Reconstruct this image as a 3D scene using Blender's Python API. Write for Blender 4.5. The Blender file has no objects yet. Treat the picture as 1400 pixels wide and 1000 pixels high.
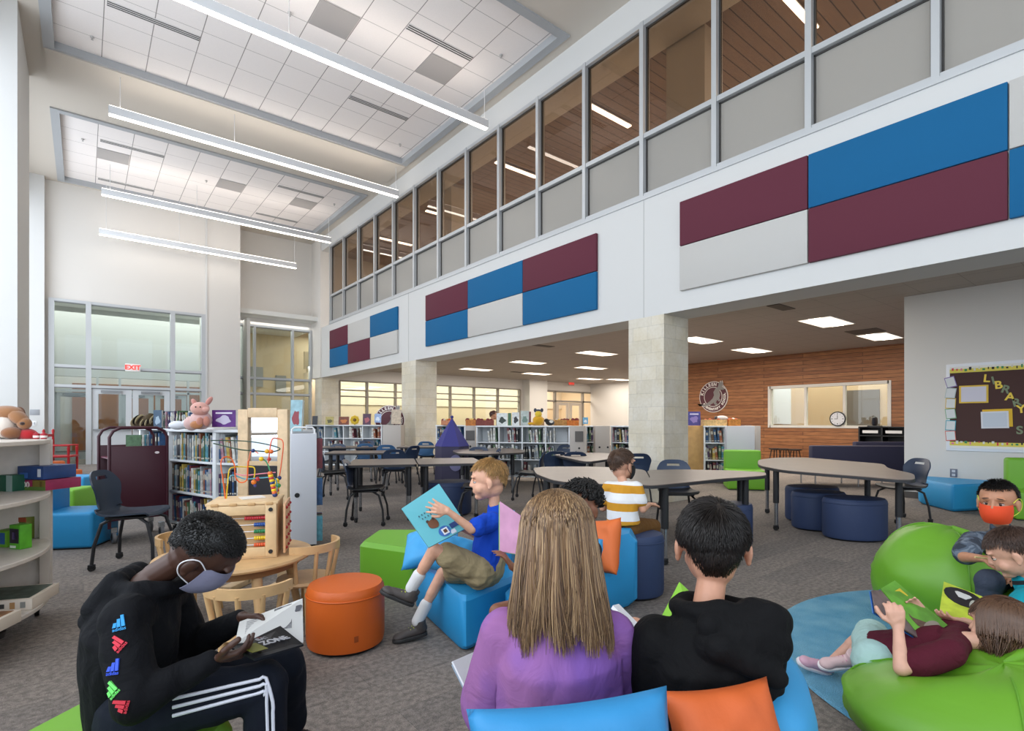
import bpy, bmesh, math, random
from mathutils import Vector as V, Matrix as MX, noise
R = random.Random(11)
COL = bpy.context.scene.collection
H, FP, CX, HY = 1.18, 732.0, 700.0, 577.0
YAW = math.atan2(586, 732); S = math.sin(YAW); K = math.cos(YAW)
pi = math.pi
# ---- where a sight line of the photograph meets a known plane
def ray(x):
    t = (x - CX) / FP
    return S + K * t, K - S * t
def pt(x, y, D):
    a, b = ray(x)
    return V((a * D, b * D, H - (y - HY) / FP * D))
def fl(x, y, z=0.0): return pt(x, y, (H - z) * FP / (y - HY))
def wx(x, y, X): return pt(x, y, X / ray(x)[0])
def wy(x, y, Y): return pt(x, y, Y / ray(x)[1])
def ang(deg): return -YAW + math.radians(deg)      # heading measured from the view direction

# ---- materials
def lin(h):
    h = h.lstrip('#'); c = [int(h[i:i + 2], 16) / 255 for i in (0, 2, 4)]
    return [x / 12.92 if x <= .04045 else ((x + .055) / 1.055) ** 2.4 for x in c] + [1]
MATS = {}
def mat(hexc, rough=.55, metal=0, emit=0, bump=0, bscale=60, var=0, vscale=8, key=None, coat=0, sheen=0, island=0, alpha=1, spec=.5):
    k = key or (hexc, rough, metal, emit, bump, bscale, var, vscale, coat, sheen, island, alpha, spec)
    if k in MATS: return MATS[k]
    m = bpy.data.materials.new('surface_%s' % hexc.strip('#')); m.use_nodes = True
    nt = m.node_tree; b = nt.nodes['Principled BSDF']; L = nt.links
    c = lin(hexc); b.inputs['Base Color'].default_value = c
    b.inputs['Roughness'].default_value = rough; b.inputs['Metallic'].default_value = metal
    b.inputs['Specular IOR Level'].default_value = spec
    b.inputs['Coat Weight'].default_value = coat; b.inputs['Sheen Weight'].default_value = sheen
    if alpha < 1: b.inputs['Alpha'].default_value = alpha
    if emit:
        b.inputs['Emission Color'].default_value = c; b.inputs['Emission Strength'].default_value = emit
    tc = None
    if bump or var:
        tc = nt.nodes.new('ShaderNodeTexCoord')
    if bump:
        n = nt.nodes.new('ShaderNodeTexNoise'); n.inputs['Scale'].default_value = bscale; n.inputs['Detail'].default_value = 3
        L.new(tc.outputs['Object'], n.inputs['Vector'])
        bn = nt.nodes.new('ShaderNodeBump'); bn.inputs['Strength'].default_value = bump; bn.inputs['Distance'].default_value = .004
        L.new(n.outputs['Fac'], bn.inputs['Height']); L.new(bn.outputs['Normal'], b.inputs['Normal'])
    if var or island:
        hs = nt.nodes.new('ShaderNodeMixRGB'); hs.blend_type = 'MIX'
        d = [max(0, x * (1 - (var or island))) for x in c[:3]] + [1]; u = [min(1, x * (1 + (var or island))) for x in c[:3]] + [1]
        hs.inputs['Color1'].default_value = d; hs.inputs['Color2'].default_value = u
        if island:
            g = nt.nodes.new('ShaderNodeNewGeometry'); L.new(g.outputs['Random Per Island'], hs.inputs['Fac'])
        else:
            n2 = nt.nodes.new('ShaderNodeTexNoise'); n2.inputs['Scale'].default_value = vscale; n2.inputs['Detail'].default_value = 4
            L.new(tc.outputs['Object'], n2.inputs['Vector'])
            cr = nt.nodes.new('ShaderNodeValToRGB'); cr.color_ramp.elements[0].position = .35; cr.color_ramp.elements[1].position = .65
            L.new(n2.outputs['Fac'], cr.inputs['Fac']); L.new(cr.outputs['Color'], hs.inputs['Fac'])
        L.new(hs.outputs['Color'], b.inputs['Base Color'])
    MATS[k] = m
    return m
class NT:                                            # tiny node helper for the pattern materials
    def __init__(s, name, rough=.6):
        s.m = bpy.data.materials.new(name); s.m.use_nodes = True; s.nt = s.m.node_tree
        s.b = s.nt.nodes['Principled BSDF']; s.b.inputs['Roughness'].default_value = rough
        s.tc = s.nt.nodes.new('ShaderNodeTexCoord').outputs['Object']
    def n(s, typ, **kw):
        nd = s.nt.nodes.new('ShaderNode' + typ)
        for k, v in kw.items():
            if k[0] == '_': setattr(nd, k[1:], v)
            else:
                i = nd.inputs[k.replace('__', ' ')] if not k.startswith('i') or not k[1:].isdigit() else nd.inputs[int(k[1:])]
                if isinstance(v, bpy.types.NodeSocket): s.nt.links.new(v, i)
                else: i.default_value = v
        return nd
    def math(s, op, a, b=0.0):
        nd = s.nt.nodes.new('ShaderNodeMath'); nd.operation = op
        for i, v in ((0, a), (1, b)):
            if isinstance(v, bpy.types.NodeSocket): s.nt.links.new(v, nd.inputs[i])
            else: nd.inputs[i].default_value = v
        return nd.outputs[0]
    def mix(s, f, a, b, mode='MIX'):
        nd = s.nt.nodes.new('ShaderNodeMixRGB'); nd.blend_type = mode
        for i, v in ((0, f), (1, a), (2, b)):
            if isinstance(v, bpy.types.NodeSocket): s.nt.links.new(v, nd.inputs[i])
            else: nd.inputs[i].default_value = v
        return nd.outputs[0]
    def ramp(s, f, stops):
        nd = s.nt.nodes.new('ShaderNodeValToRGB'); e = nd.color_ramp.elements
        while len(e) < len(stops): e.new(.5)
        for q, (p, c) in zip(e, stops): q.position = p; q.color = c
        s.nt.links.new(f, nd.inputs[0]); return nd.outputs[0]
    def out(s, col=None, bump=None, strength=.3, dist=.01):
        if col is not None: s.nt.links.new(col, s.b.inputs['Base Color'])
        if bump is not None:
            bn = s.n('Bump', Strength=strength, Distance=dist, Height=bump); s.nt.links.new(bn.outputs[0], s.b.inputs['Normal'])
        return s.m

# ---- mesh builder
_bx = {}
def _bevbox(sx, sy, sz, bev, seg=2):
    k = (round(sx, 4), round(sy, 4), round(sz, 4), round(bev, 4), seg)
    if k not in _bx:
        bm = bmesh.new(); bmesh.ops.create_cube(bm, size=1)
        for v in bm.verts: v.co = V((v.co.x * sx, v.co.y * sy, v.co.z * sz))
        if bev: bmesh.ops.bevel(bm, geom=bm.edges[:], offset=bev, segments=seg, profile=.5, affect='EDGES')
        bm.verts.index_update()
        _bx[k] = ([v.co.copy() for v in bm.verts], [[v.index for v in f.verts] for f in bm.faces]); bm.free()
    return _bx[k]
def rotz(a): return MX.Rotation(a, 4, 'Z')
def frame(p, z, x=None):
    """matrix with local z along z at p"""
    z = V(z).normalized()
    x = V(x) if x is not None else (V((1, 0, 0)) if abs(z.x) < .9 else V((0, 1, 0)))
    y = z.cross(x).normalized(); x = y.cross(z).normalized()
    m = MX((x, y, z)).transposed().to_4x4(); m.translation = V(p); return m
class MB:
    def __init__(s, m=None): s.v = []; s.f = []; s.mi = []; s.mats = []; s.cur = 0; s.T = MX.Identity(4); s.sharp = 38; s.m(m)
    def m(s, mt):
        if mt is None: return s
        if mt not in s.mats: s.mats.append(mt)
        s.cur = s.mats.index(mt); return s
    def add(s, vs, fs, mx=None):
        o = len(s.v); t = s.T @ mx if mx is not None else s.T
        s.v += [t @ V(p) for p in vs]; s.f += [[i + o for i in f] for f in fs]; s.mi += [s.cur] * len(fs); return s
    def box(s, c, sz, rz=0, bev=0, mx=None, seg=2):
        vs, fs = _bevbox(sz[0], sz[1], sz[2], min(bev, min(sz) * .49), seg)
        m = MX.Translation(V(c)) @ (rotz(rz) if mx is None else mx)
        return s.add(vs, fs, m)
    def bx(s, x0, x1, y0, y1, z0, z1, bev=0): return s.box(((x0 + x1) / 2, (y0 + y1) / 2, (z0 + z1) / 2), (abs(x1 - x0), abs(y1 - y0), abs(z1 - z0)), bev=bev)
    def cyl(s, p0, p1, r0, r1=None, n=14):
        r1 = r0 if r1 is None else r1; p0, p1 = V(p0), V(p1)
        m = frame(p0, p1 - p0); L = (p1 - p0).length
        vs = [(math.cos(2 * pi * i / n) * r, math.sin(2 * pi * i / n) * r, z) for r, z in ((r0, 0), (r1, L)) for i in range(n)]
        fs = [[i, (i + 1) % n, n + (i + 1) % n, n + i] for i in range(n)] + [list(range(n))[::-1], list(range(n, 2 * n))]
        return s.add(vs, fs, m)
    def tube(s, P, r, n=8, closed=False):
        P = [V(p) for p in P]; N = len(P); vs = []; fs = []; ref = None
        for i, p in enumerate(P):
            a = P[(i - 1) % N] if closed or i else P[0]; b = P[(i + 1) % N] if closed or i < N - 1 else P[-1]
            t = (b - a).normalized()
            if ref is None: ref = V((0, 0, 1)) if abs(t.z) < .9 else V((1, 0, 0))
            u = t.cross(ref).normalized(); w = u.cross(t).normalized(); ref = w
            rr = r[i] if isinstance(r, (list, tuple)) else r
            vs += [p + (u * math.cos(2 * pi * k / n) + w * math.sin(2 * pi * k / n)) * rr for k in range(n)]
        for i in range(N if closed else N - 1):
            j = (i + 1) % N
            fs += [[i * n + k, i * n + (k + 1) % n, j * n + (k + 1) % n, j * n + k] for k in range(n)]
        if not closed: fs += [list(range(n))[::-1], [(N - 1) * n + k for k in range(n)]]
        return s.add(vs, fs)
    def lathe(s, prof, c=(0, 0, 0), n=28, sy=1.0, mx=None):
        vs = []; fs = []
        for r, z in prof: vs += [(math.cos(2 * pi * i / n) * r, math.sin(2 * pi * i / n) * r * sy, z) for i in range(n)]
        for j in range(len(prof) - 1):
            fs += [[j * n + i, j * n + (i + 1) % n, (j + 1) * n + (i + 1) % n, (j + 1) * n + i] for i in range(n)]
        fs += [list(range(n))[::-1], [(len(prof) - 1) * n + i for i in range(n)]]
        return s.add(vs, fs, MX.Translation(V(c)) @ (mx or MX.Identity(4)))
    def prism(s, poly, z0, z1, mx=None, ins=0):
        n = len(poly); c = V((sum(p[0] for p in poly) / n, sum(p[1] for p in poly) / n))
        rings = [(0, z0), (0, z1)]
        if ins: rings = [(ins, z0), (0, z0 + ins), (0, z1 - ins), (ins, z1)]
        vs = []
        for i_, z in rings:
            for p in poly:
                d = V((p[0], p[1])) - c; q = c + d * (1 - i_ / max(d.length, 1e-4)); vs.append((q.x, q.y, z))
        fs = [list(range(n))[::-1], list(range((len(rings) - 1) * n, len(rings) * n))]
        for j in range(len(rings) - 1): fs += [[j * n + i, j * n + (i + 1) % n, (j + 1) * n + (i + 1) % n, (j + 1) * n + i] for i in range(n)]
        return s.add(vs, fs, mx)
    def sph(s, c, r, mx=None, n=14, k=9):
        r = (r, r, r) if not isinstance(r, (tuple, list, V)) else r
        vs = [(0, 0, -r[2])]; fs = []
        for j in range(1, k):
            a = -pi / 2 + pi * j / k
            vs += [(math.cos(a) * math.cos(2 * pi * i / n) * r[0], math.cos(a) * math.sin(2 * pi * i / n) * r[1], math.sin(a) * r[2]) for i in range(n)]
        vs.append((0, 0, r[2])); T = len(vs) - 1
        fs += [[0, 1 + (i + 1) % n, 1 + i] for i in range(n)]
        for j in range(k - 2): fs += [[1 + j * n + i, 1 + j * n + (i + 1) % n, 1 + (j + 1) * n + (i + 1) % n, 1 + (j + 1) * n + i] for i in range(n)]
        fs += [[T, T - n + i, T - n + (i + 1) % n] for i in range(n)]
        return s.add(vs, fs, MX.Translation(V(c)) @ (mx or MX.Identity(4)))
    def grid(s, fn, nu, nv, cu=False):
        vs = [fn(i / nu, j / nv) for j in range(nv + 1) for i in range(nu + (0 if cu else 1))]; w = nu + (0 if cu else 1)
        fs = [[j * w + i, j * w + (i + 1) % w, (j + 1) * w + (i + 1) % w, (j + 1) * w + i] for j in range(nv) for i in range(nu)]
        return s.add(vs, fs)
    def mesh(s, name='m'):
        me = bpy.data.meshes.new(name); me.from_pydata([tuple(p) for p in s.v], [], s.f)
        for m in s.mats: me.materials.append(m)
        me.polygons.foreach_set('material_index', s.mi); me.polygons.foreach_set('use_smooth', [True] * len(s.f))
        me.update(); me.set_sharp_from_angle(angle=math.radians(s.sharp)); return me
    def build(s, name, parent=None, loc=None, rz=None):
        o = bpy.data.objects.new(name, s.mesh(name)); COL.objects.link(o)
        if parent: o.parent = parent
        if loc is not None: o.location = loc
        if rz is not None: o.rotation_euler[2] = rz
        return o
def tag(o, label, cat, group=None, kind=None):
    o['label'] = label; o['category'] = cat
    if group: o['group'] = group
    if kind: o['kind'] = kind
    return o
def thing(name, label, cat, loc=(0, 0, 0), rz=0, group=None):
    o = bpy.data.objects.new(name, None); o.empty_display_size = .1; COL.objects.link(o); o.location = loc; o.rotation_euler[2] = rz
    return tag(o, label, cat, group)
def struct(name, mb):
    o = mb.build(name); o['kind'] = 'structure'; return o
KIDS = {}
def clone(root, loc, rz=None, label=None, group=None, scale=None):
    r = root.copy(); COL.objects.link(r); r.location = loc
    if rz is not None: r.rotation_euler = (0, 0, rz)
    if label: r['label'] = label
    if group: r['group'] = group
    if scale: r.scale = (scale,) * 3 if not isinstance(scale, tuple) else scale
    for ch in [o for o in KIDS.setdefault(root.name, list(root.children))]:
        c = ch.copy(); COL.objects.link(c); c.parent = r
        for g in KIDS.setdefault(ch.name, list(ch.children)):
            d = g.copy(); COL.objects.link(d); d.parent = c
    return r
class Use:                                           # first use moves the prototype itself, later ones copy it
    def __init__(s, root): s.r = root; s.n = 0
    def __call__(s, loc, rz, label, group=None, scale=None):
        s.n += 1
        if s.n == 1:
            r = s.r; s.first = (loc, rz, label, group, scale); s.pend = True
            KIDS[r.name] = list(r.children)
            for ch in r.children: KIDS[ch.name] = list(ch.children)
            r.location = loc; r.rotation_euler[2] = rz; r['label'] = label
            if group: r['group'] = group
            if scale: r.scale = (scale,) * 3 if not isinstance(scale, tuple) else scale
            return r
        return clone(s.r, loc, rz, label, group, scale or (1, 1, 1))
def text_mesh(txt, size, mt, ext=.002, bold=0):
    cu = bpy.data.curves.new('writing', 'FONT'); cu.body = txt; cu.size = size; cu.extrude = ext; cu.align_x = 'CENTER'; cu.align_y = 'CENTER'; cu.offset = bold
    ob = bpy.data.objects.new('writing', cu); COL.objects.link(ob)
    me = bpy.data.meshes.new_from_object(ob.evaluated_get(bpy.context.evaluated_depsgraph_get()))
    vs = [v.co.copy() for v in me.vertices]; fs = [list(p.vertices) for p in me.polygons]
    bpy.data.objects.remove(ob); bpy.data.curves.remove(cu); bpy.data.meshes.remove(me)
    return vs, fs
def write(mb, txt, size, mt, mx, ext=.002, bold=0):
    vs, fs = text_mesh(txt, size, mt, ext, bold); mb.m(mt); return mb.add(vs, fs, mx)
def facing(p, n, up=(0, 0, 1)):
    """matrix whose local z is n, local y is up-ish (for writing and flat shapes on a wall)"""
    n = V(n).normalized(); x = V(up).cross(n).normalized(); y = n.cross(x)
    m = MX((x, y, n)).transposed().to_4x4(); m.translation = V(p); return m
# =================== setting ===================
XW, YB, YR, ZS = 6.55, 18.9, 19.8, 7.65
ZL = 3.13; YL = 19.2; XWD = 15.9; XR = 10.0
wall = mat('#dcd8d2', .75, bump=.15, bscale=90)
wallw = mat('#d3d3d1', .7, bump=.12, bscale=90)
wallb = mat('#cfc8be', .75, bump=.12, bscale=90)
alum = mat('#c3c6c8', .4, .35)
alumd = mat('#8d9092', .45, .3)
def m_carpet():
    t = NT('carpet_tiles', .95)
    rot = t.n('Mapping', Vector=t.tc); rot.inputs['Rotation'].default_value = (0, 0, 0)
    br = t.n('TexBrick', Vector=rot.outputs[0], Color1=lin('#a2968c'), Color2=lin('#89807a'), Mortar=lin('#5a5653'), Scale=1.0)
    br.inputs['Mortar Size'].default_value = .001; br.inputs['Brick Width'].default_value = 1.0; br.inputs['Row Height'].default_value = .25; br.inputs['Bias'].default_value = 0
    br.offset = .37
    st = t.n('Mapping', Vector=t.tc); st.inputs['Scale'].default_value = (5, 45, 1)
    n1 = t.n('TexNoise', Vector=st.outputs[0], Scale=1.0, Detail=4.0)
    n2 = t.n('TexNoise', Vector=t.tc, Scale=190.0, Detail=3.0)
    n3 = t.n('TexNoise', Vector=t.tc, Scale=38.0, Detail=5.0)
    c = t.mix(.25, br.outputs[0], t.ramp(n1.outputs[0], [(.35, lin('#78706a')), (.65, lin('#a89d94'))]), 'MIX')
    c = t.mix(.75, c, t.ramp(n2.outputs[0], [(.35, (.5, .5, .5, 1)), (.65, (1.0, 1.0, 1.0, 1))]), 'MULTIPLY')
    c = t.mix(.8, c, t.ramp(n3.outputs[0], [(.38, (.55, .55, .56, 1)), (.6, (1, 1, 1, 1))]), 'MULTIPLY')
    return t.out(c, n2.outputs[0], .5, .006)
def m_tiles(base, line, sx, sy, w, ox=0, oy=0, rough=.85):
    t = NT('ceiling_grid', rough); sp = t.n('SeparateXYZ', Vector=t.tc)
    fx = t.math('FRACT', t.math('DIVIDE', t.math('ADD', sp.outputs[0], ox + 60 * sx), sx)); fy = t.math('FRACT', t.math('DIVIDE', t.math('ADD', sp.outputs[1], oy + 60 * sy), sy))
    g = t.math('MAXIMUM', t.math('LESS_THAN', fx, w / sx), t.math('LESS_THAN', fy, w * .6 / sy))
    n = t.n('TexNoise', Vector=t.tc, Scale=90.0)
    c = t.mix(g, t.mix(.1, lin(base), n.outputs[0], 'MULTIPLY'), lin(line))
    return t.out(c)
def m_stone():
    t = NT('limestone_blocks', .85)
    cm = t.n('CombineXYZ'); sp = t.n('SeparateXYZ', Vector=t.tc)
    t.nt.links.new(t.math('ADD', sp.outputs[0], sp.outputs[1]), cm.inputs[0]); t.nt.links.new(sp.outputs[2], cm.inputs[1])
    a = t.n('TexBrick', Vector=cm.outputs[0], Color1=lin('#dcd3bf'), Color2=lin('#cfc8b8'), Mortar=lin('#bcb5a6'), Scale=1.0)
    a.inputs['Brick Width'].default_value = .44; a.inputs['Row Height'].default_value = .2; a.inputs['Mortar Size'].default_value = .004
    a.offset = .4; a.squash = .6; a.squash_frequency = 3
    n = t.n('TexNoise', Vector=t.tc, Scale=25.0, Detail=6.0); n2 = t.n('TexNoise', Vector=t.tc, Scale=2.5)
    c = t.mix(.25, a.outputs[0], n.outputs[0], 'OVERLAY'); c = t.mix(.3, c, t.ramp(n2.outputs[0], [(.4, lin('#cfc4a8')), (.6, lin('#e6e2d8'))]))
    h = t.math('SUBTRACT', n.outputs[0], a.outputs[1])
    return t.out(c, h, .5, .01)
def m_planks(c1, c2, axis=2, w=.13, L=1.9):
    t = NT('wood_cladding', .5); sp = t.n('SeparateXYZ', Vector=t.tc); cm = t.n('CombineXYZ')
    t.nt.links.new(sp.outputs[1], cm.inputs[0]); t.nt.links.new(sp.outputs[axis], cm.inputs[1])
    a = t.n('TexBrick', Vector=cm.outputs[0], Color1=lin(c1), Color2=lin(c2), Mortar=lin('#3c2216'), Scale=1.0)
    a.inputs['Brick Width'].default_value = L; a.inputs['Row Height'].default_value = w; a.inputs['Mortar Size'].default_value = .005; a.offset = .43
    mp = t.n('Mapping', Vector=cm.outputs[0]); mp.inputs['Scale'].default_value = (1.6, 16, 1)
    n = t.n('TexNoise', Vector=mp.outputs[0], Scale=2.0, Detail=5.0)
    c = t.mix(.6, a.outputs[0], t.ramp(n.outputs[0], [(.35, (.45, .4, .38, 1)), (.65, (1.1, 1.1, 1.1, 1))]), 'MULTIPLY')
    return t.out(c, a.outputs[1], -.4, .01)
def glassmat(tint='#ffffff', refl=.12, rough=.0, body=0, bodycol='#a5a7a5'):
    m = bpy.data.materials.new('window_glass'); m.use_nodes = True; nt = m.node_tree; nt.nodes.clear(); L = nt.links
    o = nt.nodes.new('ShaderNodeOutputMaterial'); tr = nt.nodes.new('ShaderNodeBsdfTransparent'); tr.inputs[0].default_value = lin(tint)
    gl = nt.nodes.new('ShaderNodeBsdfGlossy'); gl.inputs['Roughness'].default_value = rough; gl.inputs[0].default_value = (1, 1, 1, 1)
    fr = nt.nodes.new('ShaderNodeLayerWeight'); pw = nt.nodes.new('ShaderNodeMath'); pw.operation = 'POWER'; pw.inputs[1].default_value = 4; L.new(fr.outputs['Facing'], pw.inputs[0])
    mm = nt.nodes.new('ShaderNodeMath'); mm.operation = 'MULTIPLY_ADD'; mm.inputs[1].default_value = .45; mm.inputs[2].default_value = refl * .3; L.new(pw.outputs[0], mm.inputs[0])
    mx = nt.nodes.new('ShaderNodeMixShader'); L.new(mm.outputs[0], mx.inputs[0]); L.new(gl.outputs[0], mx.inputs[2])
    if body:
        df = nt.nodes.new('ShaderNodeBsdfDiffuse'); df.inputs[0].default_value = lin(bodycol)
        tl = nt.nodes.new('ShaderNodeBsdfTranslucent'); tl.inputs[0].default_value = lin(bodycol)
        m0 = nt.nodes.new('ShaderNodeMixShader'); m0.inputs[0].default_value = .4; L.new(df.outputs[0], m0.inputs[1]); L.new(tl.outputs[0], m0.inputs[2])
        m2 = nt.nodes.new('ShaderNodeMixShader'); m2.inputs[0].default_value = body; L.new(tr.outputs[0], m2.inputs[1]); L.new(m0.outputs[0], m2.inputs[2]); L.new(m2.outputs[0], mx.inputs[1])
    else: L.new(tr.outputs[0], mx.inputs[1])
    L.new(mx.outputs[0], o.inputs[0]); return m
GLASS = glassmat('#e8efee', .1); GLASSB = glassmat('#d9cdbf', .15); FROST = glassmat('#ffffff', .08, .25, .93, '#b9b7b2')
STONE = m_stone()
# floor
struct('floor', MB(m_carpet()).bx(-4, 24, -5, 24, -.1, 0))
# main ceiling with two openings for the tile fields
soff = mat('#cdc5ba', .8, bump=.1); C1 = (-.52, 6.33, 6.4, 12.2); C2 = (-.52, 6.3, 14.5, 18.72)
mb = MB(soff)
mb.bx(-1.9, 6.75, -5, C1[2], ZS, ZS + .3); mb.bx(-1.9, C1[0], C1[2], YR + .3, ZS, ZS + .3); mb.bx(C1[1], 6.75, C1[2], YR + .3, ZS, ZS + .3)
mb.bx(C1[0], C1[1], C1[3], 13.45, ZS - .05, ZS + .3); mb.bx(C1[0], C1[1], 13.45, C2[2], ZS, ZS + .3); mb.bx(C1[0], C1[1], C2[3], YR + .3, ZS, ZS + .3)
struct('ceiling', mb)
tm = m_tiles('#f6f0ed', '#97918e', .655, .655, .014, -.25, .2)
for i, (a, b, c, d) in enumerate((C1, C2)):
    struct('ceiling_panel', MB(tm).bx(a, b, c, d, ZS + .1, ZS + .14))
    q = MB(mat('#a9acaf', .5)); w = .13; z0, z1 = ZS - .03, ZS + .1
    q.bx(a - .02, a + w, c - .02, d + .02, z0, z1); q.bx(b - w, b + .02, c - .02, d + .02, z0, z1); q.bx(a + w, b - w, c - .019, c + w, z0 + .001, z1); q.bx(a + w, b - w, d - w * .5, d + .019, z0 + .001, z1)
    struct('trim_%d' % (i + 1), q)
# left side piers and the window wall between them
mb = MB(wallw)
mb.bx(-1.6, -.79, 11.15, 13.45, 0, ZS); mb.bx(-1.6, -.80, 18.65, 19.3, 0, ZS)
for y in (4.9, -3.2): mb.bx(-1.6, -1.3, y, y + 1.2, 0, ZS)
mb.bx(-1.75, -1.55, -5, 19.4, 0, .5); mb.bx(-1.75, -1.55, -5, 19.4, 7.0, ZS + .1)
struct('wall_left', mb)
q = MB(alum)
for y in [i * 1.2 - 4.6 for i in range(20)]: q.bx(-1.7, -1.62, y, y + .06, .5, 7)
for z in (2.4, 4.6): q.bx(-1.7, -1.62, -5, 19, z, z + .06)
struct('window_1', q)
# rear wall behind the camera with tall windows
mb = MB(wallw); mb.bx(-1.7, 9.8, -5.2, -5, 0, .6); mb.bx(-1.7, 9.8, -5.2, -5, 6.6, ZS + .2)
for x in (-1.7, .9, 3.6, 6.3, 9.0): mb.bx(x, x + .8, -5.2, -5, .6, 6.6)
struct('wall_back', mb)
# balcony wall: beam / fascia, header, columns
mb = MB(wallw); mb.bx(XW, 7.15, -5, YB + .9, 2.74, 4.5); mb.bx(XW, 6.8, -5, YR + .2, 7.19, ZS + .2)
struct('wall_right', mb)
q = MB(alum); q.bx(XW - .02, XW + .06, -3, 18.15, 4.5, 4.56); struct('trim_3', q)
q = MB(mat('#b8b8b6', .6)); q.bx(XW - .004, XW, 5.02, 5.03, 2.74, 4.5); q.bx(XW - .004, XW, 12.45, 12.46, 2.74, 4.5); struct('trim_4', q)
for y0, y1, nm in ((4.67, 5.31, 'near'), (12.07, 12.83, 'middle'), (18.9, 19.6, 'far')):
    o = MB(STONE).bx(XW, 7.16, y0, y1, 0, 2.74).build('column_' + nm); o['kind'] = 'structure'
# clerestory window wall of the upper floor
ym = [18.1 - 1.185 * k for k in range(18)]
fr = MB(alum)
for y in ym: fr.bx(XW - .012, XW + .15, y - .035, y + .035, 4.53, 7.19)
fr.bx(XW, XW + .14, ym[-1], ym[0], 7.12, 7.19); fr.bx(XW, XW + .14, ym[-1], ym[0], 5.43, 5.50); fr.bx(XW, XW + .14, ym[-1], ym[0], 4.53, 4.6)
fd = MB(mat('#3c3a38', .5))
for a, b in zip(ym[1:], ym): 
    for z0, z1 in ((4.6, 5.43), (5.5, 7.12)):
        fd.bx(XW + .06, XW + .1, a + .035, a + .055, z0, z1); fd.bx(XW + .06, XW + .1, b - .055, b - .035, z0, z1); fd.bx(XW + .06, XW + .1, a + .035, b - .035, z1 - .02, z1)
w2 = struct('window_2', fr); g = fd.build('window_gasket', w2)
gl = MB(GLASSB); gl.bx(XW + .075, XW + .08, ym[-1], ym[0], 5.5, 7.12); gl.build('pane', w2)
gl = MB(FROST); gl.bx(XW + .075, XW + .08, ym[-1], ym[0], 4.6, 5.43); gl.build('frosted_pane', w2)
# end of the upper window wall
# upper floor room behind it
mb = MB(wallb); mb.bx(13.5, 13.7, -5, 20, 4.4, 7.8); mb.bx(6.8, 13.6, 19.6, 19.8, 4.4, 7.8); mb.bx(6.7, 13.6, -5, -4.8, 4.4, 7.8)
mb.bx(7.15, 13.6, -5, 19.6, 4.3, 4.45)
mb.bx(7.5, 8.0, 4.6, 5.3, 4.4, 7.4); mb.bx(7.5, 8.0, 11.9, 12.6, 4.4, 7.4); mb.bx(6.69, 7.45, -5, 19.6, 7.3, 7.4)
struct('wall_upper', mb)
def m_slat():
    t = NT('brown_ceiling_boards', .6); sp = t.n('SeparateXYZ', Vector=t.tc)
    f = t.math('FRACT', t.math('DIVIDE', t.math('ADD', sp.outputs[1], 50), .2)); g = t.math('LESS_THAN', f, .09)
    mp = t.n('Mapping', Vector=t.tc); mp.inputs['Scale'].default_value = (1, 10, 1); n = t.n('TexNoise', Vector=mp.outputs[0], Scale=3.0)
    c = t.mix(g, t.mix(.4, lin('#937a6c'), n.outputs[0], 'MULTIPLY'), lin('#2c1d15')); return t.out(c)
o = MB(m_slat()).bx(7.45, 13.6, -5, 19.6, 7.35, 7.45).build('ceiling_upper'); o['kind'] = 'structure'
# low side of the library beyond the columns
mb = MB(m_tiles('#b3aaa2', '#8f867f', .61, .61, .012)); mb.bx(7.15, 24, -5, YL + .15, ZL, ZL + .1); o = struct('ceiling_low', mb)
mb = MB(wall)
mb.bx(XR, XR + .2, -5, 2.697, 0, ZL); struct('wall_bulletin', mb)
mb = MB(m_planks('#b87a48', '#9c6238', w=.10, L=2.6))
# wood clad wall with the office window opening
Yw0, Yw1, Zw0, Zw1 = 4.61, 7.62, 1.06, 2.18
mb.bx(XWD, XWD + .15, 1.5, Yw0, 0, ZL); mb.bx(XWD, XWD + .15, Yw1, 11.2, 0, ZL); mb.bx(XWD, XWD + .15, Yw0, Yw1, 0, Zw0); mb.bx(XWD, XWD + .15, Yw0, Yw1, Zw1, ZL)
struct('wall_wood', mb)
mb = MB(mat('#e8e4dc', .5)); x = XWD - .02
for a, b, c, d in ((Yw0 - .05, Yw0 + .03, Zw0 - .05, Zw1 + .05), (Yw1 - .03, Yw1 + .05, Zw0 - .05, Zw1 + .05)): mb.bx(x, x + .17, a, b, c, d)
for y in (wx(1101, 577, XWD).y, wx(1154, 577, XWD).y): mb.bx(x + .02, x + .12, y - .03, y + .03, Zw0, Zw1)
mb.bx(x, x + .17, Yw0, Yw1, Zw0 - .05, Zw0 + .02); mb.bx(x, x + .17, Yw0, Yw1, Zw1 - .03, Zw1 + .05)
w3 = struct('window_3', mb); MB(GLASS).bx(XWD + .07, XWD + .075, Yw0, Yw1, Zw0, Zw1).build('pane', w3)
tan = mat('#cdb491', .8)
mb = MB(tan); mb.bx(19.5, 19.7, 1, 11.2, 0, ZL); mb.bx(XWD + .15, 19.6, 11.05, 11.2, 0, ZL); mb.bx(XWD, 19.6, 1.4, 1.6, 0, ZL)
mb.m(mat('#6b6258', .7)).bx(19.45, 19.5, 5.9, 6.9, .2, 2.2); mb.m(mat('#dfe8ee', .5)).bx(19.46, 19.5, 8.6, 9.6, 1.1, 2.4)
struct('wall_office', mb)
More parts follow.
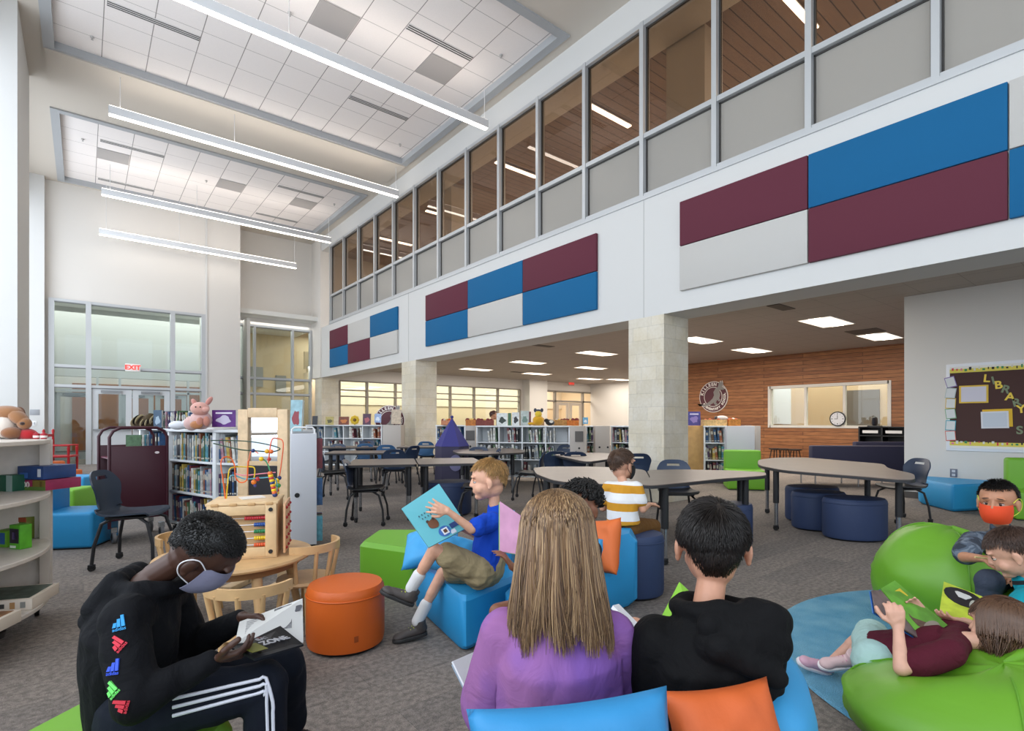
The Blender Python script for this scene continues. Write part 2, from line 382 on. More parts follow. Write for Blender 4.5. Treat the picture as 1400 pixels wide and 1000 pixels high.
# far wall of the low side
zt = 2.68
mb = MB(wall); X0 = wy(464, 577, YL).x; X1 = wy(711, 577, YL).x; X2 = wy(746, 577, YL).x; X3 = wy(813, 577, YL).x
mb.bx(7.0, X0, YL, YL + .2, 0, ZL); mb.bx(X0, X1, YL, YL + .2, zt, ZL); mb.bx(X0, X1, YL, YL + .2, 0, .5); mb.bx(X1, X2, YL, YL + .2, 0, ZL)
mb.bx(X2 - 1.45, X2 - .35, YL - .5, YL, 0, ZL)
mb.bx(X2, X3, YL, YL + .2, zt, ZL); mb.bx(X3, 21, YL, YL + .2, 0, ZL); mb.bx(20.6, 20.8, 11, YL, 0, ZL)
struct('wall_far', mb)
fr = MB(mat('#8f877d', .5)); 
xs = [X0] + [wy(x, 577, YL).x for x in (502, 541, 616, 648.5, 681)] + [X1] + [wy(579, 577, YL).x]
for x in xs: fr.bx(x - .038, x + .038, YL - .03, YL + .1, .5, zt)
for z in (zt, 2.35, 2.12, .5): fr.bx(X0, X1, YL - .02, YL + .09, z - .022, z + .022)
for x in (X2, wy(759, 577, YL).x, wy(797, 577, YL).x, X3): fr.bx(x - .05, x + .05, YL - .03, YL + .1, 0, zt)
for z in (zt, 2.2): fr.bx(X2, X3, YL - .03, YL + .1, z - .04, z + .04)
w4 = struct('window_4', fr); MB(GLASS).bx(X0, X1, YL + .03, YL + .035, .5, zt).build('pane', w4)
xa, xb = wy(760, 577, YL).x, wy(796, 577, YL).x; xm = (xa + xb) / 2
d = MB(mat('#b8ada0', .5))
for p, q_ in ((xa, xm), (xm, xb)):
    d.bx(p + .03, p + .2, YL, YL + .05, 0, 2.14); d.bx(q_ - .2, q_ - .03, YL, YL + .05, 0, 2.14); d.bx(p + .2, q_ - .2, YL, YL + .05, 2.0, 2.14); d.bx(p + .2, q_ - .2, YL, YL + .05, 0, .9)
struct('door_1', d)
# lit corridor behind the far glazing
tanc = mat('#d9c6a8', .8)
mb = MB(tanc); mb.bx(7.0, 22, 21.8, 22, 0, 3.3); mb.bx(21, 21.2, YL, 22, 0, 3.3); mb.bx(6.9, 7.0, YR, 22, 0, ZL)
mb.m(mat('#e3d6c0', .8)).bx(7.1, 21, 21.75, 21.8, 1.9, 3.0)
mb.m(wallw).bx(7, 22, YL + .2, 22, 3.3, 3.4); mb.m(tan)
struct('wall_corridor', mb)
# ---- high end wall of the main room
mb = MB(wall); GX0, GX1 = -.72, 2.96; PX0, PX1 = 2.96, 3.93; zt = 4.5
mb.bx(-1.9, GX0, YB, YB + .2, 0, ZS); mb.bx(GX0, GX1, YB, YB + .2, zt, ZS + .1); mb.bx(PX0, PX1, YB - .04, YR + .2, 0, ZS + .1)
mb.bx(PX1, 6.9, YR, YR + .2, zt, ZS + .1); mb.bx(6.5, 6.9, YB - .0, YR + .2, 2.74, ZS)
struct('wall_front', mb)
q = MB(wallw); q.bx(GX1 - .01, GX1 + .04, YB - .06, YB - .04, 0, ZS - .02); struct('trim_5', q)
def glazing(name, Y, xs, zs, x0, x1, w=.05):
    fr = MB(alum)
    for x in xs: fr.bx(x - w, x + w, Y - .055, Y + .11, 0, zt)
    for z in zs: fr.bx(x0, x1, Y - .04, Y + .1, z - .035, z + .035)
    fr.m(alumd)
    for z in zs: fr.bx(x0, x1, Y - .03, Y + .1, z - .055, z - .035)
    o = struct(name, fr); MB(GLASS).bx(x0, x1, Y + .04, Y + .045, 0, zt).build('pane', o); return o
X120, X236 = wy(121, 577, YB).x, wy(236, 577, YB).x
glazing('window_5', YB, [GX0 + .05, X120, X236, GX1 - .06], [zt - .03, 2.70, 2.16], GX0, GX1, .06)
glazing('window_6', YR, [3.9, wy(348, 577, YR).x, wy(400, 577, YR).x, 6.45], [zt - .03, 2.68, 2.15], 3.8, 6.5, .035)
# entrance doors in the end glazing, and doors of the vestibule beyond
def glassdoor(mb, x0, x1, Y, z1=2.1, st=.14, low=.95, mt=None):
    mb.m(mt or mat('#cdd1d4', .45)); mb.bx(x0, x0 + st, Y, Y + .05, 0, z1); mb.bx(x1 - st, x1, Y, Y + .05, 0, z1); mb.bx(x0 + st, x1 - st, Y, Y + .05, z1 - .14, z1); mb.bx(x0 + st, x1 - st, Y + .003, Y + .047, 0, low)
    mb.m(alumd).bx(x0 + .03, x1 - .03, Y - .07, Y - .04, low - .02, low + .03); mb.bx(x0 + .2, x1 - .25, Y - .08, Y, z1 - .1, z1 - .04)
xm = (X120 + X236) / 2
for i, (a, b) in enumerate(((X120 + .07, xm - .01), (xm + .01, X236 - .07))):
    mb = MB(); glassdoor(mb, a, b, YB); struct('door_%d' % (i + 2), mb)
mb = MB(mat('#dcdcd8', .8)); mb.bx(-2.4, 7, 23.6, 23.8, 0, 5.2); mb.bx(-2.4, -2.2, YB + .2, 23.6, 0, 5); mb.bx(4.2, 4.3, YB + .3, 23.6, 0, 4.6); mb.bx(-2.2, 4.2, 21.6, 21.8, 2.6, 4.8); mb.bx(-2.2, 7, YB + .25, 23.6, 4.75, 4.9)
mb.m(mat('#a5714c', .6)); mb.bx(-.3, 3.9, 23.5, 23.6, 0, 2.5); mb.m(mat('#d6c2a0', .8)); mb.bx(4.3, 12, 23.4, 23.6, 0, 5); mb.bx(6.9, 12, 21.9, 22.0, 3.3, 4.0); mb.bx(4.3, 12, YR + .25, 23.6, 4.95, 5.05); mb.bx(10.5, 10.6, 19.9, 23.5, 3.3, 5)
mb.m(mat('#9a9a96', .7)).bx(4.35, 4.75, 23.3, 23.4, 2.2, 3.6); mb.bx(5.2, 5.7, 23.3, 23.4, 2.6, 3.4); mb.bx(6.2, 6.6, 23.3, 23.4, 2.4, 3.1)
struct('wall_vestibule', mb)
mb = MB()
for a, b in ((-1.9, -.95), (-.7, .3), (.95, 1.85), (1.9, 2.8)): glassdoor(mb, a, b, 21.65, low=.25)
mb.m(mat('#cdd1d4', .45)); mb.bx(-2.2, 4.2, 21.6, 21.7, 2.12, 2.2)
for x in (-2.2, -.9, -.75, .32, .9, 2.82): mb.bx(x, x + .06, 21.6, 21.7, 0, 2.6)
struct('door_4', mb)
q = MB(mat('#b9bdc0', .5)); q.bx(6.5, 6.55, YB, YB + .01, 0, .1)
# skirting of the bulletin board wall
q = MB(mat('#56504c', .6)); q.bx(XR - .012, XR, -5, 2.697, 0, .1); struct('baseboard_right', q)

# ---------- pendant lights
LENS = mat('#fff6ec', .5, emit=9.0); HOUS = mat('#dfe2e5', .45)
pl = [(8.4, 6.85, .35, 6.1, 'nearest linear pendant light running over the first ceiling field'),
      (12.35, 6.85, .36, 6.2, 'linear pendant light hanging below the beam between the two ceiling fields'),
      (16.8, 6.84, .35, 6.1, 'linear pendant light under the far ceiling field'),
      (18.3, 6.26, .33, 5.5, 'lowest linear pendant light close to the end wall')]
for Y, Z, x0, x1, lab in pl:
    t = thing('pendant_light', lab, 'light', ((x0 + x1) / 2, Y, Z), 0, 'linear pendant lights'); L = x1 - x0
    MB(HOUS).box((0, 0, .08), (L, .11, .15), bev=.004).build('housing', t)
    MB(LENS).box((0, 0, -.003), (L - .02, .085, .012)).build('lens', t)
    MB(mat('#fff6ec', .5, emit=8)).box((0, 0, .158), (L - .02, .085, .008)).build('upper_lens', t)
    for sx in (-.47, -.14, .49): MB(mat('#d8d8d8', .5)).cyl((sx * L, 0, .15), (sx * L, 0, ZS - Z), .006, n=6).build('suspension_wire', t)
# ---------- acoustic wall panels
PC = {'m': (mat('#5f2838', .9, bump=.3, bscale=500), 'maroon'), 'b': (mat('#055f90', .9, bump=.3, bscale=500), 'blue'), 'g': (mat('#c2c0bc', .9, bump=.3, bscale=500), 'light grey')}
sets = [([18.0, 16.4, 14.73, 13.0], ('mgb', 'bmg'), 'far set'), ([11.5, 9.66, 7.8, 5.93], ('mbm', 'bgb'), 'middle set'), ([4.38, 2.68, .97, -.75], ('mbg', 'gmb'), 'set right of the big column')]
pos = ['far end', 'middle', 'near end']
for ys, rows, sn in sets:
    for r_, row in enumerate(rows):
        z0, z1 = ((3.635, 4.25), (3.01, 3.625))[r_]
        for i, ch in enumerate(row):
            mt, cn = PC[ch]; q = MB(mt).box((0, 0, 0), (.05, ys[i] - ys[i + 1] - .012, z1 - z0), bev=.006)
            o = q.build('acoustic_panel', None, (XW - .027, (ys[i] + ys[i + 1]) / 2, (z0 + z1) / 2))
            tag(o, '%s wall panel, %s row, %s of the %s' % (cn, ('upper', 'lower')[r_], pos[i], sn), 'wall panel', 'acoustic panels, ' + sn)
# ---------- ceiling air slots and grey grilles
def slot(x0, y0, x1, y1, lab, n=3):
    z = ZS + .1; a = fl(x0, y0, z); b = fl(x1, y1, z); c = (a + b) / 2; L = abs(b.x - a.x)
    t = thing('air_slot', lab, 'vent', (c.x, c.y, z - .004), 0, 'slot diffusers in the ceiling')
    MB(mat('#dcdad8', .6)).box((0, 0, 0), (L, .15, .008)).build('slot_frame', t)
    for i in range(n): MB(mat('#1c1a1a', .8)).box((0, (i - (n - 1) / 2) * .048, -.004), (L, .018, .006)).build('slot_opening', t)
for s_ in ((146, 4, 273, 52, 'slot air diffuser in the near ceiling field, far left one'), (478, 132, 557, 163, 'slot air diffuser beside the near pendant light on its far side'), (557, 36, 645, 80, 'slot air diffuser on the camera side of the near pendant'),
           (137, 192, 225, 214, 'upper slot diffuser at the left end of the far ceiling field'), (134, 244, 211, 261, 'lower slot diffuser at the left end of the far ceiling field'), (380, 254, 443, 270, 'upper slot diffuser at the right end of the far ceiling field'), (350, 291, 407, 304, 'lower slot diffuser at the right end of the far ceiling field')):
    slot(*s_)
for i, (x, y, lab) in enumerate(((450, 39, 'grey perforated tile behind the near pendant light'), (589, 104, 'grey perforated tile by the right slot diffuser of the near field'), (157, 217, 'grey perforated tile at the left of the far field'), (316, 256, 'grey perforated tile in the middle of the far field'), (418, 280, 'grey perforated tile at the right of the far field'))):
    p = fl(x, y, ZS + .1); gx = math.floor((p.x - .25) / .655) * .655 + .25; gy = math.floor((p.y + .2) / .655) * .655 - .2
    o = MB(mat('#a9a5a3', .7, bump=.6, bscale=300)).box((0, 0, 0), (.63, .63, .01)).build('ceiling_grille', None, (gx + .33, gy + .33, ZS + .094)); tag(o, lab, 'grille', 'grey return grilles')
spr = Use(MB(mat('#b5b2b0', .5)).lathe([(.03, 0), (.03, -.02), (.008, -.03), (.008, -.045), (.02, -.05), (.02, -.055)], n=12).build('sprinkler_head')); tag(spr.r, 'x', 'sprinkler')
for x, y, w_ in ((126, 50, 'near the left end of the near field'), (396, 17, 'left of the near grey tile'), (685, 75, 'at the right end of the near field'), (547, 197, 'at the far right corner of the near field'), (113, 190, 'at the left of the far field'), (282, 247, 'mid far field'), (457, 279, 'right of the far field')):
    p = fl(x, y, ZS + .1); spr((p.x, p.y, ZS + .1), 0, 'small white ceiling sprinkler ' + w_, 'ceiling sprinklers')
# ---------- troffers of the low ceiling
TL = mat('#fff0dc', .5, emit=7.0)
t = thing('ceiling_light', '', 'light'); MB(mat('#e6e0d8', .5)).box((0, 0, .0), (1.2, .6, .012)).build('light_frame', t); MB(TL).box((0, 0, -.008), (1.14, .22, .01)).build('diffuser', t)
for sy in (-1, 1): MB(mat('#fff0dc', .5, emit=1.6)).box((0, sy * .2, -.007), (1.14, .16, .008)).build('reflector', t)
tro = Use(t)
for x, y, lab in ((1130, 440, 'nearest troffer light before the bulletin wall'), (1203, 460, 'troffer light by the wall edge right of the others'), (1028, 479, 'troffer light above the office wall'), (956, 465, 'troffer light just right of the big column'), (816, 483, 'troffer light left of the big column, nearest one'), (722, 495.5, 'troffer light in the middle of the low ceiling'), (651, 505, 'leftmost troffer light of the low ceiling'), (734, 511, 'troffer light behind the middle one'), (808, 503, 'second troffer light left of the big column'), (806, 518, 'third troffer light left of the big column'), (846, 519, 'small far troffer light next to the big column')):
    p = fl(x, y, ZL); tro((p.x, p.y, ZL - .008), 0, lab, 'troffer lights in the low ceiling')
for x in (10.5, 14.0, 18.5): tro((x, -1.5, ZL - .008), 0, 'troffer light', 'troffer lights in the low ceiling') if False else None
v = Use(tag(MB(mat('#5c5550', .7)).box((0, 0, 0), (.6, .6, .01)).build('air_vent'), '', 'vent'))
for x, y, lab in ((1068, 420, 'square dark vent nearest in the low ceiling'), (1183, 453, 'dark vent near the right troffer light'), (743, 473, 'dark vent above the middle troffer light'), (708, 509, 'dark vent left of the far troffer light')):
    p = fl(x, y, ZL); v((p.x, p.y, ZL - .006), 0, lab, 'air vents of the low ceiling', (1, .35, 1) if x < 1100 else (1, 1, 1))
# upper floor lights
t = thing('strip_light', '', 'light'); MB(LENS).box((0, 0, -.01), (1.25, .1, .02)).build('lens', t); MB(HOUS).box((0, 0, .01), (1.27, .12, .02)).build('housing', t); sl = Use(t)
for x, y, lab in ((833, 158, 'ceiling strip light seen through the upper glass, third from the end'), (706, 232, 'ceiling strip light seen through upper glass in the middle'), (608, 295, 'small strip light seen far off through the upper glass'), (1090, 12, 'ceiling strip light seen at the top edge through the nearest glass'), (540, 330, 'smallest strip light at the far end of the upper floor')):
    p = fl(x, y, 7.3); sl((p.x, p.y, 7.3), 0, lab, 'strip lights of the upper floor')
# =================== furniture of the hall ===================
NAVY = mat('#26364f', .4, bump=.05, bscale=300); NAVYL = mat('#2b3c58', .35)
BLK = mat('#1d1d20', .45); CHR = mat('#b5b8bc', .2, .9); RUB = mat('#141415', .7)
def shell_surface(mb, fn, nu, nv, th, hole=None):
    P = [[V(fn(i / nu, j / nv)) for i in range(nu + 1)] for j in range(nv + 1)]
    def nor(i, j):
        a = P[j][min(i + 1, nu)] - P[j][max(i - 1, 0)]; b = P[min(j + 1, nv)][i] - P[max(j - 1, 0)][i]
        return a.cross(b).normalized()
    w = nu + 1; N = w * (nv + 1)
    vs = [p for r in P for p in r] + [P[j][i] + nor(i, j) * th for j in range(nv + 1) for i in range(w)]
    ok = lambda i, j: 0 <= i < nu and 0 <= j < nv and not (hole and hole(i, j))
    fs = []
    for j in range(nv):
        for i in range(nu):
            if not ok(i, j): continue
            a, b, c, d = j * w + i, j * w + i + 1, (j + 1) * w + i + 1, (j + 1) * w + i
            fs += [[a + N, b + N, c + N, d + N], [d, c, b, a]]
            if not ok(i, j - 1): fs.append([a, b, b + N, a + N])
            if not ok(i, j + 1): fs.append([c, d, d + N, c + N])
            if not ok(i - 1, j): fs.append([d, a, a + N, d + N])
            if not ok(i + 1, j): fs.append([b, c, c + N, b + N])
    return mb.add(vs, fs)
def spl(P, t):
    n = len(P) - 1; x = min(max(t, 0), 1) * n; i = min(int(x), n - 1); f = x - i
    g = lambda k: V(P[min(max(k, 0), n)])
    a, b, c, d = g(i - 1), g(i), g(i + 1), g(i + 2)
    return .5 * ((2 * b) + (c - a) * f + (2 * a - 5 * b + 4 * c - d) * f * f + (3 * b - a - 3 * c + d) * f ** 3)
def caster(mb, p, r=.024):
    mb.m(RUB).cyl((p[0] - .011, p[1], r), (p[0] + .011, p[1], r), r, n=12); mb.m(BLK).box((p[0], p[1], r * 1.7), (.034, r * 1.7, .02), bev=.004); mb.cyl((p[0], p[1], r * 1.6), (p[0], p[1], r * 2.6), .008, n=8)
def make_chair(col=NAVY, cast=True, k=.93, seatcol=None):
    t = thing('student_chair', '', 'chair')
    prof = [(0, .22, .415), (0, .20, .445), (0, .08, .44), (0, -.08, .432), (0, -.165, .45), (0, -.20, .53), (0, -.205, .62), (0, -.225, .71), (0, -.262, .80)]
    wid = [.19, .21, .215, .215, .19, .165, .185, .20, .16]
    def sf(u, v):
        p = spl(prof, v); w = spl([(x, 0, 0) for x in wid], v).x; s = (u - .5) * 2
        cv = .03 * s * s
        if v < .55: return (s * w * k, p.y * k, (p.z + cv * .6) * k)
        return (s * w * k, (p.y + cv * 1.2) * k, (p.z - .035 * abs(s) ** 4 * max(0, (v - .8) / .2)) * k)
    m1 = MB(seatcol or BLK); shell_surface(m1, lambda u, v: sf(u, v * .5), 8, 8, .012); m1.build('seat', t)
    m1 = MB(col); shell_surface(m1, lambda u, v: sf(u, .5 + v * .5), 10, 14, .012, hole=lambda i, j: j in (11,) and 3 <= i <= 6); m1.build('backrest', t)
    MB(BLK).box((0, .02, .415 * k), (.3, .28, .02), bev=.008).build('seat_frame', t)
    for sx in (-1, 1):
        for sy in (-1, 1):
            e = (sx * .205 * k, (.03 + sy * .225) * k, .05 if cast else .012)
            m1 = MB(BLK).tube([(sx * .13 * k, (.02 + sy * .1) * k, .41 * k), (sx * .165 * k, (.025 + sy * .17) * k, .37 * k), (sx * .19 * k, (.03 + sy * .215) * k, .2 * k), e], .0125, n=8)
            lg = m1.build('leg', t)
            m1 = MB(); caster(m1, e) if cast else m1.m(RUB).cyl((e[0], e[1], 0), (e[0], e[1], .03), .018)
            m1.build('caster' if cast else 'foot_glide', lg)
    return t
chairN = Use(make_chair(mat('#2a3647', .4), True, .93, mat('#2b3645', .4)))
chairA = Use(make_chair()); chairB = Use(make_chair(mat('#3f6790', .35), True, .93, NAVYL))  # the second is the navy chair with light put into its colour
def at(x, y): return fl(x, y, 0)
# heading: 0 = the sitter looks away from the camera, 90 = looks to the picture's left, -90 = to its right, 180 = toward it
chairN(at(180, 771), ang(-80), 'dark slate school chair in the front, standing before the maroon book cart', None, 1.05)
GC = 'school chairs around the study tables'
for x, y, h, k, lab in (
    (499, 716, -85, 0, 'dark blue chair at the left end of the nearest long study table'),
    (456, 682, -80, 0, 'dark blue chair right behind the white shelf end panel'),
    (655, 712, 90, 0, 'dark chair tucked under the long table behind the blue-shirted boy'),
    (540, 676, 10, 0, 'dark blue chair pushed in at the far side of the nearest long study table'),
    (455, 660, 170, 0, 'navy chair far left before the left low bookshelf'),
    (503, 656, 0, 1, 'navy chair painted as lit, left of the two pale ones before the left low bookshelf'),
    (530, 660, 5, 1, 'navy chair painted as lit, right of the two pale ones before the left low bookshelf'),
    (554, 664, 60, 0, 'blue chair turned sideways behind the joint of the nearest long table'),
    (499, 645, 180, 0, 'navy chair facing out near the left low bookshelf'),
    (527, 643, 185, 0, 'navy chair facing out beside the grey shelf end'),
    (584, 648, 0, 1, 'navy chair painted as lit in front of the middle stone column'),
    (611, 650, 0, 1, 'navy chair painted as lit in front of the purple tent'),
    (652, 672, 175, 0, 'navy chair with handle slot at the left end of the round-ended table'),
    (664, 676, 100, 0, 'navy chair seen from the side by the round-ended table'),
    (725, 683, 80, 0, 'navy chair at the right end of the round-ended table, near the white shelf'),
    (752, 682, 20, 0, 'navy chair with plain back before the white shelf end'),
    (776, 664, 180, 0, 'navy chair with handle slot behind the plain-backed one'),
    (783, 684, 5, 0, 'navy chair with its back to us left of the big column'),
    (926, 722, 175, 0, 'navy chair facing us behind the wavy table near the big column'),
    (1234, 712, 95, 0, 'navy chair at the right end of the boomerang table by the white wall'),
    (868, 690, 0, 0, 'navy chair half hidden by the boy in stripes'),
    ):
    (chairB if k else chairA)(at(x, y), ang(h), lab, GC)
# ---- tables
TOP = mat('#776960', .35, var=.06, vscale=6); EDGE = mat('#2b2b2e', .5)
TM = .03
def rounded(poly, n=4, r=.25):
    out = []; N = len(poly)
    for i, p in enumerate(poly):
        a, b = V(poly[i - 1]), V(poly[(i + 1) % N]); p = V(p)
        a = p.lerp(a, r); b = p.lerp(b, r)
        for k_ in range(n + 1):
            t_ = k_ / n; q = a.lerp(p, t_).lerp(p.lerp(b, t_), t_); out.append((q.x, q.y))
    return out
def table(poly, legs, label, z=.68, name='study_table', grp='study tables', rad=.25):
    c = V((sum(p[0] for p in poly) / len(poly), sum(p[1] for p in poly) / len(poly)))
    t = thing(name, label, 'table', (c.x, c.y, 0), 0, grp)
    P = rounded([(p[0] - c.x, p[1] - c.y) for p in poly], r=rad)
    tp = MB(TOP).prism(P, z - .006, z).build('tabletop', t)
    MB(EDGE).prism([(a * 1.004, b * 1.004) for a, b in P], z - TM, z - .006).build('edge_band', tp)
    for lx, ly in legs:
        lx -= c.x; ly -= c.y
        m = MB(BLK).cyl((lx, ly, .30), (lx, ly, z - TM), .03, n=16); m.m(CHR).cyl((lx, ly, .06), (lx, ly, .31), .021, n=14); lg = m.build('leg', t)
        m = MB(); caster(m, (lx, ly), .028); m.build('caster', lg)
    return t
def pxpoly(pts, z=.68): return [tuple(fl(x, y, z)[:2]) for x, y in pts]
def recttable(p, w, d, a, label):
    c, s = math.cos(a), math.sin(a); q = lambda x, y: (p.x + x * c - y * s, p.y + x * s + y * c)
    return table([q(-w / 2, -d / 2), q(w / 2, -d / 2), q(w / 2, d / 2), q(-w / 2, d / 2)], [q(sx * (w / 2 - .09), sy * (d / 2 - .09)) for sx in (-1, 1) for sy in (-1, 1)], label, rad=.06)
a1 = math.atan2(-.67, 1.35); u = V((math.cos(a1), math.sin(a1), 0)); v_ = V((-u.y, u.x, 0)); p0 = fl(474, 636.5, .68)
recttable(p0 + u * .40 + v_ * .5, .79, 1.0, a1, 'left half of the nearest long study table, behind the green foam block')
recttable(p0 + u * 1.21 + v_ * .5, .79, 1.0, a1, 'right half of the nearest long study table, behind the blond boy')
recttable(fl(492, 618, .68), 1.0, .8, ang(8), 'study table just behind the left end of the nearest long one')
recttable(fl(472, 611, .68), 1.3, .7, ang(5), 'far study table before the left low bookshelf')
recttable(fl(590, 610.5, .68), 1.3, .7, ang(2), 'far study table in front of the middle stone column')
table(pxpoly([(618, 616), (640, 613.5), (700, 613), (719, 616), (716, 619), (660, 621), (625, 620)]), [fl(632, 618.5, .68)[:2], fl(701, 618.5, .68)[:2], fl(700, 614.4, .68)[:2], fl(645, 614.6, .68)[:2]], 'round-ended study table in front of the white shelf')
table(pxpoly([(757, 622), (775, 619), (835, 619.5), (838, 627), (803, 632), (770, 625)]), [fl(808, 629.5, .68)[:2], fl(775, 621, .68)[:2], fl(830, 621, .68)[:2]], 'study table left of the big column, behind the boy in stripes')
table(pxpoly([(729, 640), (745, 638.3), (800, 638), (860, 640), (882, 643), (889, 655), (862, 661), (822, 662), (780, 660), (755, 656.5), (733, 648)]), [fl(748, 652, .68)[:2], fl(850, 657, .68)[:2], fl(862, 643, .68)[:2], fl(760, 641, .68)[:2]], 'left piece of the wavy study table behind the boy in stripes')
table(pxpoly([(884, 643), (930, 642), (1000, 643.5), (1047, 646), (1047, 650.5), (987, 654.5), (940, 659.5), (891, 664), (862, 661.5), (890, 654)]), [fl(909, 660, .68)[:2], fl(1019, 649.5, .68)[:2], fl(1012, 645.5, .68)[:2], fl(905, 645, .68)[:2]], 'right piece of the wavy study table, ending before the green chair')
table(pxpoly([(1036, 629), (1060, 626), (1101, 625.6), (1164, 631), (1208, 634.5), (1214, 640.5), (1250, 648), (1251, 656), (1223, 655.5), (1184, 652), (1125, 647.5), (1070, 643), (1037, 636.5)]), [fl(1061, 640, .68)[:2], fl(1049, 630, .68)[:2], fl(1229, 651, .68)[:2], fl(1186, 638, .68)[:2]], 'boomerang-shaped study table before the white bulletin wall', rad=.3)
# ---- poufs and foam seats
PN = mat('#29395c', .6, bump=.15, bscale=200); PO = mat('#cf5f1a', .45, bump=.1, bscale=150); GRN = mat('#6fae2c', .5, bump=.1, bscale=120); BLU = mat('#2592cc', .5, bump=.1, bscale=120); ORG = mat('#d9661f', .5)
def pouf(px, py, r, h, mt, label, grp, sy=.85, a=0, name='pouf'):
    p = at(px, py); 
    m = MB(mt).lathe([(r * .6, .02), (r * .97, .02), (r, .05), (r, h - .045), (r * .985, h - .02), (r * .93, h), (r * .5, h + .006), (0.01, h + .008)], n=40, sy=sy)
    o = thing(name, label, 'stool', (p.x, p.y, 0), a, grp); m.build('cushion_body', o)
    q = MB(mt).tube([(math.cos(i * pi / 20) * (r + .001), math.sin(i * pi / 20) * (r + .001) * sy, h - .045) for i in range(40)], .0035, n=6, closed=True); q.build('seam', o)
    m = MB(BLK).lathe([(r * .85, 0), (r * .9, .02)], n=24, sy=sy).build('base', o); return o
PG = 'navy foam poufs'
pouf(1168, 736, .30, .41, PN, 'navy pouf at the front right under the boomerang table', PG, .8, ang(0))
pouf(1119, 723, .28, .41, PN, 'navy pouf between the other two under the boomerang table', PG, .8, ang(0))
pouf(1110, 712, .30, .41, PN, 'rearmost navy pouf under the boomerang table', PG, .8, ang(0))
pouf(863, 812, .22, .42, PN, 'navy pouf under the child in the striped shirt', PG, .85, ang(0))
pouf(1002, 745, .20, .40, PN, 'navy pouf hidden behind the dark-haired boy in the black hoodie', PG)
pouf(614, 703, .30, .42, PN, 'navy pouf under the right half of the nearest long table', PG)
o = pouf(473, 880, .2, .325, PO, 'orange cylindrical stool in front of the little wooden table', 'round stools', 1.0, 0, 'round_stool')
MB(mat('#9a4512', .6)).box((.0, 0, 0), (.022, .004, .03), bev=.001).build('label_tag', o, (-.025, -.199, .09))
def foam(poly, z0, z1, mt, name, label, cat, grp=None, bev=.03):
    c = V((sum(p[0] for p in poly) / len(poly), sum(p[1] for p in poly) / len(poly)))
    o = MB(mt).prism([(p[0] - c.x, p[1] - c.y) for p in rounded(poly, 3, .1)], z0, z1, ins=bev).build(name, None, (c.x, c.y, 0)); tag(o, label, cat, grp); return o
def blockchair(px, py, a, mt, label, grp, w=.5, d=.55, hs=.33, hb=.66, name='foam_chair'):
    p = at(px, py); t = thing(name, label, 'chair', (p.x, p.y, 0), a, grp)
    MB(mt).box((0, 0, hs / 2 + .01), (w, d, hs), bev=.03, seg=3).build('seat', t); MB(mt).box((0, -d / 2 + .09, hb / 2 + .01), (w - .006, .17, hb), bev=.035, seg=3).build('backrest', t)
    MB(BLK).box((0, 0, .008), (w - .05, d - .05, .016)).build('base', t); return t
FG = 'foam seats in the reading corners'
blockchair(97, 745, ang(-78), BLU, 'nearest blue foam chair behind the round-fronted white shelf', FG, .5, .60)
blockchair(88, 704, ang(-80), GRN, 'green foam chair behind the nearest blue one', FG, .5, .5, .33, .42)
blockchair(100, 690, ang(-80), BLU, 'blue foam chair behind the green one at the left', FG, .5, .55, .4, .45)
blockchair(83, 672, ang(-85), ORG, 'orange foam chair at the far left near the red chair', FG, .4, .45, .35, .5)
blockchair(1017, 668, ang(165), GRN, 'green foam chair behind the wavy table near the big column', FG, .62, .6, .33, .66)
blockchair(1416, 710, ang(150), GRN, 'tall green foam chair at the right edge against the bulletin wall', FG, .5, .5, .34, .72)
blockchair(588, 633, ang(180), GRN, 'bright green foam chair beside the middle stone column', FG, .7, .6, .35, .72)
foam([tuple(at(x, y)[:2]) for x, y in ((1256, 689), (1303, 701), (1345, 699))] + [(9.93, 1.55), (9.93, 2.5)], .01, .36, BLU, 'foam_bench', 'low blue foam bench against the bulletin wall', 'bench')
# red chair far left
t = thing('rocking_chair', 'red wooden spindle chair at the far left near the entrance glazing', 'chair', at(83, 650), ang(-70)); RED = mat('#b5141f', .4)
MB(RED).box((0, 0, .42), (.5, .5, .04), bev=.01).build('seat', t)
for sx in (-1, 1):
    for sy, h in ((-1, 1.02), (1, .66)):
        MB(RED).lathe([(.024, 0), (.02, .2), (.028, .3), (.02, .45), (.03, .6), (.018, h - .1), (.03, h - .04), (.01, h)], (sx * .22, sy * .22, 0), 12).build('post', t)
    MB(RED).box((sx * .22, 0, .66), (.06, .5, .03), bev=.01).build('armrest', t)
for i in range(3): MB(RED).box((0, -.22, .6 + i * .14), (.44, .02, .06), bev=.008).build('back_slat', t)
# ---- sofas and things before the wooden wall
SOF = mat('#27263f', .75, bump=.2, bscale=200)
def sofa(px, py, a, w, label):
    p = at(px, py); t = thing('sofa', label, 'sofa', (p.x, p.y, 0), a, 'navy sofas before the office window')
    MB(SOF).box((0, -.32, .52), (w, .16, .46), bev=.03).build('backrest', t); MB(mat('#4a1830', .7)).box((0, .05, .36), (w, .6, .15), bev=.03).build('seat', t)
    for sx in (-1, -.33, .33, 1):
        for sy in (-.3, .3): MB(CHR).cyl((sx * (w / 2 - .1), sy, 0), (sx * (w / 2 - .1), sy, .3), .014, n=8).build('leg', t)
sofa(1190, 664, ang(-6), 2.4, 'navy sofa with its back to us, nearer of the two'); sofa(1240, 650, ang(-4), 2.6, 'navy sofa behind the nearer one, partly hidden by the wall')
t = thing('cubby_cabinet', 'black cubby cabinet with white name tags under the office window', 'cabinet', wx(1211, 577, XWD - .3) * 1, ang(0)); t.location = (XWD - .27, wx(1209, 577, XWD - .3).y, 0)
t.rotation_euler[2] = -pi / 2
bk = MB(mat('#191b20', .5)); L = 1.0
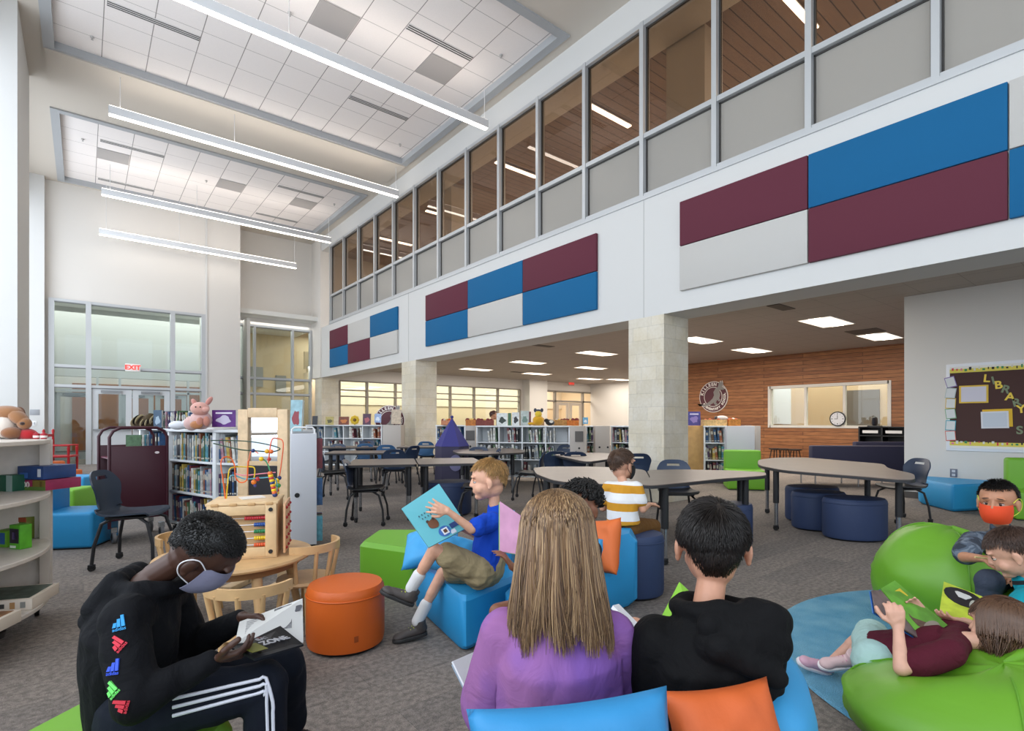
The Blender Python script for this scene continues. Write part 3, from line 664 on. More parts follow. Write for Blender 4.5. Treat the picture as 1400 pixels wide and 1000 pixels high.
bk.box((0, .2, .53), (L, .02, 1.04)); 
for x in (-.5, 0, .5): bk.box((x, 0, .53), (.03, .42, 1.06))
for z in (.02, .35, .6, .83, 1.05): bk.box((0, 0, z), (L, .42, .025))
bk.build('body', t)
for x in (-.25, .25): MB(mat('#e8e8e8', .5)).box((x, -.215, .93), (.34, .005, .07)).build('name_tag', t)
o = MB(mat('#2a2c33', .5)).box((0, 0, .12), (.3, .25, .03), bev=.01); o.lathe([(.02, 0), (.14, .02), (.16, .1), (.13, .2), (.02, .24)], (0, 0, .13), 16, .35)
tag(o.build('desk_fan', None, (XWD - .3, wx(1196, 577, XWD - .3).y, .95)), 'small round fan on top of the black cubby cabinet', 'fan')
t = thing('wall_clock', 'round clock with black rim hanging in the office window', 'clock', wx(1145, 573, XWD - .06))
MB(mat('#22242a', .4)).cyl((0, 0, 0), (.03, 0, 0), .2, n=28).build('rim', t); MB(mat('#e9e9ee', .5)).cyl((-.005, 0, 0), (0, 0, 0), .17, n=28).build('face', t)
hb = MB(mat('#22242a', .4))
for i in range(12): hb.box((-.008, math.cos(i * pi / 6) * .135, math.sin(i * pi / 6) * .135), (.004, .012, .012) if i % 3 else (.004, .024, .024))
hb.box((-.009, 0, .05), (.004, .012, .11)); hb.box((-.009, .035, 0), (.004, .08, .012)); hb.build('hands', t)
st = Use(thing('low_stool', '', 'stool')); 
MB(mat('#3a2a22', .6)).lathe([(.1, .38), (.17, .40), (.17, .43), (.02, .44)], n=16).build('seat', st.r)
for a in range(4): MB(mat('#2a1e18', .6)).cyl((.1 * math.cos(a * pi / 2 + .7), .1 * math.sin(a * pi / 2 + .7), .4), (.17 * math.cos(a * pi / 2 + .7), .17 * math.sin(a * pi / 2 + .7), 0), .014, n=8).build('leg', st.r)
for i, x in enumerate((1060, 1073, 1087)): st(wx(x, 577, XWD - .6) * 1 - V((0, 0, H)), 0, '%s dark stool in the row under the office window' % ('first', 'middle', 'last')[i], 'dark stools under the office window')
o = MB(mat('#e6e6ea', .6)).box((0, 0, .09), (.2, .12, .18), bev=.01).build('tissue_box', None, at(1164, 655) + V((0, 0, .44))); tag(o, 'white box on the sofa back before the wooden wall', 'box')
# ---- round school crest on the wooden wall (and a smaller one behind the left shelf)
def crest(c, r, n, label, full=True):
    M0 = facing(c, n); M0 = M0 @ MX.Scale(r, 4); t = thing('school_crest', label, 'sign', (0, 0, 0)); 
    mar, whi, gry = mat('#5a2733', .5), mat('#ece6e0', .5), mat('#8f8b88', .5)
    disc = lambda R_, z: [(math.cos(a * pi / 32) * R_, math.sin(a * pi / 32) * R_) for a in range(64)]
    MB(whi).prism(disc(1, 0), 0, .06, M0).build('rim', t); MB(mar).prism(disc(.95, 0), .06, .08, M0).build('ring', t); MB(whi).prism(disc(.64, 0), .08, .10, M0).build('inner_rim', t); MB(mar).prism(disc(.6, 0), .10, .11, M0).build('field', t)
    m = MB()
    def arc(txt, r0, a0, a1, size, flip):
        for i, ch in enumerate(txt):
            if ch == ' ': continue
            a = math.radians(a0 + (a1 - a0) * i / (len(txt) - 1)); mx = M0 @ MX.Translation((math.cos(a) * r0, math.sin(a) * r0, .085)) @ rotz(a + (pi / 2 if flip else -pi / 2)); write(m, ch, size, whi, mx, .01, .012)
    arc('KILLEEN', .8, 165, 80, .27, False); arc('ELEMENTARY SCHOOL', .8, 215, 372, .2, True); m.build('lettering', t)
    k = MB(gry)   # leaping kangaroo silhouette, head and ears over the rim
    body = [(-.55, -.5), (-.2, -.28), (.0, -.1), (.1, .1), (.05, .3), (.18, .5), (.36, .62), (.42, .85), (.5, .98), (.56, .84), (.62, 1.0), (.68, .82), (.62, .66), (.8, .5), (.72, .42), (.5, .44), (.42, .3), (.48, .1), (.4, -.1), (.5, -.2), (.42, -.3), (.28, -.16), (.2, -.34), (.36, -.5), (.2, -.56), (.04, -.36), (-.2, -.5), (-.6, -.6), (-1.1, -.42), (-.9, -.56)]
    k.m(whi).prism([(x * 1.04, y * 1.04) for x, y in body], .10, .12, M0); k.m(gry).prism([(x, y) for x, y in body], .11, .15, M0); k.build('animal_figure', t)
    return t
p = wx(976, 543, XWD); crest(p, .50, (-1, 0, 0), 'large round maroon school crest with a leaping animal on the wooden wall')
# =================== bookcases, books, display pieces ===================
WHT = mat('#dfe3e6', .45); GRYL = mat('#b9b2ab', .5); WOODL = mat('#d8cdbd', .5, var=.05, vscale=12); PAGE = mat('#ece7da', .8); PANEL = mat('#c9cbd2', .5)
BC = [('#6a2a33', 'red'), ('#2c4f78', 'blue'), ('#cfcfca', 'white'), ('#4a6a4a', 'green'), ('#b39a4a', 'yellow'), ('#25252b', 'black'), ('#4b3358', 'purple'), ('#96583a', 'orange'), ('#4a8594', 'teal'), ('#5f4a3c', 'brown'), ('#8c959c', 'grey'), ('#a87f8c', 'pink')]; BP = [0, 1, 1, 2, 2, 3, 4, 5, 5, 6, 7, 8, 8, 9, 10, 10, 10, 11]
def book_mesh(mb, w, d, h, cov, page=None):
    mb.m(cov).box((-w / 2 + .0015, 0, h / 2), (.003, d, h)); mb.box((w / 2 - .0015, 0, h / 2), (.003, d, h)); mb.box((0, -d / 2 + .002, h / 2), (w, .004, h), bev=.001)
    mb.m(page or PAGE).box((0, .002, h / 2), (w - .006, d - .008, h - .008)); mb.m(mat('#b9b4a6', .6)).box((0, -d / 2 - .0005, h * .70), (w * .7, .001, h * .22)); mb.box((0, -d / 2 - .0005, h * .12), (w * .8, .001, h * .06)); return mb
BOOKS = {}
def book(ci, loc, rz, sc_, label, grp, tilt=0):
    if ci not in BOOKS:
        BOOKS[ci] = Use(book_mesh(MB(), .025, .17, .24, mat(BC[ci][0], .5, var=.25, vscale=25)).build('book')); tag(BOOKS[ci].r, '', 'book')
    o = BOOKS[ci](loc, rz, label, grp, sc_)
    if tilt: o.rotation_euler[1] = tilt
    return o
USEDL = set()
def fill(A, B, z, hmax, where, grp, front, frac=1.0, dens=1.0, wmul=1.0, pool=None, start=0.0, lean=0.0):
    """stand books along the segment A-B with spines toward `front`"""
    A, B = V(A), V(B); L = (B - A).length; d = (B - A).normalized(); rz = math.atan2(d.y, d.x); x = start * L + .01
    n = V((-d.y, d.x, 0)); fs = 1 if n.dot(V(front)) < 0 else -1
    if fs < 0: rz += pi
    n_ = 0
    while x < L * frac - .02 and n_ < 70:
        w = R.uniform(.014, .034) * wmul; ci = R.choice(pool or BP); h = R.uniform(.72, .97) * hmax; h = min(h, .30)
        if R.random() > dens: x += w * 1.5; continue
        p = A + d * (x + w / 2); sz = 'thick' if w > .026 * wmul else 'thin'; tl = 'tall' if h > .84 * min(hmax, .3) else 'short'
        fpos = x / L; pos_ = ('left end', 'left half', 'middle', 'right half', 'right end')[min(4, int(fpos * 5))]
        for tr in range(40):
            lb = '%s %s %s book, %s, %s' % (tl, sz, BC[ci][1], pos_, where)
            if lb not in USEDL: break
            ci = R.choice(pool or BP) if tr < 20 else R.randrange(12)
        USEDL.add(lb)
        book(ci, (p.x, p.y, z), rz, (w / .025, R.uniform(.8, 1.0), h / .24), lb, grp, -lean * fs if R.random() < .5 else 0)
        x += w + .002 + (abs(math.sin(lean)) * .03); n_ += 1
def bookcase(A, B, h, rows, cols, depth, label, front, mt=None, base=.10, name='bookshelf', casters=True, side=None, backp=True):
    """open bookcase along A-B (its front edge); returns zs of shelf surfaces and bay ends"""
    A, B = V(A), V(B); d = (B - A).normalized(); n = V((-d.y, d.x, 0))
    if n.dot(V(front)) < 0: n = -n
    L = (B - A).length; mt = mt or WHT; c = (A + B) / 2; t = thing(name, label, 'bookshelf', (c.x, c.y, 0), math.atan2(d.y, d.x), 'bookshelves of the library'); s = 1 if (-d.y * n.x + d.x * n.y) < 0 else -1
    # local: x along A-B, +y*s goes to the back
    yb = s * depth
    MB(mt).box((0, yb - s * .01, (h + base) / 2), (L, .02, h - base)).build('back_panel', t)
    for x in (-L / 2 + .012, L / 2 - .012): MB(side or mt).box((x, yb / 2, (h + base) / 2), (.025, depth, h - base), bev=.003).build('side_panel', t)
    MB(mt).box((0, yb / 2, h), (L + .02, depth + .02, .028), bev=.004).build('top', t)
    zs = [base + (h - base) * i / rows for i in range(rows)]
    for z in zs: MB(mt).box((0, yb / 2, z + .01), (L - .05, depth - .02, .022), bev=.003).build('shelf', t)
    for k_ in range(1, cols): MB(mt).box((-L / 2 + L * k_ / cols, yb / 2, (h + base) / 2), (.022, depth - .01, h - base - .02)).build('divider', t)
    if casters:
        for sx in (-1, 1):
            m = MB(); 
            for yy in (.06, depth - .06): caster(m, (sx * (L / 2 - .06), s * yy), .035)
            m.m(BLK).box((sx * (L / 2 - .06), yb / 2, .09), (.08, depth - .06, .02)); m.build('caster_bar', t)
    bays = [(A + d * (L * k_ / cols + .02) - n * .11, A + d * (L * (k_ + 1) / cols - .02) - n * .11) for k_ in range(cols)]
    return [z + .022 for z in zs], bays, (h - base) / rows - .03, n
# -- bookcase behind the wooden activity table
A, B, C3 = pt(229, 577, 5.75), pt(292, 577, 5.2), pt(399, 577, 5.0)
A.z = B.z = C3.z = 0; fr_ = (-.62, -.78, 0)
zs, bays, hh, n = bookcase(A, B, 1.09, 3, 1, .34, 'white bookcase packed with picture books left of the wooden mirror frame', fr_)
for i, z in enumerate(zs): fill(*bays[0], z, hh, ('bottom', 'middle', 'top')[i] + ' shelf below the plush pig', 'books under the plush pig', n, lean=.12 if i == 0 else 0, wmul=1.15)
zs, bays, hh, n = bookcase(B, C3, 1.09, 3, 2, .34, 'white bookcase behind the wooden mirror frame and bead maze', fr_)
for i, z in enumerate(zs[1:]): fill(*bays[0], z, hh, ('middle', 'top')[i] + ' shelf behind the bead maze', 'books behind the bead maze', n, frac=.95, lean=.1 if i == 1 else 0, wmul=1.15)
fill(*bays[1], zs[2], hh, 'top shelf behind the mirror frame', 'books behind the mirror frame', n, frac=.9, wmul=1.3)
# end unit with the grommet hole
p0, p1 = pt(397.5, 577, 4.71), pt(433, 577, 4.785); p0.z = p1.z = 0; d = (p1 - p0).normalized(); bkd = V((-d.y, d.x, 0)); c = (p0 + p1) / 2
t = thing('shelf_unit', 'white rolling shelf end panel with a black grommet hole', 'bookshelf', (c.x, c.y, 0), math.atan2(d.y, d.x)); wd = (p1 - p0).length
MB(PANEL).box((0, .012, .58), (wd, .024, .99), bev=.004).build('end_panel', t); MB(PANEL).box((0, .7, .58), (wd, .024, .99), bev=.004).build('end_panel', t); MB(PANEL).box((0, .36, .58), (.02, .68, .97)).build('spine_panel', t)
MB(BLK).cyl((-.055, -.004, .53), (-.055, .0, .53), .021, n=20).build('grommet', t)
for z in (.1, .42, .75, 1.06): MB(PANEL).box((0, .36, z), (wd, .68, .02)).build('shelf', t)
for x in (-.08, .08):
    m = MB(); caster(m, (x, .08), .035); caster(m, (x, .62), .035); m.build('caster', t)
MB(mat('#e6e6e6', .4)).tube([(-.1, .04, 1.07), (-.1, .04, 1.11), (-.08, .04, 1.13), (.07, .04, 1.13), (.09, .04, 1.11), (.09, .04, 1.07)], .008).build('top_rail', t)
for z, ci, y0, hh_, nm in ((.76, 0, .05, .27, 'row of'), (.43, 1, .04, .24, ''), (.11, 8, .03, .22, '')):
    q = c + d * (wd / 2 - .03) + bkd
    for j in range(6):
        p = c + d * (wd / 2 - .01) + bkd * (y0 + j * .04); book([0, 1, 8, 10, 3, 5][(j + ci) % 6] if j else ci, (p.x, p.y, z), math.atan2(bkd.y, bkd.x), (1.2, .7, hh_ / .24), '%s-covered book on the side of the white end unit, %s shelf' % (BC[[0, 1, 8, 10, 3, 5][(j + ci) % 6] if j else ci][1], {.76: 'top', .43: 'middle', .11: 'bottom'}[z]), 'books on the side of the end unit')
def display_book(x0, y0, x1, y1, D, cols, label, th=.012, name='display_book', lean=-.12, cat='book', spine=None):
    """an upright book whose front cover shows"""
    c = pt((x0 + x1) / 2, y1, D); w = (x1 - x0) * D / FP; h = (y1 - y0) * D / FP
    t = thing(name, label, cat, c, ang(0)); mx = MX.Rotation(lean, 4, 'X'); t2 = MB(PAGE); t2.T = mx; t2.box((0, .0, h / 2), (w - .004, th, h - .006)); t2.build('pages', t)
    m = MB(mat(cols[0], .45, var=.15, vscale=18)); m.T = mx; m.box((0, -th / 2 - .0015, h / 2), (w, .003, h)); m.box((0, th / 2 + .0015, h / 2), (w, .003, h)); m.box((-w / 2, 0, h / 2), (.003, th + .006, h)); cv = m.build('cover', t)
    if len(cols) > 1:
        m = MB(mat(cols[1], .45)); m.T = mx; zc = h * .42; m.prism([(math.cos(a) * w * .3 * (1 + .25 * math.sin(3 * a + w * 99)), math.sin(a) * h * .24 * (1 + .2 * math.cos(4 * a + h * 77))) for a in [i * pi / 9 for i in range(18)]], 0, .0015, MX.Translation((0, -th / 2 - .003, zc)) @ MX.Rotation(pi / 2, 4, 'X'))
        if len(cols) > 2: m.m(mat(cols[2], .45)).box((0, -th / 2 - .004, h * .82), (w * .7, .0015, h * .09))
        m.build('cover_picture', t)
    return t
display_book(397, 547, 413, 590, 4.9, ('#8fb3bd', '#8a2f3a'), 'tall blue and red picture book on the white end unit', .03)
display_book(293, 561, 325, 584, 5.25, ('#5d2c7c', '#c9c2d8', '#e8e4ef'), 'purple boxed book set beside the pink plush pig', .07, lean=0)
display_book(211, 561, 222, 585, 5.8, ('#3f5870', '#9fb4c4'), 'dark blue-grey book standing between the striped plush and the row of books', .02, lean=0)
# far upper ledge of books: a second bookcase behind
A, B = pt(190, 577, 6.9), pt(292, 577, 6.5); A.z = B.z = 0
zs, bays, hh, n = bookcase(A, B, 1.09, 3, 2, .34, 'second white bookcase standing behind the plush pig and maroon cart', fr_)
fill(*bays[0], zs[2], hh, 'rear bookcase by the cart hoop', 'books behind the maroon cart', n, dens=.8, frac=.5)
a_, b_ = pt(229, 577, 5.98), pt(272, 577, 5.62); fill((a_.x, a_.y, 0), (b_.x, b_.y, 0), 1.105, .2, 'top row beside the plush pig', 'books in the row beside the plush pig', n, wmul=.9)
# -- white shelf in the middle of the hall
A, B = pt(651, 577, 10.6), pt(779, 577, 10.2); A.z = B.z = 0; fr_ = (-.62, -.78, 0)
zs, bays, hh, n = bookcase(A, B, 1.09, 3, 4, .4, 'long white double-sided bookshelf in the middle of the library', fr_, side=WHT)
for k_, (b, (s0, f0)) in enumerate(zip(bays, ((.5, .98), (.35, .9), (.15, .98), (.0, .4)))):
    for i, z in enumerate(zs): fill(*b, z, hh, ('bottom', 'middle', 'top')[i] + ' row, ' + ('first', 'second', 'third', 'last')[k_] + ' bay of long white shelf', 'books in the long white shelf', n, frac=f0 if i else .9, start=s0 if i == 2 else 0, wmul=1.5, dens=.9 if i else .5, lean=.1, pool=[2, 2, 10, 5, 0, 3, 10, 2])
def panel_unit(x0, x1, D, label, mt=None, h=1.10, screen=None, depth=.5, dots=()):
    a, b = pt(x0, 577, D), pt(x1, 577, D); w = (b - a).length; c = (a + b) / 2; t = thing('shelf_unit', label, 'bookshelf', (c.x, c.y, 0), ang(0), 'end panels of the low shelves')
    MB(mt or GRYL).box((0, depth / 2, h / 2 + .04), (w, depth, h - .08), bev=.006).build('end_panel', t)
    m = MB(); [caster(m, (sx * (w / 2 - .05), y), .035) for sx in (-1, 1) for y in (.08, depth - .08)]; m.build('caster', t)
    if screen: MB(mat('#5c5856', .4)).box((screen[0] * w, -.006, h * .82), (w * screen[1], .012, .2)).build('sign_holder', t)
    for dx in dots: MB(BLK).cyl((dx * w, -.004, .68), (dx * w, 0, .68), .02, n=12).build('grommet', t)
panel_unit(636, 650, 10.9, 'beige shelf end panel with dark sign holder left of the long white shelf', screen=(0, .85), dots=(0,))
panel_unit(779.5, 800, 10.1, 'beige end panel with dark sign holder right of the long white shelf', screen=(.1, .55), dots=(.1,))
panel_unit(813.5, 834, 10.5, 'beige shelf end panel between the two book bays left of the big column', dots=(-.2, .35))
panel_unit(523, 548, 13.0, 'beige shelf end panel in front of the round crest behind the study tables')
panel_unit(994, 1032, 10.1, 'light grey shelf end panel behind the green foam chair', PANEL, dots=())
panel_unit(940.5, 962, 10.4, 'tan wooden shelf end right next to the big column', mat('#c29a62', .5, var=.1))
panel_unit(1032.5, 1040, 10.4, 'narrow beige panel of the shelf behind the green foam chair')
for x0, x1, D0, D1, rows, cols, lab, wh, dn in ((801, 813, 10.7, 10.7, 3, 1, 'narrow bookshelf between two beige end panels', 'of the narrow shelf near the column', .95), (835, 862, 10.6, 10.4, 3, 1, 'white bookshelf half hidden by the big column', 'of the shelf at the big column', .95),
      (962.5, 993, 10.3, 10.2, 3, 1, 'white bookshelf full of books right of the big column', 'of the shelf below the round crest', 1), (418, 522, 13.4, 13.0, 3, 4, 'low grey-white bookshelf across the left opening', 'of the low shelf across the left opening', .55), (596, 636, 12.3, 12.0, 3, 1, 'white bookshelf behind the purple tent', 'of the shelf behind the purple tent', .9)):
    A, B = pt(x0, 577, D0), pt(x1, 577, D1); A.z = B.z = 0
    zs, bays, hh, n = bookcase(A, B, 1.09, rows, cols, .36, lab, fr_, casters=False)
    for b in bays:
        for i, z in enumerate(zs):
            if i == 0 and cols > 1 or (i == 0 and x0 < 900): continue
            if x0 == 596 and i < 2: continue
            fill(*b, z, hh, ('bottom', 'middle', 'top')[i] + ' row ' + wh, 'books ' + wh, n, dens=dn, wmul=1.7, start=.0 if cols == 1 else R.uniform(0, .5), lean=.1)
# display pieces on top of the long shelves
for a in ((679, 565, 694, 582, 10.5, ('#dfe4e2', '#2e3b34'), 'white picture book with dark flowers on the long white shelf'), (694.5, 565, 699, 582, 10.5, ('#3a6a48',), 'green book beside the white flower book'), (700, 564, 710, 582, 10.5, ('#d9dcdc', '#2a2a2e'), 'white picture book with black figure on the long white shelf'), (712, 562, 723, 582, 10.4, ('#b9c4c0', '#6f8a80'), 'pale green picture book on the long white shelf'), (723.3, 563, 726, 582, 10.4, ('#6a2a32',), 'thin dark red book next to the pale green one'),
          (797, 571, 804, 580, 10.5, ('#6fb0d6', '#e8eef2'), 'light blue picture book on the shelf left of the big column'), (729, 572, 744, 582, 10.6, ('#b98d55', '#7c5a34'), 'tan picture book behind the yellow plush'),
          (445, 570, 456, 581, 13.2, ('#b3a560', '#5b5630'), 'olive picture book at the left end of the low shelf'), (463, 570, 477, 581, 13.2, ('#7a3a20', '#c9762e'), 'brown picture book on the low shelf across the left opening'), (427, 569, 434, 581, 13.2, ('#30323a',), 'dark book at the left of the low shelf'), (496, 566, 507, 581, 13.1, ('#54304a', '#b05a62'), 'plum picture book on the low shelf'), (512, 566, 521, 578, 13.0, ('#9fb6de', '#e3ecf8'), 'light blue picture book on the low shelf'),
          (941, 563, 958, 582, 10.5, ('#4c4a94', '#8f7fc0', '#d8d4ee'), 'violet picture book right next to the big column'),
          (535, 560, 548, 580, 13.2, ('#c9b8a2',), 'cream folder behind the low shelf near the middle column')):
    display_book(*a)
def blob(name, label, cat, base, parts, s=1.0, rz=0, grp=None):
    """plush animals and figures: every part a rounded mesh; parts = (part name, colour, [(cx,cy,cz,rx,ry,rz)])"""
    t = thing(name, label, cat, base, rz, grp)
    for pn, col, els in parts:
        m = MB(mat(col, .9, bump=.8, bscale=260, sheen=.4))
        for e in els: m.sph((e[0] * s, e[1] * s, e[2] * s), (e[3] * s, e[4] * s, e[5] * s), MX.Rotation(e[6], 4, 'Y') if len(e) > 6 else None, 16, 10)
        m.build(pn, t)
    return t
# crest copy standing behind the low left shelf
crest(pt(533, 575, 13.5), .38, (-.62, -.78, 0), 'small round school crest standing behind the low left shelf')
p = pt(736, 582, 10.4); blob('plush_toy', 'yellow plush animal with a dark hat on the long white shelf', 'plush toy', (p.x, p.y, 1.105), (('body', '#e0a81e', [(0, 0, .1, .11, .09, .1), (-.12, 0, .04, .09, .05, .03)]), ('head', '#e6c53a', [(0, -.02, .22, .07, .06, .07)]), ('hat', '#3a4254', [(0, 0, .29, .06, .05, .03), (-.06, 0, .3, .03, .02, .04), (.07, 0, .3, .03, .02, .04)])), 1, ang(0))
p = pt(752, 578, 10.6); blob('plush_toy', 'black and white plush animal next to the yellow one', 'plush toy', (p.x, p.y, 1.105), (('body', '#22242a', [(0, 0, .06, .09, .05, .06), (-.07, 0, .1, .05, .04, .04)]), ('markings', '#d9d9d4', [(.02, -.045, .08, .04, .01, .03)])), 1, ang(0))
for x, y, D, col, w_, h_, lab in ((768, 580, 10.8, '#b98a4e', .3, .12, 'shallow wooden box with toys right of the plush animals'), (783, 580, 10.7, '#c9722e', .22, .1, 'orange toy basket on the shelf left of the big column'), (663, 580, 10.8, '#7a3c34', .35, .1, 'dark red toy bin behind the long white shelf'), (644, 580, 11.1, '#c07a3c', .2, .12, 'orange toy bin behind the long white shelf'), (610, 576, 12.2, '#cc8a66', .2, .1, 'peach coloured toy bin behind the tent'), (976, 579, 10.4, '#d4b27a', .45, .12, 'wooden tray of craft pieces on the shelf below the round crest'), (1003, 578, 10.3, '#b97a34', .2, .14, 'orange-brown plush basket right of the craft tray')):
    p = pt(x, y, D); m = MB(mat(col, .7, var=.2, vscale=30)); m.box((0, -.08, .05), (w_, .01, h_)); m.box((0, .08, .05), (w_, .01, h_)); m.box((-w_ / 2, 0, .05), (.01, .16, h_)); m.box((w_ / 2, 0, .05), (.01, .16, h_)); m.box((0, 0, .0), (w_, .16, .01))
    for i in range(5): m.m(mat(R.choice(['#b4532a', '#e5c16a', '#7a2f2f', '#d8d2c4']), .7)).sph(((i - 2) * w_ / 5.5, R.uniform(-.03, .03), .1), R.uniform(.03, .05), None, 10, 7)
    tag(m.build('toy_bin', None, (p.x, p.y, 1.11), ang(0)), lab, 'bin', 'bins on the low shelves')
p = pt(987, 571, 10.4); blob('plush_toy', 'white plush lamb lying on the craft tray below the round crest', 'plush toy', (p.x, p.y, 1.2), (('body', '#dcd8d4', [(0, 0, .05, .12, .05, .05)]), ('head', '#4a4448', [(-.12, -.01, .06, .03, .03, .03)])), 1, ang(0))
p = pt(485, 579, 13.1); m = MB(mat('#d8b428', .6))
for i in range(8): m.sph((.07 * math.cos(i * pi / 4), 0, .12 + .07 * math.sin(i * pi / 4)), (.045, .015, .045), None, 10, 6)
m.m(mat('#7a5a1e', .6)).sph((0, -.01, .12), (.04, .02, .04)); m.m(mat('#4f7a3a', .6)).cyl((0, 0, 0), (0, 0, .08), .008); tag(m.build('paper_flower', None, (p.x, p.y, 1.105), ang(0)), 'yellow paper flower standing on the low shelf', 'flower')
# purple play tent
p = at(618, 662); t = thing('play_tent', 'purple pointed play tent beside the middle stone column', 'tent', (p.x, p.y, 0), ang(0)); PUR = mat('#3b3a80', .8, bump=.3, bscale=30)
PT_ = [(math.cos(i * pi / 3) * .33, math.sin(i * pi / 3) * .33) for i in range(6)]
m = MB(PUR); m.add([(x, y, .72) for x, y in PT_] + [(0, 0, 1.26)], [[i, (i + 1) % 6, 6] for i in range(6)]); m.build('roof', t)
m = MB(mat('#3d3a52', .8)); m.add([(x, y, 0) for x, y in PT_] + [(x * .97, y * .97, .72) for x, y in PT_], [[i, (i + 1) % 6, 6 + (i + 1) % 6, 6 + i] for i in range(6)]); m.build('side_wall', t)
m = MB(mat('#77769a', .8)); m.prism([(math.cos(a) * .12, math.sin(a) * .15) for a in [i * pi / 10 for i in range(20)]], 0, .01, MX.Translation((.1, -.30, .42)) @ MX.Rotation(pi / 2, 4, 'X')); m.build('round_opening', t); MB(PUR).sph((0, 0, 1.27), .03).build('finial', t)
# maroon book cart
q = at(184, 736); t = thing('book_cart', 'maroon metal book cart with solid end panel and hoop handles', 'book cart', (q.x, q.y, 0), ang(47)); CM = mat('#3f1020', .4, .1)
wd_ = .48
for y in (-.18, .32):
    MB(CM).box((0, y, .58), (wd_, .012, .72), bev=.01).build('end_panel', t)
    MB(CM).tube([(-wd_ / 2, y, .15), (-wd_ / 2, y, 1.03), (-wd_ / 2 + .03, y, 1.09), (-wd_ / 2 + .09, y, 1.12), (wd_ / 2 - .09, y, 1.12), (wd_ / 2 - .03, y, 1.09), (wd_ / 2, y, 1.03), (wd_ / 2, y, .15)], .015).build('hoop_handle', t)
for z in (.24, .53, .82): 
    MB(mat('#6b2e40', .4)).box((0, .07, z), (wd_ - .03, .48, .015)).build('shelf', t)
MB(mat('#e6dada', .5)).lathe([(.001, 0), (.02, 0), (.02, .004), (.001, .004)], (0.15, -.188, .87), 16, .6, MX.Rotation(pi / 2, 4, 'X')).build('maker_badge', t)
for i, (x, z) in enumerate(((-.06, .85), (0, .74), (.08, .66), (.02, .5), (-.04, .36))): MB(mat('#8d6874', .5)).box((x, -.1865, z), (.14, .001, .004), mx=MX.Rotation(-.75, 4, 'Y')).build('shine_line', t) if False else None
for x in (-.2, .2):
    for y in (-.14, .28):
        m = MB(mat('#6d6d70', .5)).cyl((x - .014, y, .06), (x + .014, y, .06), .06, n=20); m.m(CHR).box((x, y, .13), (.05, .05, .05)); m.m(RUB).cyl((x - .016, y, .06), (x + .016, y, .06), .03, n=14); m.build('caster', t)
for k_ in range(5):
    book([3, 2, 8, 10, 1][k_], (q.x + S * 0 + .02 * k_, q.y + .02, .83), ang(92), (1.1, .9, .9), '%s book lying in the maroon book cart' % ['green', 'white', 'teal', 'grey', 'blue'][k_], 'books in the maroon cart')
# dark book cart far behind
q = at(1046, 663); t = thing('book_cart', 'second maroon book cart beyond the grey shelf panel by the wooden wall', 'book cart', (q.x + .8, q.y + .8, 0), ang(5))
MB(CM).box((0, 0, .75), (.26, .4, .5), bev=.01).build('end_panel', t); MB(GRYL).box((0, 0, .25), (.26, .4, .5)).build('lower_panel', t); MB(CM).tube([(-.12, 0, .9), (-.12, 0, 1.1), (.12, 0, 1.1), (.12, 0, .9)], .015).build('hoop_handle', t)
# ---------- bulletin board
def onw(x, y, off=0): return wx(x, y, XR - off)
bl, br_ = onw(1294, 577).y, onw(1294, 577).y - 2.4; z0, z1 = onw(1294, 616).z, onw(1294, 499).z
t = thing('bulletin_board', 'brown bulletin board with yellow patterned border on the white wall', 'bulletin board', (XR, (bl + br_) / 2, (z0 + z1) / 2)); W_, H_ = bl - br_, z1 - z0
MB(mat('#e9ecf2', .4)).box((-.01, 0, 0), (.03, W_, H_), bev=.004).build('frame', t); MB(mat('#4a302c', .8)).box((-.022, 0, 0), (.01, W_ - .09, H_ - .09)).build('backing', t)
for s_ in (-1, 1):
    b = MB(mat('#e3d25a', .7)).box((-.029, 0, s_ * (H_ / 2 - .105)), (.004, W_ - .09, .055)).build('border_strip', t); m = MB()
    for i in range(46):
        m.m(mat(R.choice(['#2d2b2b', '#d8d8d0', '#d14a4a', '#3c8c5c', '#e07aa0', '#2d2b2b']), .7)).box((-.032, W_ / 2 - .08 - i * (W_ - .12) / 46, s_ * (H_ / 2 - .105) + R.uniform(0, .03)), (.003, R.uniform(.012, .03), R.uniform(.02, .045)))
    m.build('printed_figures', b)
    MB(mat('#e8e6e0', .7)).box((-.028, 0, s_ * (H_ / 2 - .06)), (.004, W_ - .09, .035)).build('border_strip', t)
yel, grn_ = mat('#f0d04a', .6), mat('#7c8a6a', .6)
def onboard(m, txt, x, y, size, mt, rot=0): write(m, txt, size, mt, facing(onw(x, y, .029), (-1, 0, 0)) @ rotz(rot), .003, .004)
for ch, x, y, mt, rot in (('L', 1349, 518, yel, -.1), ('I', 1358, 521, grn_, .2), ('B', 1365, 527, yel, .1), ('R', 1375, 533, grn_, -.3), ('A', 1381, 543, yel, -.1), ('R', 1390, 551, grn_, .2), ('Y', 1396, 560, yel, .1), ('S', 1394, 589, grn_, 0)):
    m = MB(); onboard(m, ch, x, y, .15, mt, rot); tag(m.build('paper_letter'), '%s cut-out letter %s pinned on the brown bulletin board, %s' % ('yellow' if mt is yel else 'patterned green', ch, {1349: 'first of the word', 1375: 'just below the B', 1390: 'just above the Y', 1394: 'alone at the lower right'}.get(x, 'in the slanting word')), 'letter', 'cut-out letters on the bulletin board')
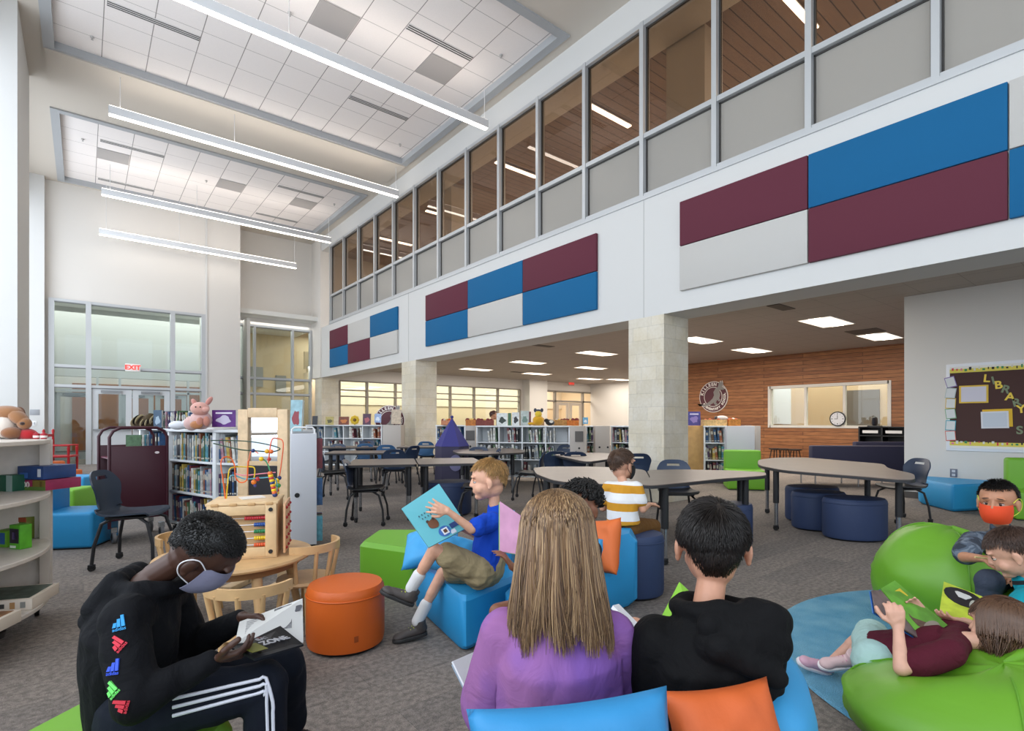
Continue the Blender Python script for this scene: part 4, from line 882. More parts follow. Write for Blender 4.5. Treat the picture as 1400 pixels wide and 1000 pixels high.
def card(x0, y0, x1, y1, col, label, rot=0, inner=None, off=.0295, name='paper_sheet', grp='papers on the bulletin board'):
    a, b = onw(x0, y0), onw(x1, y1); w_, h_ = abs(a.y - b.y), abs(a.z - b.z); mxr = MX.Rotation(rot, 4, 'X')
    t_ = thing(name, label, 'paper', (XR - off, (a.y + b.y) / 2, (a.z + b.z) / 2), 0, grp); MB(mat(col, .7)).box((0, 0, 0), (.004, w_, h_), mx=mxr).build('sheet', t_)
    if inner: MB(mat(inner, .7)).box((-.003, 0, 0), (.002, w_ * .86, h_ * .84), mx=mxr).build('printed_area', t_)
card(1312, 528, 1352, 551, '#e2bd45', 'yellow-framed white sheet at the upper left of the bulletin board', 0, '#d3d0dc'); card(1344, 560, 1385, 584, '#e2b52e', 'yellow sheet behind the lower white sheet on the bulletin board', -.03); card(1342, 563, 1380, 586, '#dcdde2', 'white sheet at the lower middle of the bulletin board', -.03, '#c9d0da', .035)
for i, (y, c1, nm) in enumerate(((523, '#8d76b0', 'purple'), (538, '#b8c4c0', 'pale grey'), (552, '#d9b64a', 'yellow'), (566, '#7fae86', 'green'), (582, '#4aa3b3', 'teal'), (596, '#d0695c', 'red'))):
    card(1293.5, y - 7, 1307.5, y + 7, c1, '%s book-shaped cutout in the column on the left edge of the bulletin board' % nm, (-.25, .15, .05, -.12, .06, -.08)[i], '#d9dcdc', .033)
t = thing('power_outlet', 'grey power outlet on the white wall below the bulletin board', 'outlet', onw(1304, 647)); MB(mat('#6a7080', .5)).box((-.006, 0, 0), (.012, .085, .12), bev=.003).build('plate', t)
for z in (-.028, .028): MB(mat('#c9ccd2', .5)).box((-.013, 0, z), (.004, .04, .035)).build('socket', t)
# ---------- exit signs and small wall signs
def exit_sign(p, n, w_, h_, col, face, label):
    t = thing('exit_sign', label, 'exit sign', (0, 0, 0)); M0 = facing(p, n); m = MB(mat(face, .5)); m.T = M0; m.box((0, 0, -.01), (w_, h_, .03), bev=.004); m.build('housing', t); m = MB(); write(m, 'EXIT', h_ * .82, mat(col, .5, emit=1.2), M0 @ MX.Translation((0, 0, .008)), .002, .006); m.build('lettering', t)
exit_sign(wy(181.5, 503, YB - .1), (0, -1, 0), .36, .22, '#e8352c', '#f3efec', 'EXIT sign in red letters hanging on the entrance glazing')
exit_sign(wy(781.5, 524, YL - .3), (0, -1, 0), .38, .24, '#e8352c', '#d98a80', 'small red EXIT sign above the far double door')
exit_sign(wy(639, 539, YL - .02), (0, -1, 0), .36, .2, '#d8604c', '#e2b79a', 'faint EXIT sign reflected behind the far window wall') if False else None
p = wy(47.5, 564, 18.65); tag(MB(mat('#9a9da2', .5)).box((0, 0, 0), (.2, .012, .15), bev=.003).build('room_sign', None, p), 'small grey room sign on the white pier by the entrance', 'sign'); p = wy(47, 579, 18.65)
t = thing('light_switch', 'light switch plate on the white pier by the entrance', 'light switch', p); MB(mat('#f0f0f0', .4)).box((0, -.004, 0), (.09, .01, .12), bev=.002).build('plate', t); MB(mat('#b9bcc0', .4)).box((0, -.012, 0), (.035, .006, .06)).build('rocker', t)
# =================== things in the reading corner ===================
cR, cF, cU = V((K, -S, 0)), V((S, K, 0)), V((0, 0, 1))
def vec(a, b, c): return cR * a + cF * b + cU * c
DG = None
def bake(mb, voxel, smooth=4, disp=None, mats=None, sharp=180):
    """merge overlapping closed shapes of a builder into one continuous surface"""
    me = mb.mesh(); o = bpy.data.objects.new('t', me); COL.objects.link(o)
    m = o.modifiers.new('r', 'REMESH'); m.mode = 'VOXEL'; m.voxel_size = voxel; m.use_smooth_shade = True
    if smooth: s_ = o.modifiers.new('s', 'SMOOTH'); s_.factor = .5; s_.iterations = smooth
    r = bpy.data.meshes.new_from_object(o.evaluated_get(bpy.context.evaluated_depsgraph_get())); bpy.data.objects.remove(o); bpy.data.meshes.remove(me)
    if disp:
        n = len(r.vertices); nm = [v.normal.copy() for v in r.vertices]
        for v, q in zip(r.vertices, nm): v.co = v.co + q * disp(v.co, q)
    r.polygons.foreach_set('use_smooth', [True] * len(r.polygons)); r.materials.clear()
    for m in (mats or mb.mats): r.materials.append(m)
    if mats or len(mb.mats) == 1: r.polygons.foreach_set('material_index', [0] * len(r.polygons))
    r.update(); return r
def put(name, me, parent=None):
    o = bpy.data.objects.new(name, me); COL.objects.link(o); o.parent = parent; return o
def folds(amp, f, dirv=(0, 0, 1), st=2.5):
    d = V(dirv).normalized()
    def g(p, n):
        q = p - d * (p.dot(d) * (1 - 1 / st)); return amp * (noise.noise(q * f) + .5 * noise.noise(q * f * 2.3 + V((3, 1, 7))))
    return g
def slab(mb, q, th):
    """thin board from four corners given in order"""
    q = [V(p) for p in q]; n = (q[1] - q[0]).cross(q[3] - q[0]).normalized() * th
    vs = q + [p + n for p in q]
    return mb.add(vs, [[3, 2, 1, 0], [4, 5, 6, 7], [0, 1, 5, 4], [1, 2, 6, 5], [2, 3, 7, 6], [3, 0, 4, 7]])
def onquad(q, u, v): return V(q[0]).lerp(V(q[1]), u).lerp(V(q[3]).lerp(V(q[2]), u), v)
def decal(mb, q, pts, off, mt, th=.0008):
    """flat printed shape on a quad, pts in 0..1 coordinates"""
    n = (V(q[1]) - V(q[0])).cross(V(q[3]) - V(q[0])).normalized(); P = [onquad(q, u, v) + n * off for u, v in pts]; k = len(P)
    mb.m(mt); return mb.add(P + [p + n * th * (1 if off > 0 else -1) for p in P], [list(range(k)), list(range(k, 2 * k))[::-1]] + [[i, (i + 1) % k, k + (i + 1) % k, k + i] for i in range(k)])
def circ(cx, cy, r, ry=None, n=16, w=0): return [(cx + r * (1 + w * math.sin(3 * a)) * math.cos(a), cy + (ry or r) * (1 + w * math.cos(2 * a)) * math.sin(a)) for a in [i * 2 * pi / n for i in range(n)]]
def rect(x0, y0, x1, y1): return [(x0, y0), (x1, y0), (x1, y1), (x0, y1)]
def pillow(c, sx, sy, th, mx, mt, label, grp='cushions in the reading corner'):
    m = MB(mt)
    def f(s_):
        def g(u, v):
            a, b = u * 2 - 1, v * 2 - 1; h = max(0, (1 - abs(a) ** 2.6) * (1 - abs(b) ** 2.6)) ** .45
            k = 1 - .07 * (1 - abs(b) ** 2) * abs(a) ** 3; k2 = 1 - .07 * (1 - abs(a) ** 2) * abs(b) ** 3
            w_ = .006 * noise.noise(V((a * 3, b * 3, s_ + c[0] * 9))) * h * 2
            return V((a * sx / 2 * k, b * sy / 2 * k2, s_ * (th / 2 * h + w_) if h > .001 else 0))
        return g
    m.T = mx; m.grid(f(1), 22, 22); m.grid(lambda u, v: f(-1)(1 - u, v), 22, 22)
    m.tube([mx @ V(p) for p in []] or [], .003) if False else None
    o = m.build('cushion', None, c); me = o.data; bm = bmesh.new(); bm.from_mesh(me); bmesh.ops.remove_doubles(bm, verts=bm.verts, dist=.0005); bm.to_mesh(me); bm.free()
    return tag(o, label, 'cushion', grp)
def orient(z, x=None): 
    m = frame((0, 0, 0), z, x); return m
# ---- round-fronted shelf at the left edge
t = thing('round_shelf', 'white round-fronted rolling shelf holding puzzles, at the left edge', 'bookshelf', (-1.0, 4.15, 0)); WS = mat('#d5cdc4', .5, var=.04, vscale=20)
a0 = math.asin(.27 / .89); arcp = [(.89 * math.cos(a), .89 * math.sin(a)) for a in [pi + (-a0) + (pi + 2 * a0) * i / 40 for i in range(41)]]
arcp = [(math.cos(a) * .89, math.sin(a) * .89) for a in [pi - a0 + (pi + 2 * a0) * i / 40 for i in range(41)]]
arcp = [(x * .955, y * .97) for x, y in arcp]
SZ = (.15, .44, .745, 1.055)
for z in SZ: MB(WS).prism(arcp, z, z + .024, ins=.004).build('shelf' if z < 1 else 'top', t)
MB(WS).box((0, .27, .61), (1.70, .02, .92)).build('back_panel', t); MB(WS).box((0, .0, .61), (.02, .52, .90)).build('divider', t)
MB(mat('#cfc7be', .5)).box((.815, .235, .61), (.05, .07, .9), bev=.003).build('edge_post', t)
for x, y in ((.78, .2), (.64, -.42), (-.1, -.72), (-.6, .2)):
    m = MB(); m.T = MX.Translation((x, y, 0)); caster(m, (0, 0), .055); m.m(BLK).lathe([(.05, .09), (.055, .12), (.02, .145)], n=16); m.build('caster', t)
def pbox(x0, y0, x1, y1, D, dep, col, label, z=None, rz=0, txt=None, cov=None, name='puzzle_box'):
    c = pt((x0 + x1) / 2, y1, D); w = (x1 - x0) * D / FP; h = (y1 - y0) * D / FP
    if z is not None: c.z = z
    t_ = thing(name, label, 'box', c, ang(rz), 'boxes on the round-fronted shelf'); MB(mat(col, .5, var=.15, vscale=14)).box((0, dep / 2, h / 2), (w, dep, h), bev=.002).build('carton', t_)
    if txt: m = MB(); write(m, txt, h * .8, mat('#f4e8e4', .5), MX.Translation((-w * .25, -.001, h * .5)) @ MX.Rotation(pi / 2, 4, 'X'), .001, .001); m.build('lettering', t_)
    if cov:
        m = MB()
        for cc, (a, b, c_, d) in cov: m.m(mat(cc, .5)).box(((a + b) / 2 * w, -.001, (c_ + d) / 2 * h), ((b - a) * w, .002, (d - c_) * h))
        m.build('printed_picture', t_)
    return t_
pbox(-8, 655, 19, 677, 3.15, .2, '#1d5a44', 'dark green box at the left end of the upper puzzle shelf', SZ[2] + .025, -10, cov=[('#8fa6a0', (.15, .5, 0, 1))])
pbox(20, 657, 66, 671, 3.2, .22, '#9b2a57', 'flat pink and green puzzle box marked 100 under the blue one', SZ[2] + .025, -10, '100', [('#5a7a35', (-.48, .5, 0, .35)), ('#7a6a2c', (.05, .5, .35, 1)), ('#c05a8a', (.3, .4, .2, .9))])
pbox(20, 638, 63, 656, 3.2, .2, '#27467f', 'dark blue puzzle box lying on top of the pink one', SZ[2] + .09, -10, cov=[('#dfe6f0', (.28, .4, .2, .8)), ('#3f6ab0', (-.4, -.1, .1, .5))])
pbox(-12, 706, 12, 728, 3.05, .12, '#6fae2e', 'bright green toy carton at the left of the middle shelf', SZ[1] + .025, -12, cov=[('#2b5fa0', (-.2, .35, .2, .9)), ('#dfe9d0', (-.5, -.3, .5, .9))])
pbox(10, 711, 30, 744, 3.0, .06, '#5cb52c', 'green toy package with dark window on the middle shelf', SZ[1] + .025, -14, cov=[('#2a2330', (-.42, .38, .25, .85)), ('#6a5a8a', (-.2, .2, .4, .7)), ('#e8f0e0', (-.4, .1, .05, .15))])
pbox(20, 703, 37, 733, 3.25, .05, '#7f8a3c', 'olive-brown toy package behind the windowed green one', SZ[1] + .025, -8, cov=[('#b4502c', (-.5, .5, .8, 1))])
pbox(-6, 698, 31, 716, 3.4, .1, '#44607a', 'slate blue flat carton at the back of the middle shelf', SZ[1] + .025, -8, cov=[('#c0622f', (-.5, .5, .6, .8))])
for i, (c, rz, lab, col) in enumerate((((-.50, 3.62, .175), .5, 'white-edged puzzle box with brown picture, front of the bottom shelf', '#8a6448'), ((-.36, 4.05, .175), .35, 'white-edged puzzle box with dark green picture, behind the front one on the bottom shelf', '#4a5a50'))):
    t_ = thing('puzzle_box', lab, 'box', c, -rz, 'boxes on the round-fronted shelf'); MB(mat('#e0d4c6', .6)).box((0, 0, .03), (.42, .3, .06), bev=.002).build('carton', t_); MB(mat(col, .4, var=.5, vscale=18)).box((0, 0, .061), (.38, .26, .002)).build('lid_picture', t_)
    m = MB()
    for j in range(9): m.m(mat(['#3a3a3a', '#b58a5a', '#8a8a86'][j % 3], .6)).box((-.19 + j * .045, -.151, .03), (.022, .002, R.uniform(.015, .04)))
    m.build('side_print', t_)
p = pt(12, 598, 3.15); zt_ = 1.08
blob('plush_toy', 'brown and white plush dog sitting on the round-fronted shelf', 'plush toy', (p.x, p.y, zt_), (('body', '#8a5a36', [(-.05, .02, .09, .09, .08, .09), (-.08, -.05, .03, .05, .07, .035), (.06, -.04, .035, .045, .06, .035)]), ('chest', '#ddd2c6', [(.015, -.04, .07, .05, .05, .065)]), ('head', '#9a6a42', [(.0, -.01, .15, .085, .065, .045), (.075, -.02, .125, .06, .045, .035, .7), (.11, -.02, .09, .035, .035, .035)]), ('ear', '#6a4024', [(-.04, -.05, .135, .035, .02, .05), (.02, .05, .14, .03, .02, .05)]), ('nose', '#3a2218', [(.125, -.05, .09, .012, .012, .01)])), 1, ang(0))
p = pt(38, 597, 3.15); blob('plush_toy', 'small red plush hat lying beside the plush dog', 'plush toy', (p.x, p.y, zt_), (('body', '#b3141e', [(0, 0, .025, .05, .04, .035), (-.03, 0, .015, .04, .03, .02)]),), 1, ang(0))
for x, lab in ((50, 'left'), (60, 'right')): 
    p = pt(x, 598, 3.12); q = MB(mat('#a3182a', .5)).lathe([(.014, 0), (.016, .03), (.006, .035), (.004, .04)], n=12); q.m(mat('#e8e0dc', .5)).lathe([(.0165, .008), (.0168, .02)], n=12); tag(q.build('toy_block', None, (p.x, p.y, zt_)), 'tiny red toy piece near the shelf end, %s one' % lab, 'toy', 'tiny red toys on the shelf')
# ---- low shelf top toys: pig, tiger, books lying
p = pt(273, 590, 5.15); blob('plush_toy', 'pink plush pig holding an orange heart on the white bookcase', 'plush toy', (p.x, p.y, 1.105), (('body', '#d9b3ae', [(0, .02, .09, .1, .09, .09), (-.09, .02, .06, .07, .06, .07)]), ('head', '#dca497', [(.02, -.03, .2, .085, .07, .065), (.09, -.06, .19, .035, .03, .028)]), ('ear', '#cf8f84', [(.09, .0, .275, .022, .03, .05, .6), (-.04, -.02, .26, .02, .03, .04, -.5)]), ('arms', '#c48472', [(.05, -.08, .07, .03, .04, .05), (.1, -.06, .08, .03, .03, .05)]), ('held_heart', '#b5774a', [(.02, -.09, .045, .06, .03, .04)]), ('eyes', '#1c1414', [(.06, -.093, .215, .007, .006, .007), (.02, -.1, .215, .007, .006, .007)])), 1.0, ang(0))
p = pt(199, 585, 5.9); m = MB(mat('#4a3c26', .9)); m.T = MX.Identity(4); m.sph((0, 0, .07), (.13, .08, .075)); m.sph((.08, -.04, .12), .05)
for i in range(9): m.m(mat(('#d9c9a0', '#1e1a16')[i % 2], .9)).sph((-.1 + i * .026, -.02, .08 + .02 * math.sin(i)), (.008, .072, .062), MX.Rotation(.4, 4, 'Y'))
tag(m.build('plush_toy', None, (p.x, p.y, 1.105), ang(0)), 'striped plush snake curled on the rear bookcase above the maroon cart', 'plush toy')
p = pt(243, 590, 5.4); tag(MB(mat('#dfe3ea', .8)).sph((0, 0, .04), (.09, .05, .045)).sph((.08, 0, .06), .035).build('plush_toy', None, (p.x, p.y, 1.105), ang(0)), 'small white plush lying left of the pink pig', 'plush toy')
# ---- wooden mirror frame
def P3(x, D): q = pt(x, 577, D); q.z = 0; return q
a, b = P3(327, 3.9), P3(395, 3.85); dd = (b - a).normalized(); t = thing('standing_mirror', 'mirror in a pale wooden frame standing behind the bead maze', 'mirror', ((a + b) / 2), math.atan2(dd.y, dd.x)); w_ = (b - a).length; WD = mat('#c9ae8a', .5, var=.1, vscale=20, bump=.1)
for x in (-w_ / 2 + .04, w_ / 2 - .04): MB(WD).box((x, 0, .64), (.08, .04, 1.26), bev=.006).build('frame_post', t); MB(WD).box((x, .0, .02), (.08, .4, .04), bev=.006).build('foot', t)
for z in (1.245, .35): MB(WD).box((0, 0, z), (w_ - .16, .04, .07), bev=.003).build('frame_rail', t)
MB(mat('#f2f4f6', .02, 1)).box((0, .01, .93), (w_ - .16, .01, .56)).build('mirror_glass', t); MB(mat('#1d1b20', .6)).box((0, -.002, .70), (w_ - .16, .012, .32)).build('dark_reflection', t); MB(WD).box((0, -.002, .88), (w_ - .16, .02, .03)).build('frame_rail', t)  # black panel paints in the dark reflection of the lower mirror
# ---- little round wooden table with activity cube and chairs
WL = mat('#cfa877', .45, var=.08, vscale=10, bump=.05); TC = P3(322, 2.97); t = thing('activity_table', 'low round beech wood table beside the orange stool', 'table', TC, ang(0))
MB(WL).lathe([(.36, .425), (.395, .427), (.4, .437), (.395, .449), (.02, .45)], n=48).build('tabletop', t); MB(mat('#8a6238', .5)).lathe([(.33, .38), (.33, .424)], n=40).build('apron', t)
for a in (-.75, .75, 2.4, -2.4): MB(WL).cyl((.28 * math.cos(a), .28 * math.sin(a), .42), (.36 * math.cos(a), .36 * math.sin(a), 0), .028, .018).build('leg', t)
def kidchair(c, rz, label):
    t = thing('wooden_chair', label, 'chair', c, rz, 'wooden toddler chairs'); MB(WL).lathe([(.15, .255), (.16, .265), (.155, .28), (.01, .282)], n=30).build('seat', t)
    A = [(math.cos(a) * .19, math.sin(a) * .19 - .0, .47) for a in [pi * (1.08 + .84 * i / 16) for i in range(17)]]
    m = MB(WL); n = len(A)
    vs = []
    for x, y, z in A: k = .92; vs += [(x, y, z - .025), (x, y, z + .02), (x * k, y * k, z + .02), (x * k, y * k, z - .025)]
    m.add(vs, [[i * 4 + j, i * 4 + (j + 1) % 4, i * 4 + 4 + (j + 1) % 4, i * 4 + 4 + j] for i in range(n - 1) for j in range(4)] + [[0, 1, 2, 3], [n * 4 - 1, n * 4 - 2, n * 4 - 3, n * 4 - 4]]); m.build('back_rail', t)
    for a in (1.12, 1.33, 1.5, 1.67, 1.88): MB(WL).cyl((.145 * math.cos(pi * a), .145 * math.sin(pi * a), .27), (.182 * math.cos(pi * a), .182 * math.sin(pi * a), .46), .012, n=10).build('spindle', t)
    for a in (.25, .75, 1.25, 1.75): MB(WL).cyl((.12 * math.cos(pi * a), .12 * math.sin(pi * a), .26), (.16 * math.cos(pi * a), .16 * math.sin(pi * a), 0), .02, .014, n=10).build('leg', t)
kidchair(P3(345, 2.38), ang(8), 'beech toddler chair pushed to the round table, back toward the seated boy'); kidchair(P3(418, 3.12), ang(70), 'beech toddler chair at the right side of the round table'); kidchair(P3(262, 3.3), ang(-100), 'beech toddler chair at the far left of the round table')
CW, CD, CH = .34, .30, .30; cc = P3(338, 2.98); t = thing('activity_cube', 'wooden activity cube with coloured bead counter on the round table', 'toy', (cc.x, cc.y, .45), ang(17)); BW = mat('#d9b98c', .5, var=.08, vscale=14)
MB(BW).box((0, 0, CH - .006), (CW + .01, CD + .01, .014), bev=.003).build('top_panel', t); MB(BW).box((0, 0, .008), (CW, CD, .014)).build('bottom_panel', t); MB(BW).box((0, CD / 2 - .006, CH / 2), (CW - .01, .012, CH - .02)).build('back_panel', t)
for x in (-CW / 2 + .006, CW / 2 - .006): MB(BW).box((x, 0, CH / 2), (.012, CD - .02, CH - .02)).build('side_panel', t)
y = -CD / 2
fp = MB(BW); fp.box((-CW / 2 + .03, y, CH / 2), (.055, .014, CH - .02), bev=.002); fp.box((CW / 2 - .03, y, CH / 2), (.055, .014, CH - .02), bev=.002); fp.box((0, y, CH - .04), (CW - .115, .014, .05), bev=.002); fp.box((0, y, .035), (CW - .115, .014, .05), bev=.002); fp.build('front_frame', t)
MB(mat('#c9a577', .6)).box((0, y + .04, CH / 2), (CW - .03, .006, CH - .03)).build('inner_panel', t)
for x in (-CW / 2 + .03, CW / 2 - .03):
    for z in (.035, CH - .04): MB(BLK).cyl((x, y - .007, z), (x, y - .014, z), .011, n=14).build('bolt', t)
for i in range(4): MB(mat('#c49c6a', .5)).box((-.13 + i * .088, y - .002, CH - .008), (.036, .02, .016), bev=.004).build('finger_joint', t)
for i, (c1, n1) in enumerate((('#b8232f', 9), ('#1f4f9c', 5), ('#1f7d4a', 5), ('#e5c021', 5), ('#dd5a2a', 5))):
    z = CH - .085 - i * .036; MB(CHR).cyl((-CW / 2 + .05, y + .012, z), (CW / 2 - .05, y + .012, z), .0022, n=6).build('rod', t); m = MB(mat(c1, .35))
    for k_ in range(n1): m.cyl((CW / 2 - .058 - k_ * .0115, y + .012, z), (CW / 2 - .058 - k_ * .0115 - .0095, y + .012, z), .0105, n=12)
    m.build('counting_beads', t)
m = MB(mat('#d8aa80', .5)); m.box((CW / 2 + .035, 0, CH / 2), (.012, CD - .04, CH - .03), bev=.003); m.build('gear_panel', t)
m = MB(mat('#a8242c', .4))
for i in range(5):
    for k_ in range(3): m.sph((CW / 2 + .043, -.1 + k_ * .09, .04 + i * .055), .009, None, 8, 6)
m.build('red_pegs', t)
# bead maze: wires with beads rising from the cube
t = thing('bead_maze', 'wire bead maze with bright beads standing on the wooden cube', 'toy', (cc.x, cc.y, .75), 0)
def bm_(x, y, D): return pt(220 + x / 5.554, 540 + y / 5.554, D) - V((cc.x, cc.y, .75))
wires = (('#e0621e', [(490, 790, 2.9), (470, 640, 2.9), (455, 520, 2.9), (480, 475, 2.92), (530, 480, 2.95), (560, 540, 2.95), (565, 620, 2.95), (600, 665, 2.95), (650, 650, 2.95), (658, 560, 2.95), (662, 500, 2.95)]), ('#e3c127', [(497, 790, 2.92), (508, 660, 2.92), (520, 570, 2.92), (560, 550, 2.95), (640, 548, 3.0), (705, 552, 3.0), (712, 600, 3.0), (700, 668, 3.0)]),
    ('#25402f', [(380, 347, 3.0), (600, 350, 3.05), (760, 368, 3.05), (900, 405, 3.05), (850, 432, 3.0), (700, 425, 2.95), (590, 415, 2.95), (400, 370, 3.0)]), ('#e07a52', [(655, 650, 3.05), (668, 500, 3.05), (690, 425, 3.05), (740, 445, 3.05)]), ('#e0643a', [(815, 520, 3.05), (840, 350, 3.05), (885, 333, 3.08), (928, 365, 3.08), (915, 520, 3.08), (895, 650, 3.08), (880, 775, 3.08)]),
    ('#2a8a5a', [(762, 485, 2.98), (800, 510, 2.98), (830, 590, 2.98), (860, 775, 2.98)]), ('#5aa0b4', [(500, 690, 2.96), (540, 612, 2.96), (640, 640, 2.98), (760, 632, 3.0), (870, 640, 3.0), (880, 770, 3.02)]), ('#d87a8a', [(560, 600, 3.05), (640, 612, 3.05), (760, 600, 3.05), (870, 590, 3.05)]))
for col, P in wires:
    Q = [bm_(*p) for p in P]; Q = [spl(Q, i / 40) for i in range(41)]; MB(mat(col, .35)).tube(Q, .0035, n=6).build('wire', t)
bead_l = [('#e5c021', 762, 488, 2.97, .013), ('#23346a', 700, 425, 2.95, .011), ('#e0a821', 806, 430, 2.98, .013), ('#d8662a', 838, 432, 2.98, .012), ('#c2352b', 822, 490, 3.05, .011), ('#a8232c', 735, 640, 3.0, .013), ('#e0781e', 705, 664, 3.0, .014), ('#3a3a7a', 715, 690, 3.0, .009), ('#23346a', 900, 632, 3.07, .012), ('#3c9a4a', 895, 690, 3.05, .012)]
for i in range(10): bead_l.append((['#d8662a', '#e5c021', '#b8352b', '#e5c021', '#23346a', '#e0a821', '#b8352b', '#e5c021', '#d8662a', '#23346a'][i], 830 + i * 4, 598 + i * 18, 2.985, .014)); 
for i in range(6): bead_l.append((['#e5c021', '#e5c021', '#3c9a4a', '#e5c021', '#b8352b', '#e5c021'][i], 882, 650 + i * 19, 3.06, .012))
for col, x, y, D, r_ in bead_l: MB(mat(col, .3)).sph(bm_(x, y, D), r_, None, 12, 8).build('bead', t)
MB(mat('#e6e2dc', .6)).box((0.03, .02, .004), (.12, .1, .004)).build('white_plate', t)
# ---- foam blocks of the reading corner
FB = 'foam blocks of the reading corner'
def px2(l): return [tuple(at(x, y)[:2]) for x, y in l]
foam(px2([(490, 808), (563, 822), (600, 800), (580, 783), (517, 783)]), .01, .34, GRN, 'foam_block', 'green foam block between the orange stool and the blond boy', 'foam block', FB)
foam(px2([(634, 897), (566, 834), (620, 800), (672, 800), (716, 852)]), .01, .29, BLU, 'foam_block', 'blue foam seat under the blond boy', 'foam block', FB, .025)
foam(px2([(672, 838), (700, 838), (706, 802), (684, 800)]), .01, .55, BLU, 'foam_block', 'blue foam backrest right behind the blond boy', 'foam block', FB, .03)
foam(px2([(700, 905), (690, 880), (730, 840), (805, 845), (822, 880), (800, 905)]), .01, .30, BLU, 'foam_block', 'blue foam seat of the child hidden behind the long-haired girl', 'foam block', FB)
foam(px2([(815, 850), (872, 832), (866, 812), (806, 826)]), .01, .47, BLU, 'foam_block', 'blue foam backrest before the navy pouf', 'foam block', FB, .05)
pillow(pt(590, 745, 3.25), .36, .3, .13, orient(vec(-.3, -.5, .8), vec(1, 0, .1)), mat('#3ba0dc', .55, bump=.2), 'light blue cushion behind the big picture book of the blond boy')
pillow(pt(615, 757, 3.05), .3, .26, .1, orient(vec(.3, -.6, .7), vec(1, 0, -.1)), mat('#3ba0dc', .55, bump=.2), 'second light blue cushion under the picture book of the blond boy')
pillow(pt(822, 747, 3.3), .34, .3, .12, orient(vec(-.8, -.5, .3), vec(.1, .3, .9)), mat('#d8692a', .6, bump=.2), 'orange cushion on the blue backrest behind the curly-haired child')
# curved front sofa
SC = P3(872, 1.52); t = thing('curved_sofa', 'blue curved foam sofa carrying the girl in purple and the boy in the black hoodie', 'sofa', SC, ang(0)); BL2 = mat('#379ad2', .55, bump=.1)
m = MB(BL2)
prof = [(-.075, .02), (-.08, .3), (-.08, .50), (-.065, .56), (-.03, .595), (.0, .60), (.03, .595), (.065, .56), (.08, .50), (.08, .3), (.075, .02)]
arc = [math.radians(12 - 128 * i / 36) for i in range(37)]
def sec(a, k_=1): return [(math.cos(a) * ((.32 if math.cos(a) > 0 else .5) + r_ * k_), math.sin(a) * (.48 + r_ * k_), z if z < .3 else .3 + (z - .3) * k_ * (1 - .5 * min(1, max(0, -a - .9) / .8))) for r_, z in prof]
secs = [sec(arc[0] + .10, .55), sec(arc[0] + .06, .85)] + [sec(a) for a in arc] + [sec(arc[-1] - .06, .85), sec(arc[-1] - .1, .55)]; n = len(prof)
m.add([p for s_ in secs for p in s_], [[i * n + j, i * n + (j + 1) % n, (i + 1) * n + (j + 1) % n, (i + 1) * n + j] for i in range(len(secs) - 1) for j in range(n)] + [list(range(n))[::-1], [(len(secs) - 1) * n + j for j in range(n)]]); m.build('backrest', t)
MB(BL2).lathe([(.28, .02), (.35, .03), (.36, .27), (.34, .30), (.01, .305)], n=40).build('seat', t)
pillow(pt(792, 1092, .93), .37, .32, .13, orient(vec(.05, -1, .3), vec(1, 0, .10)), mat('#2a84bb', .6, bump=.2), 'big blue cushion behind the back of the girl in purple')
pillow(pt(1002, 1040, 1.0), .22, .26, .10, orient(vec(.1, -1, .45), vec(1, .1, .08)), mat('#c45a24', .65, bump=.2), 'orange cushion behind the boy in the black hoodie')
# green seat of the boy at the left
c_ = P3(185, 1.42); q = lambda a, b: tuple((c_ + vec(a, b, 0))[:2])
foam([q(-.37, -.30), q(.20, -.30), q(.20, .12), q(.05, .3), q(-.33, .27), q(-.38, .05)], .01, .32, mat('#6fa82c', .5, bump=.1), 'foam_block', 'green foam seat under the boy with the coloured sleeve prints', 'foam block', FB)
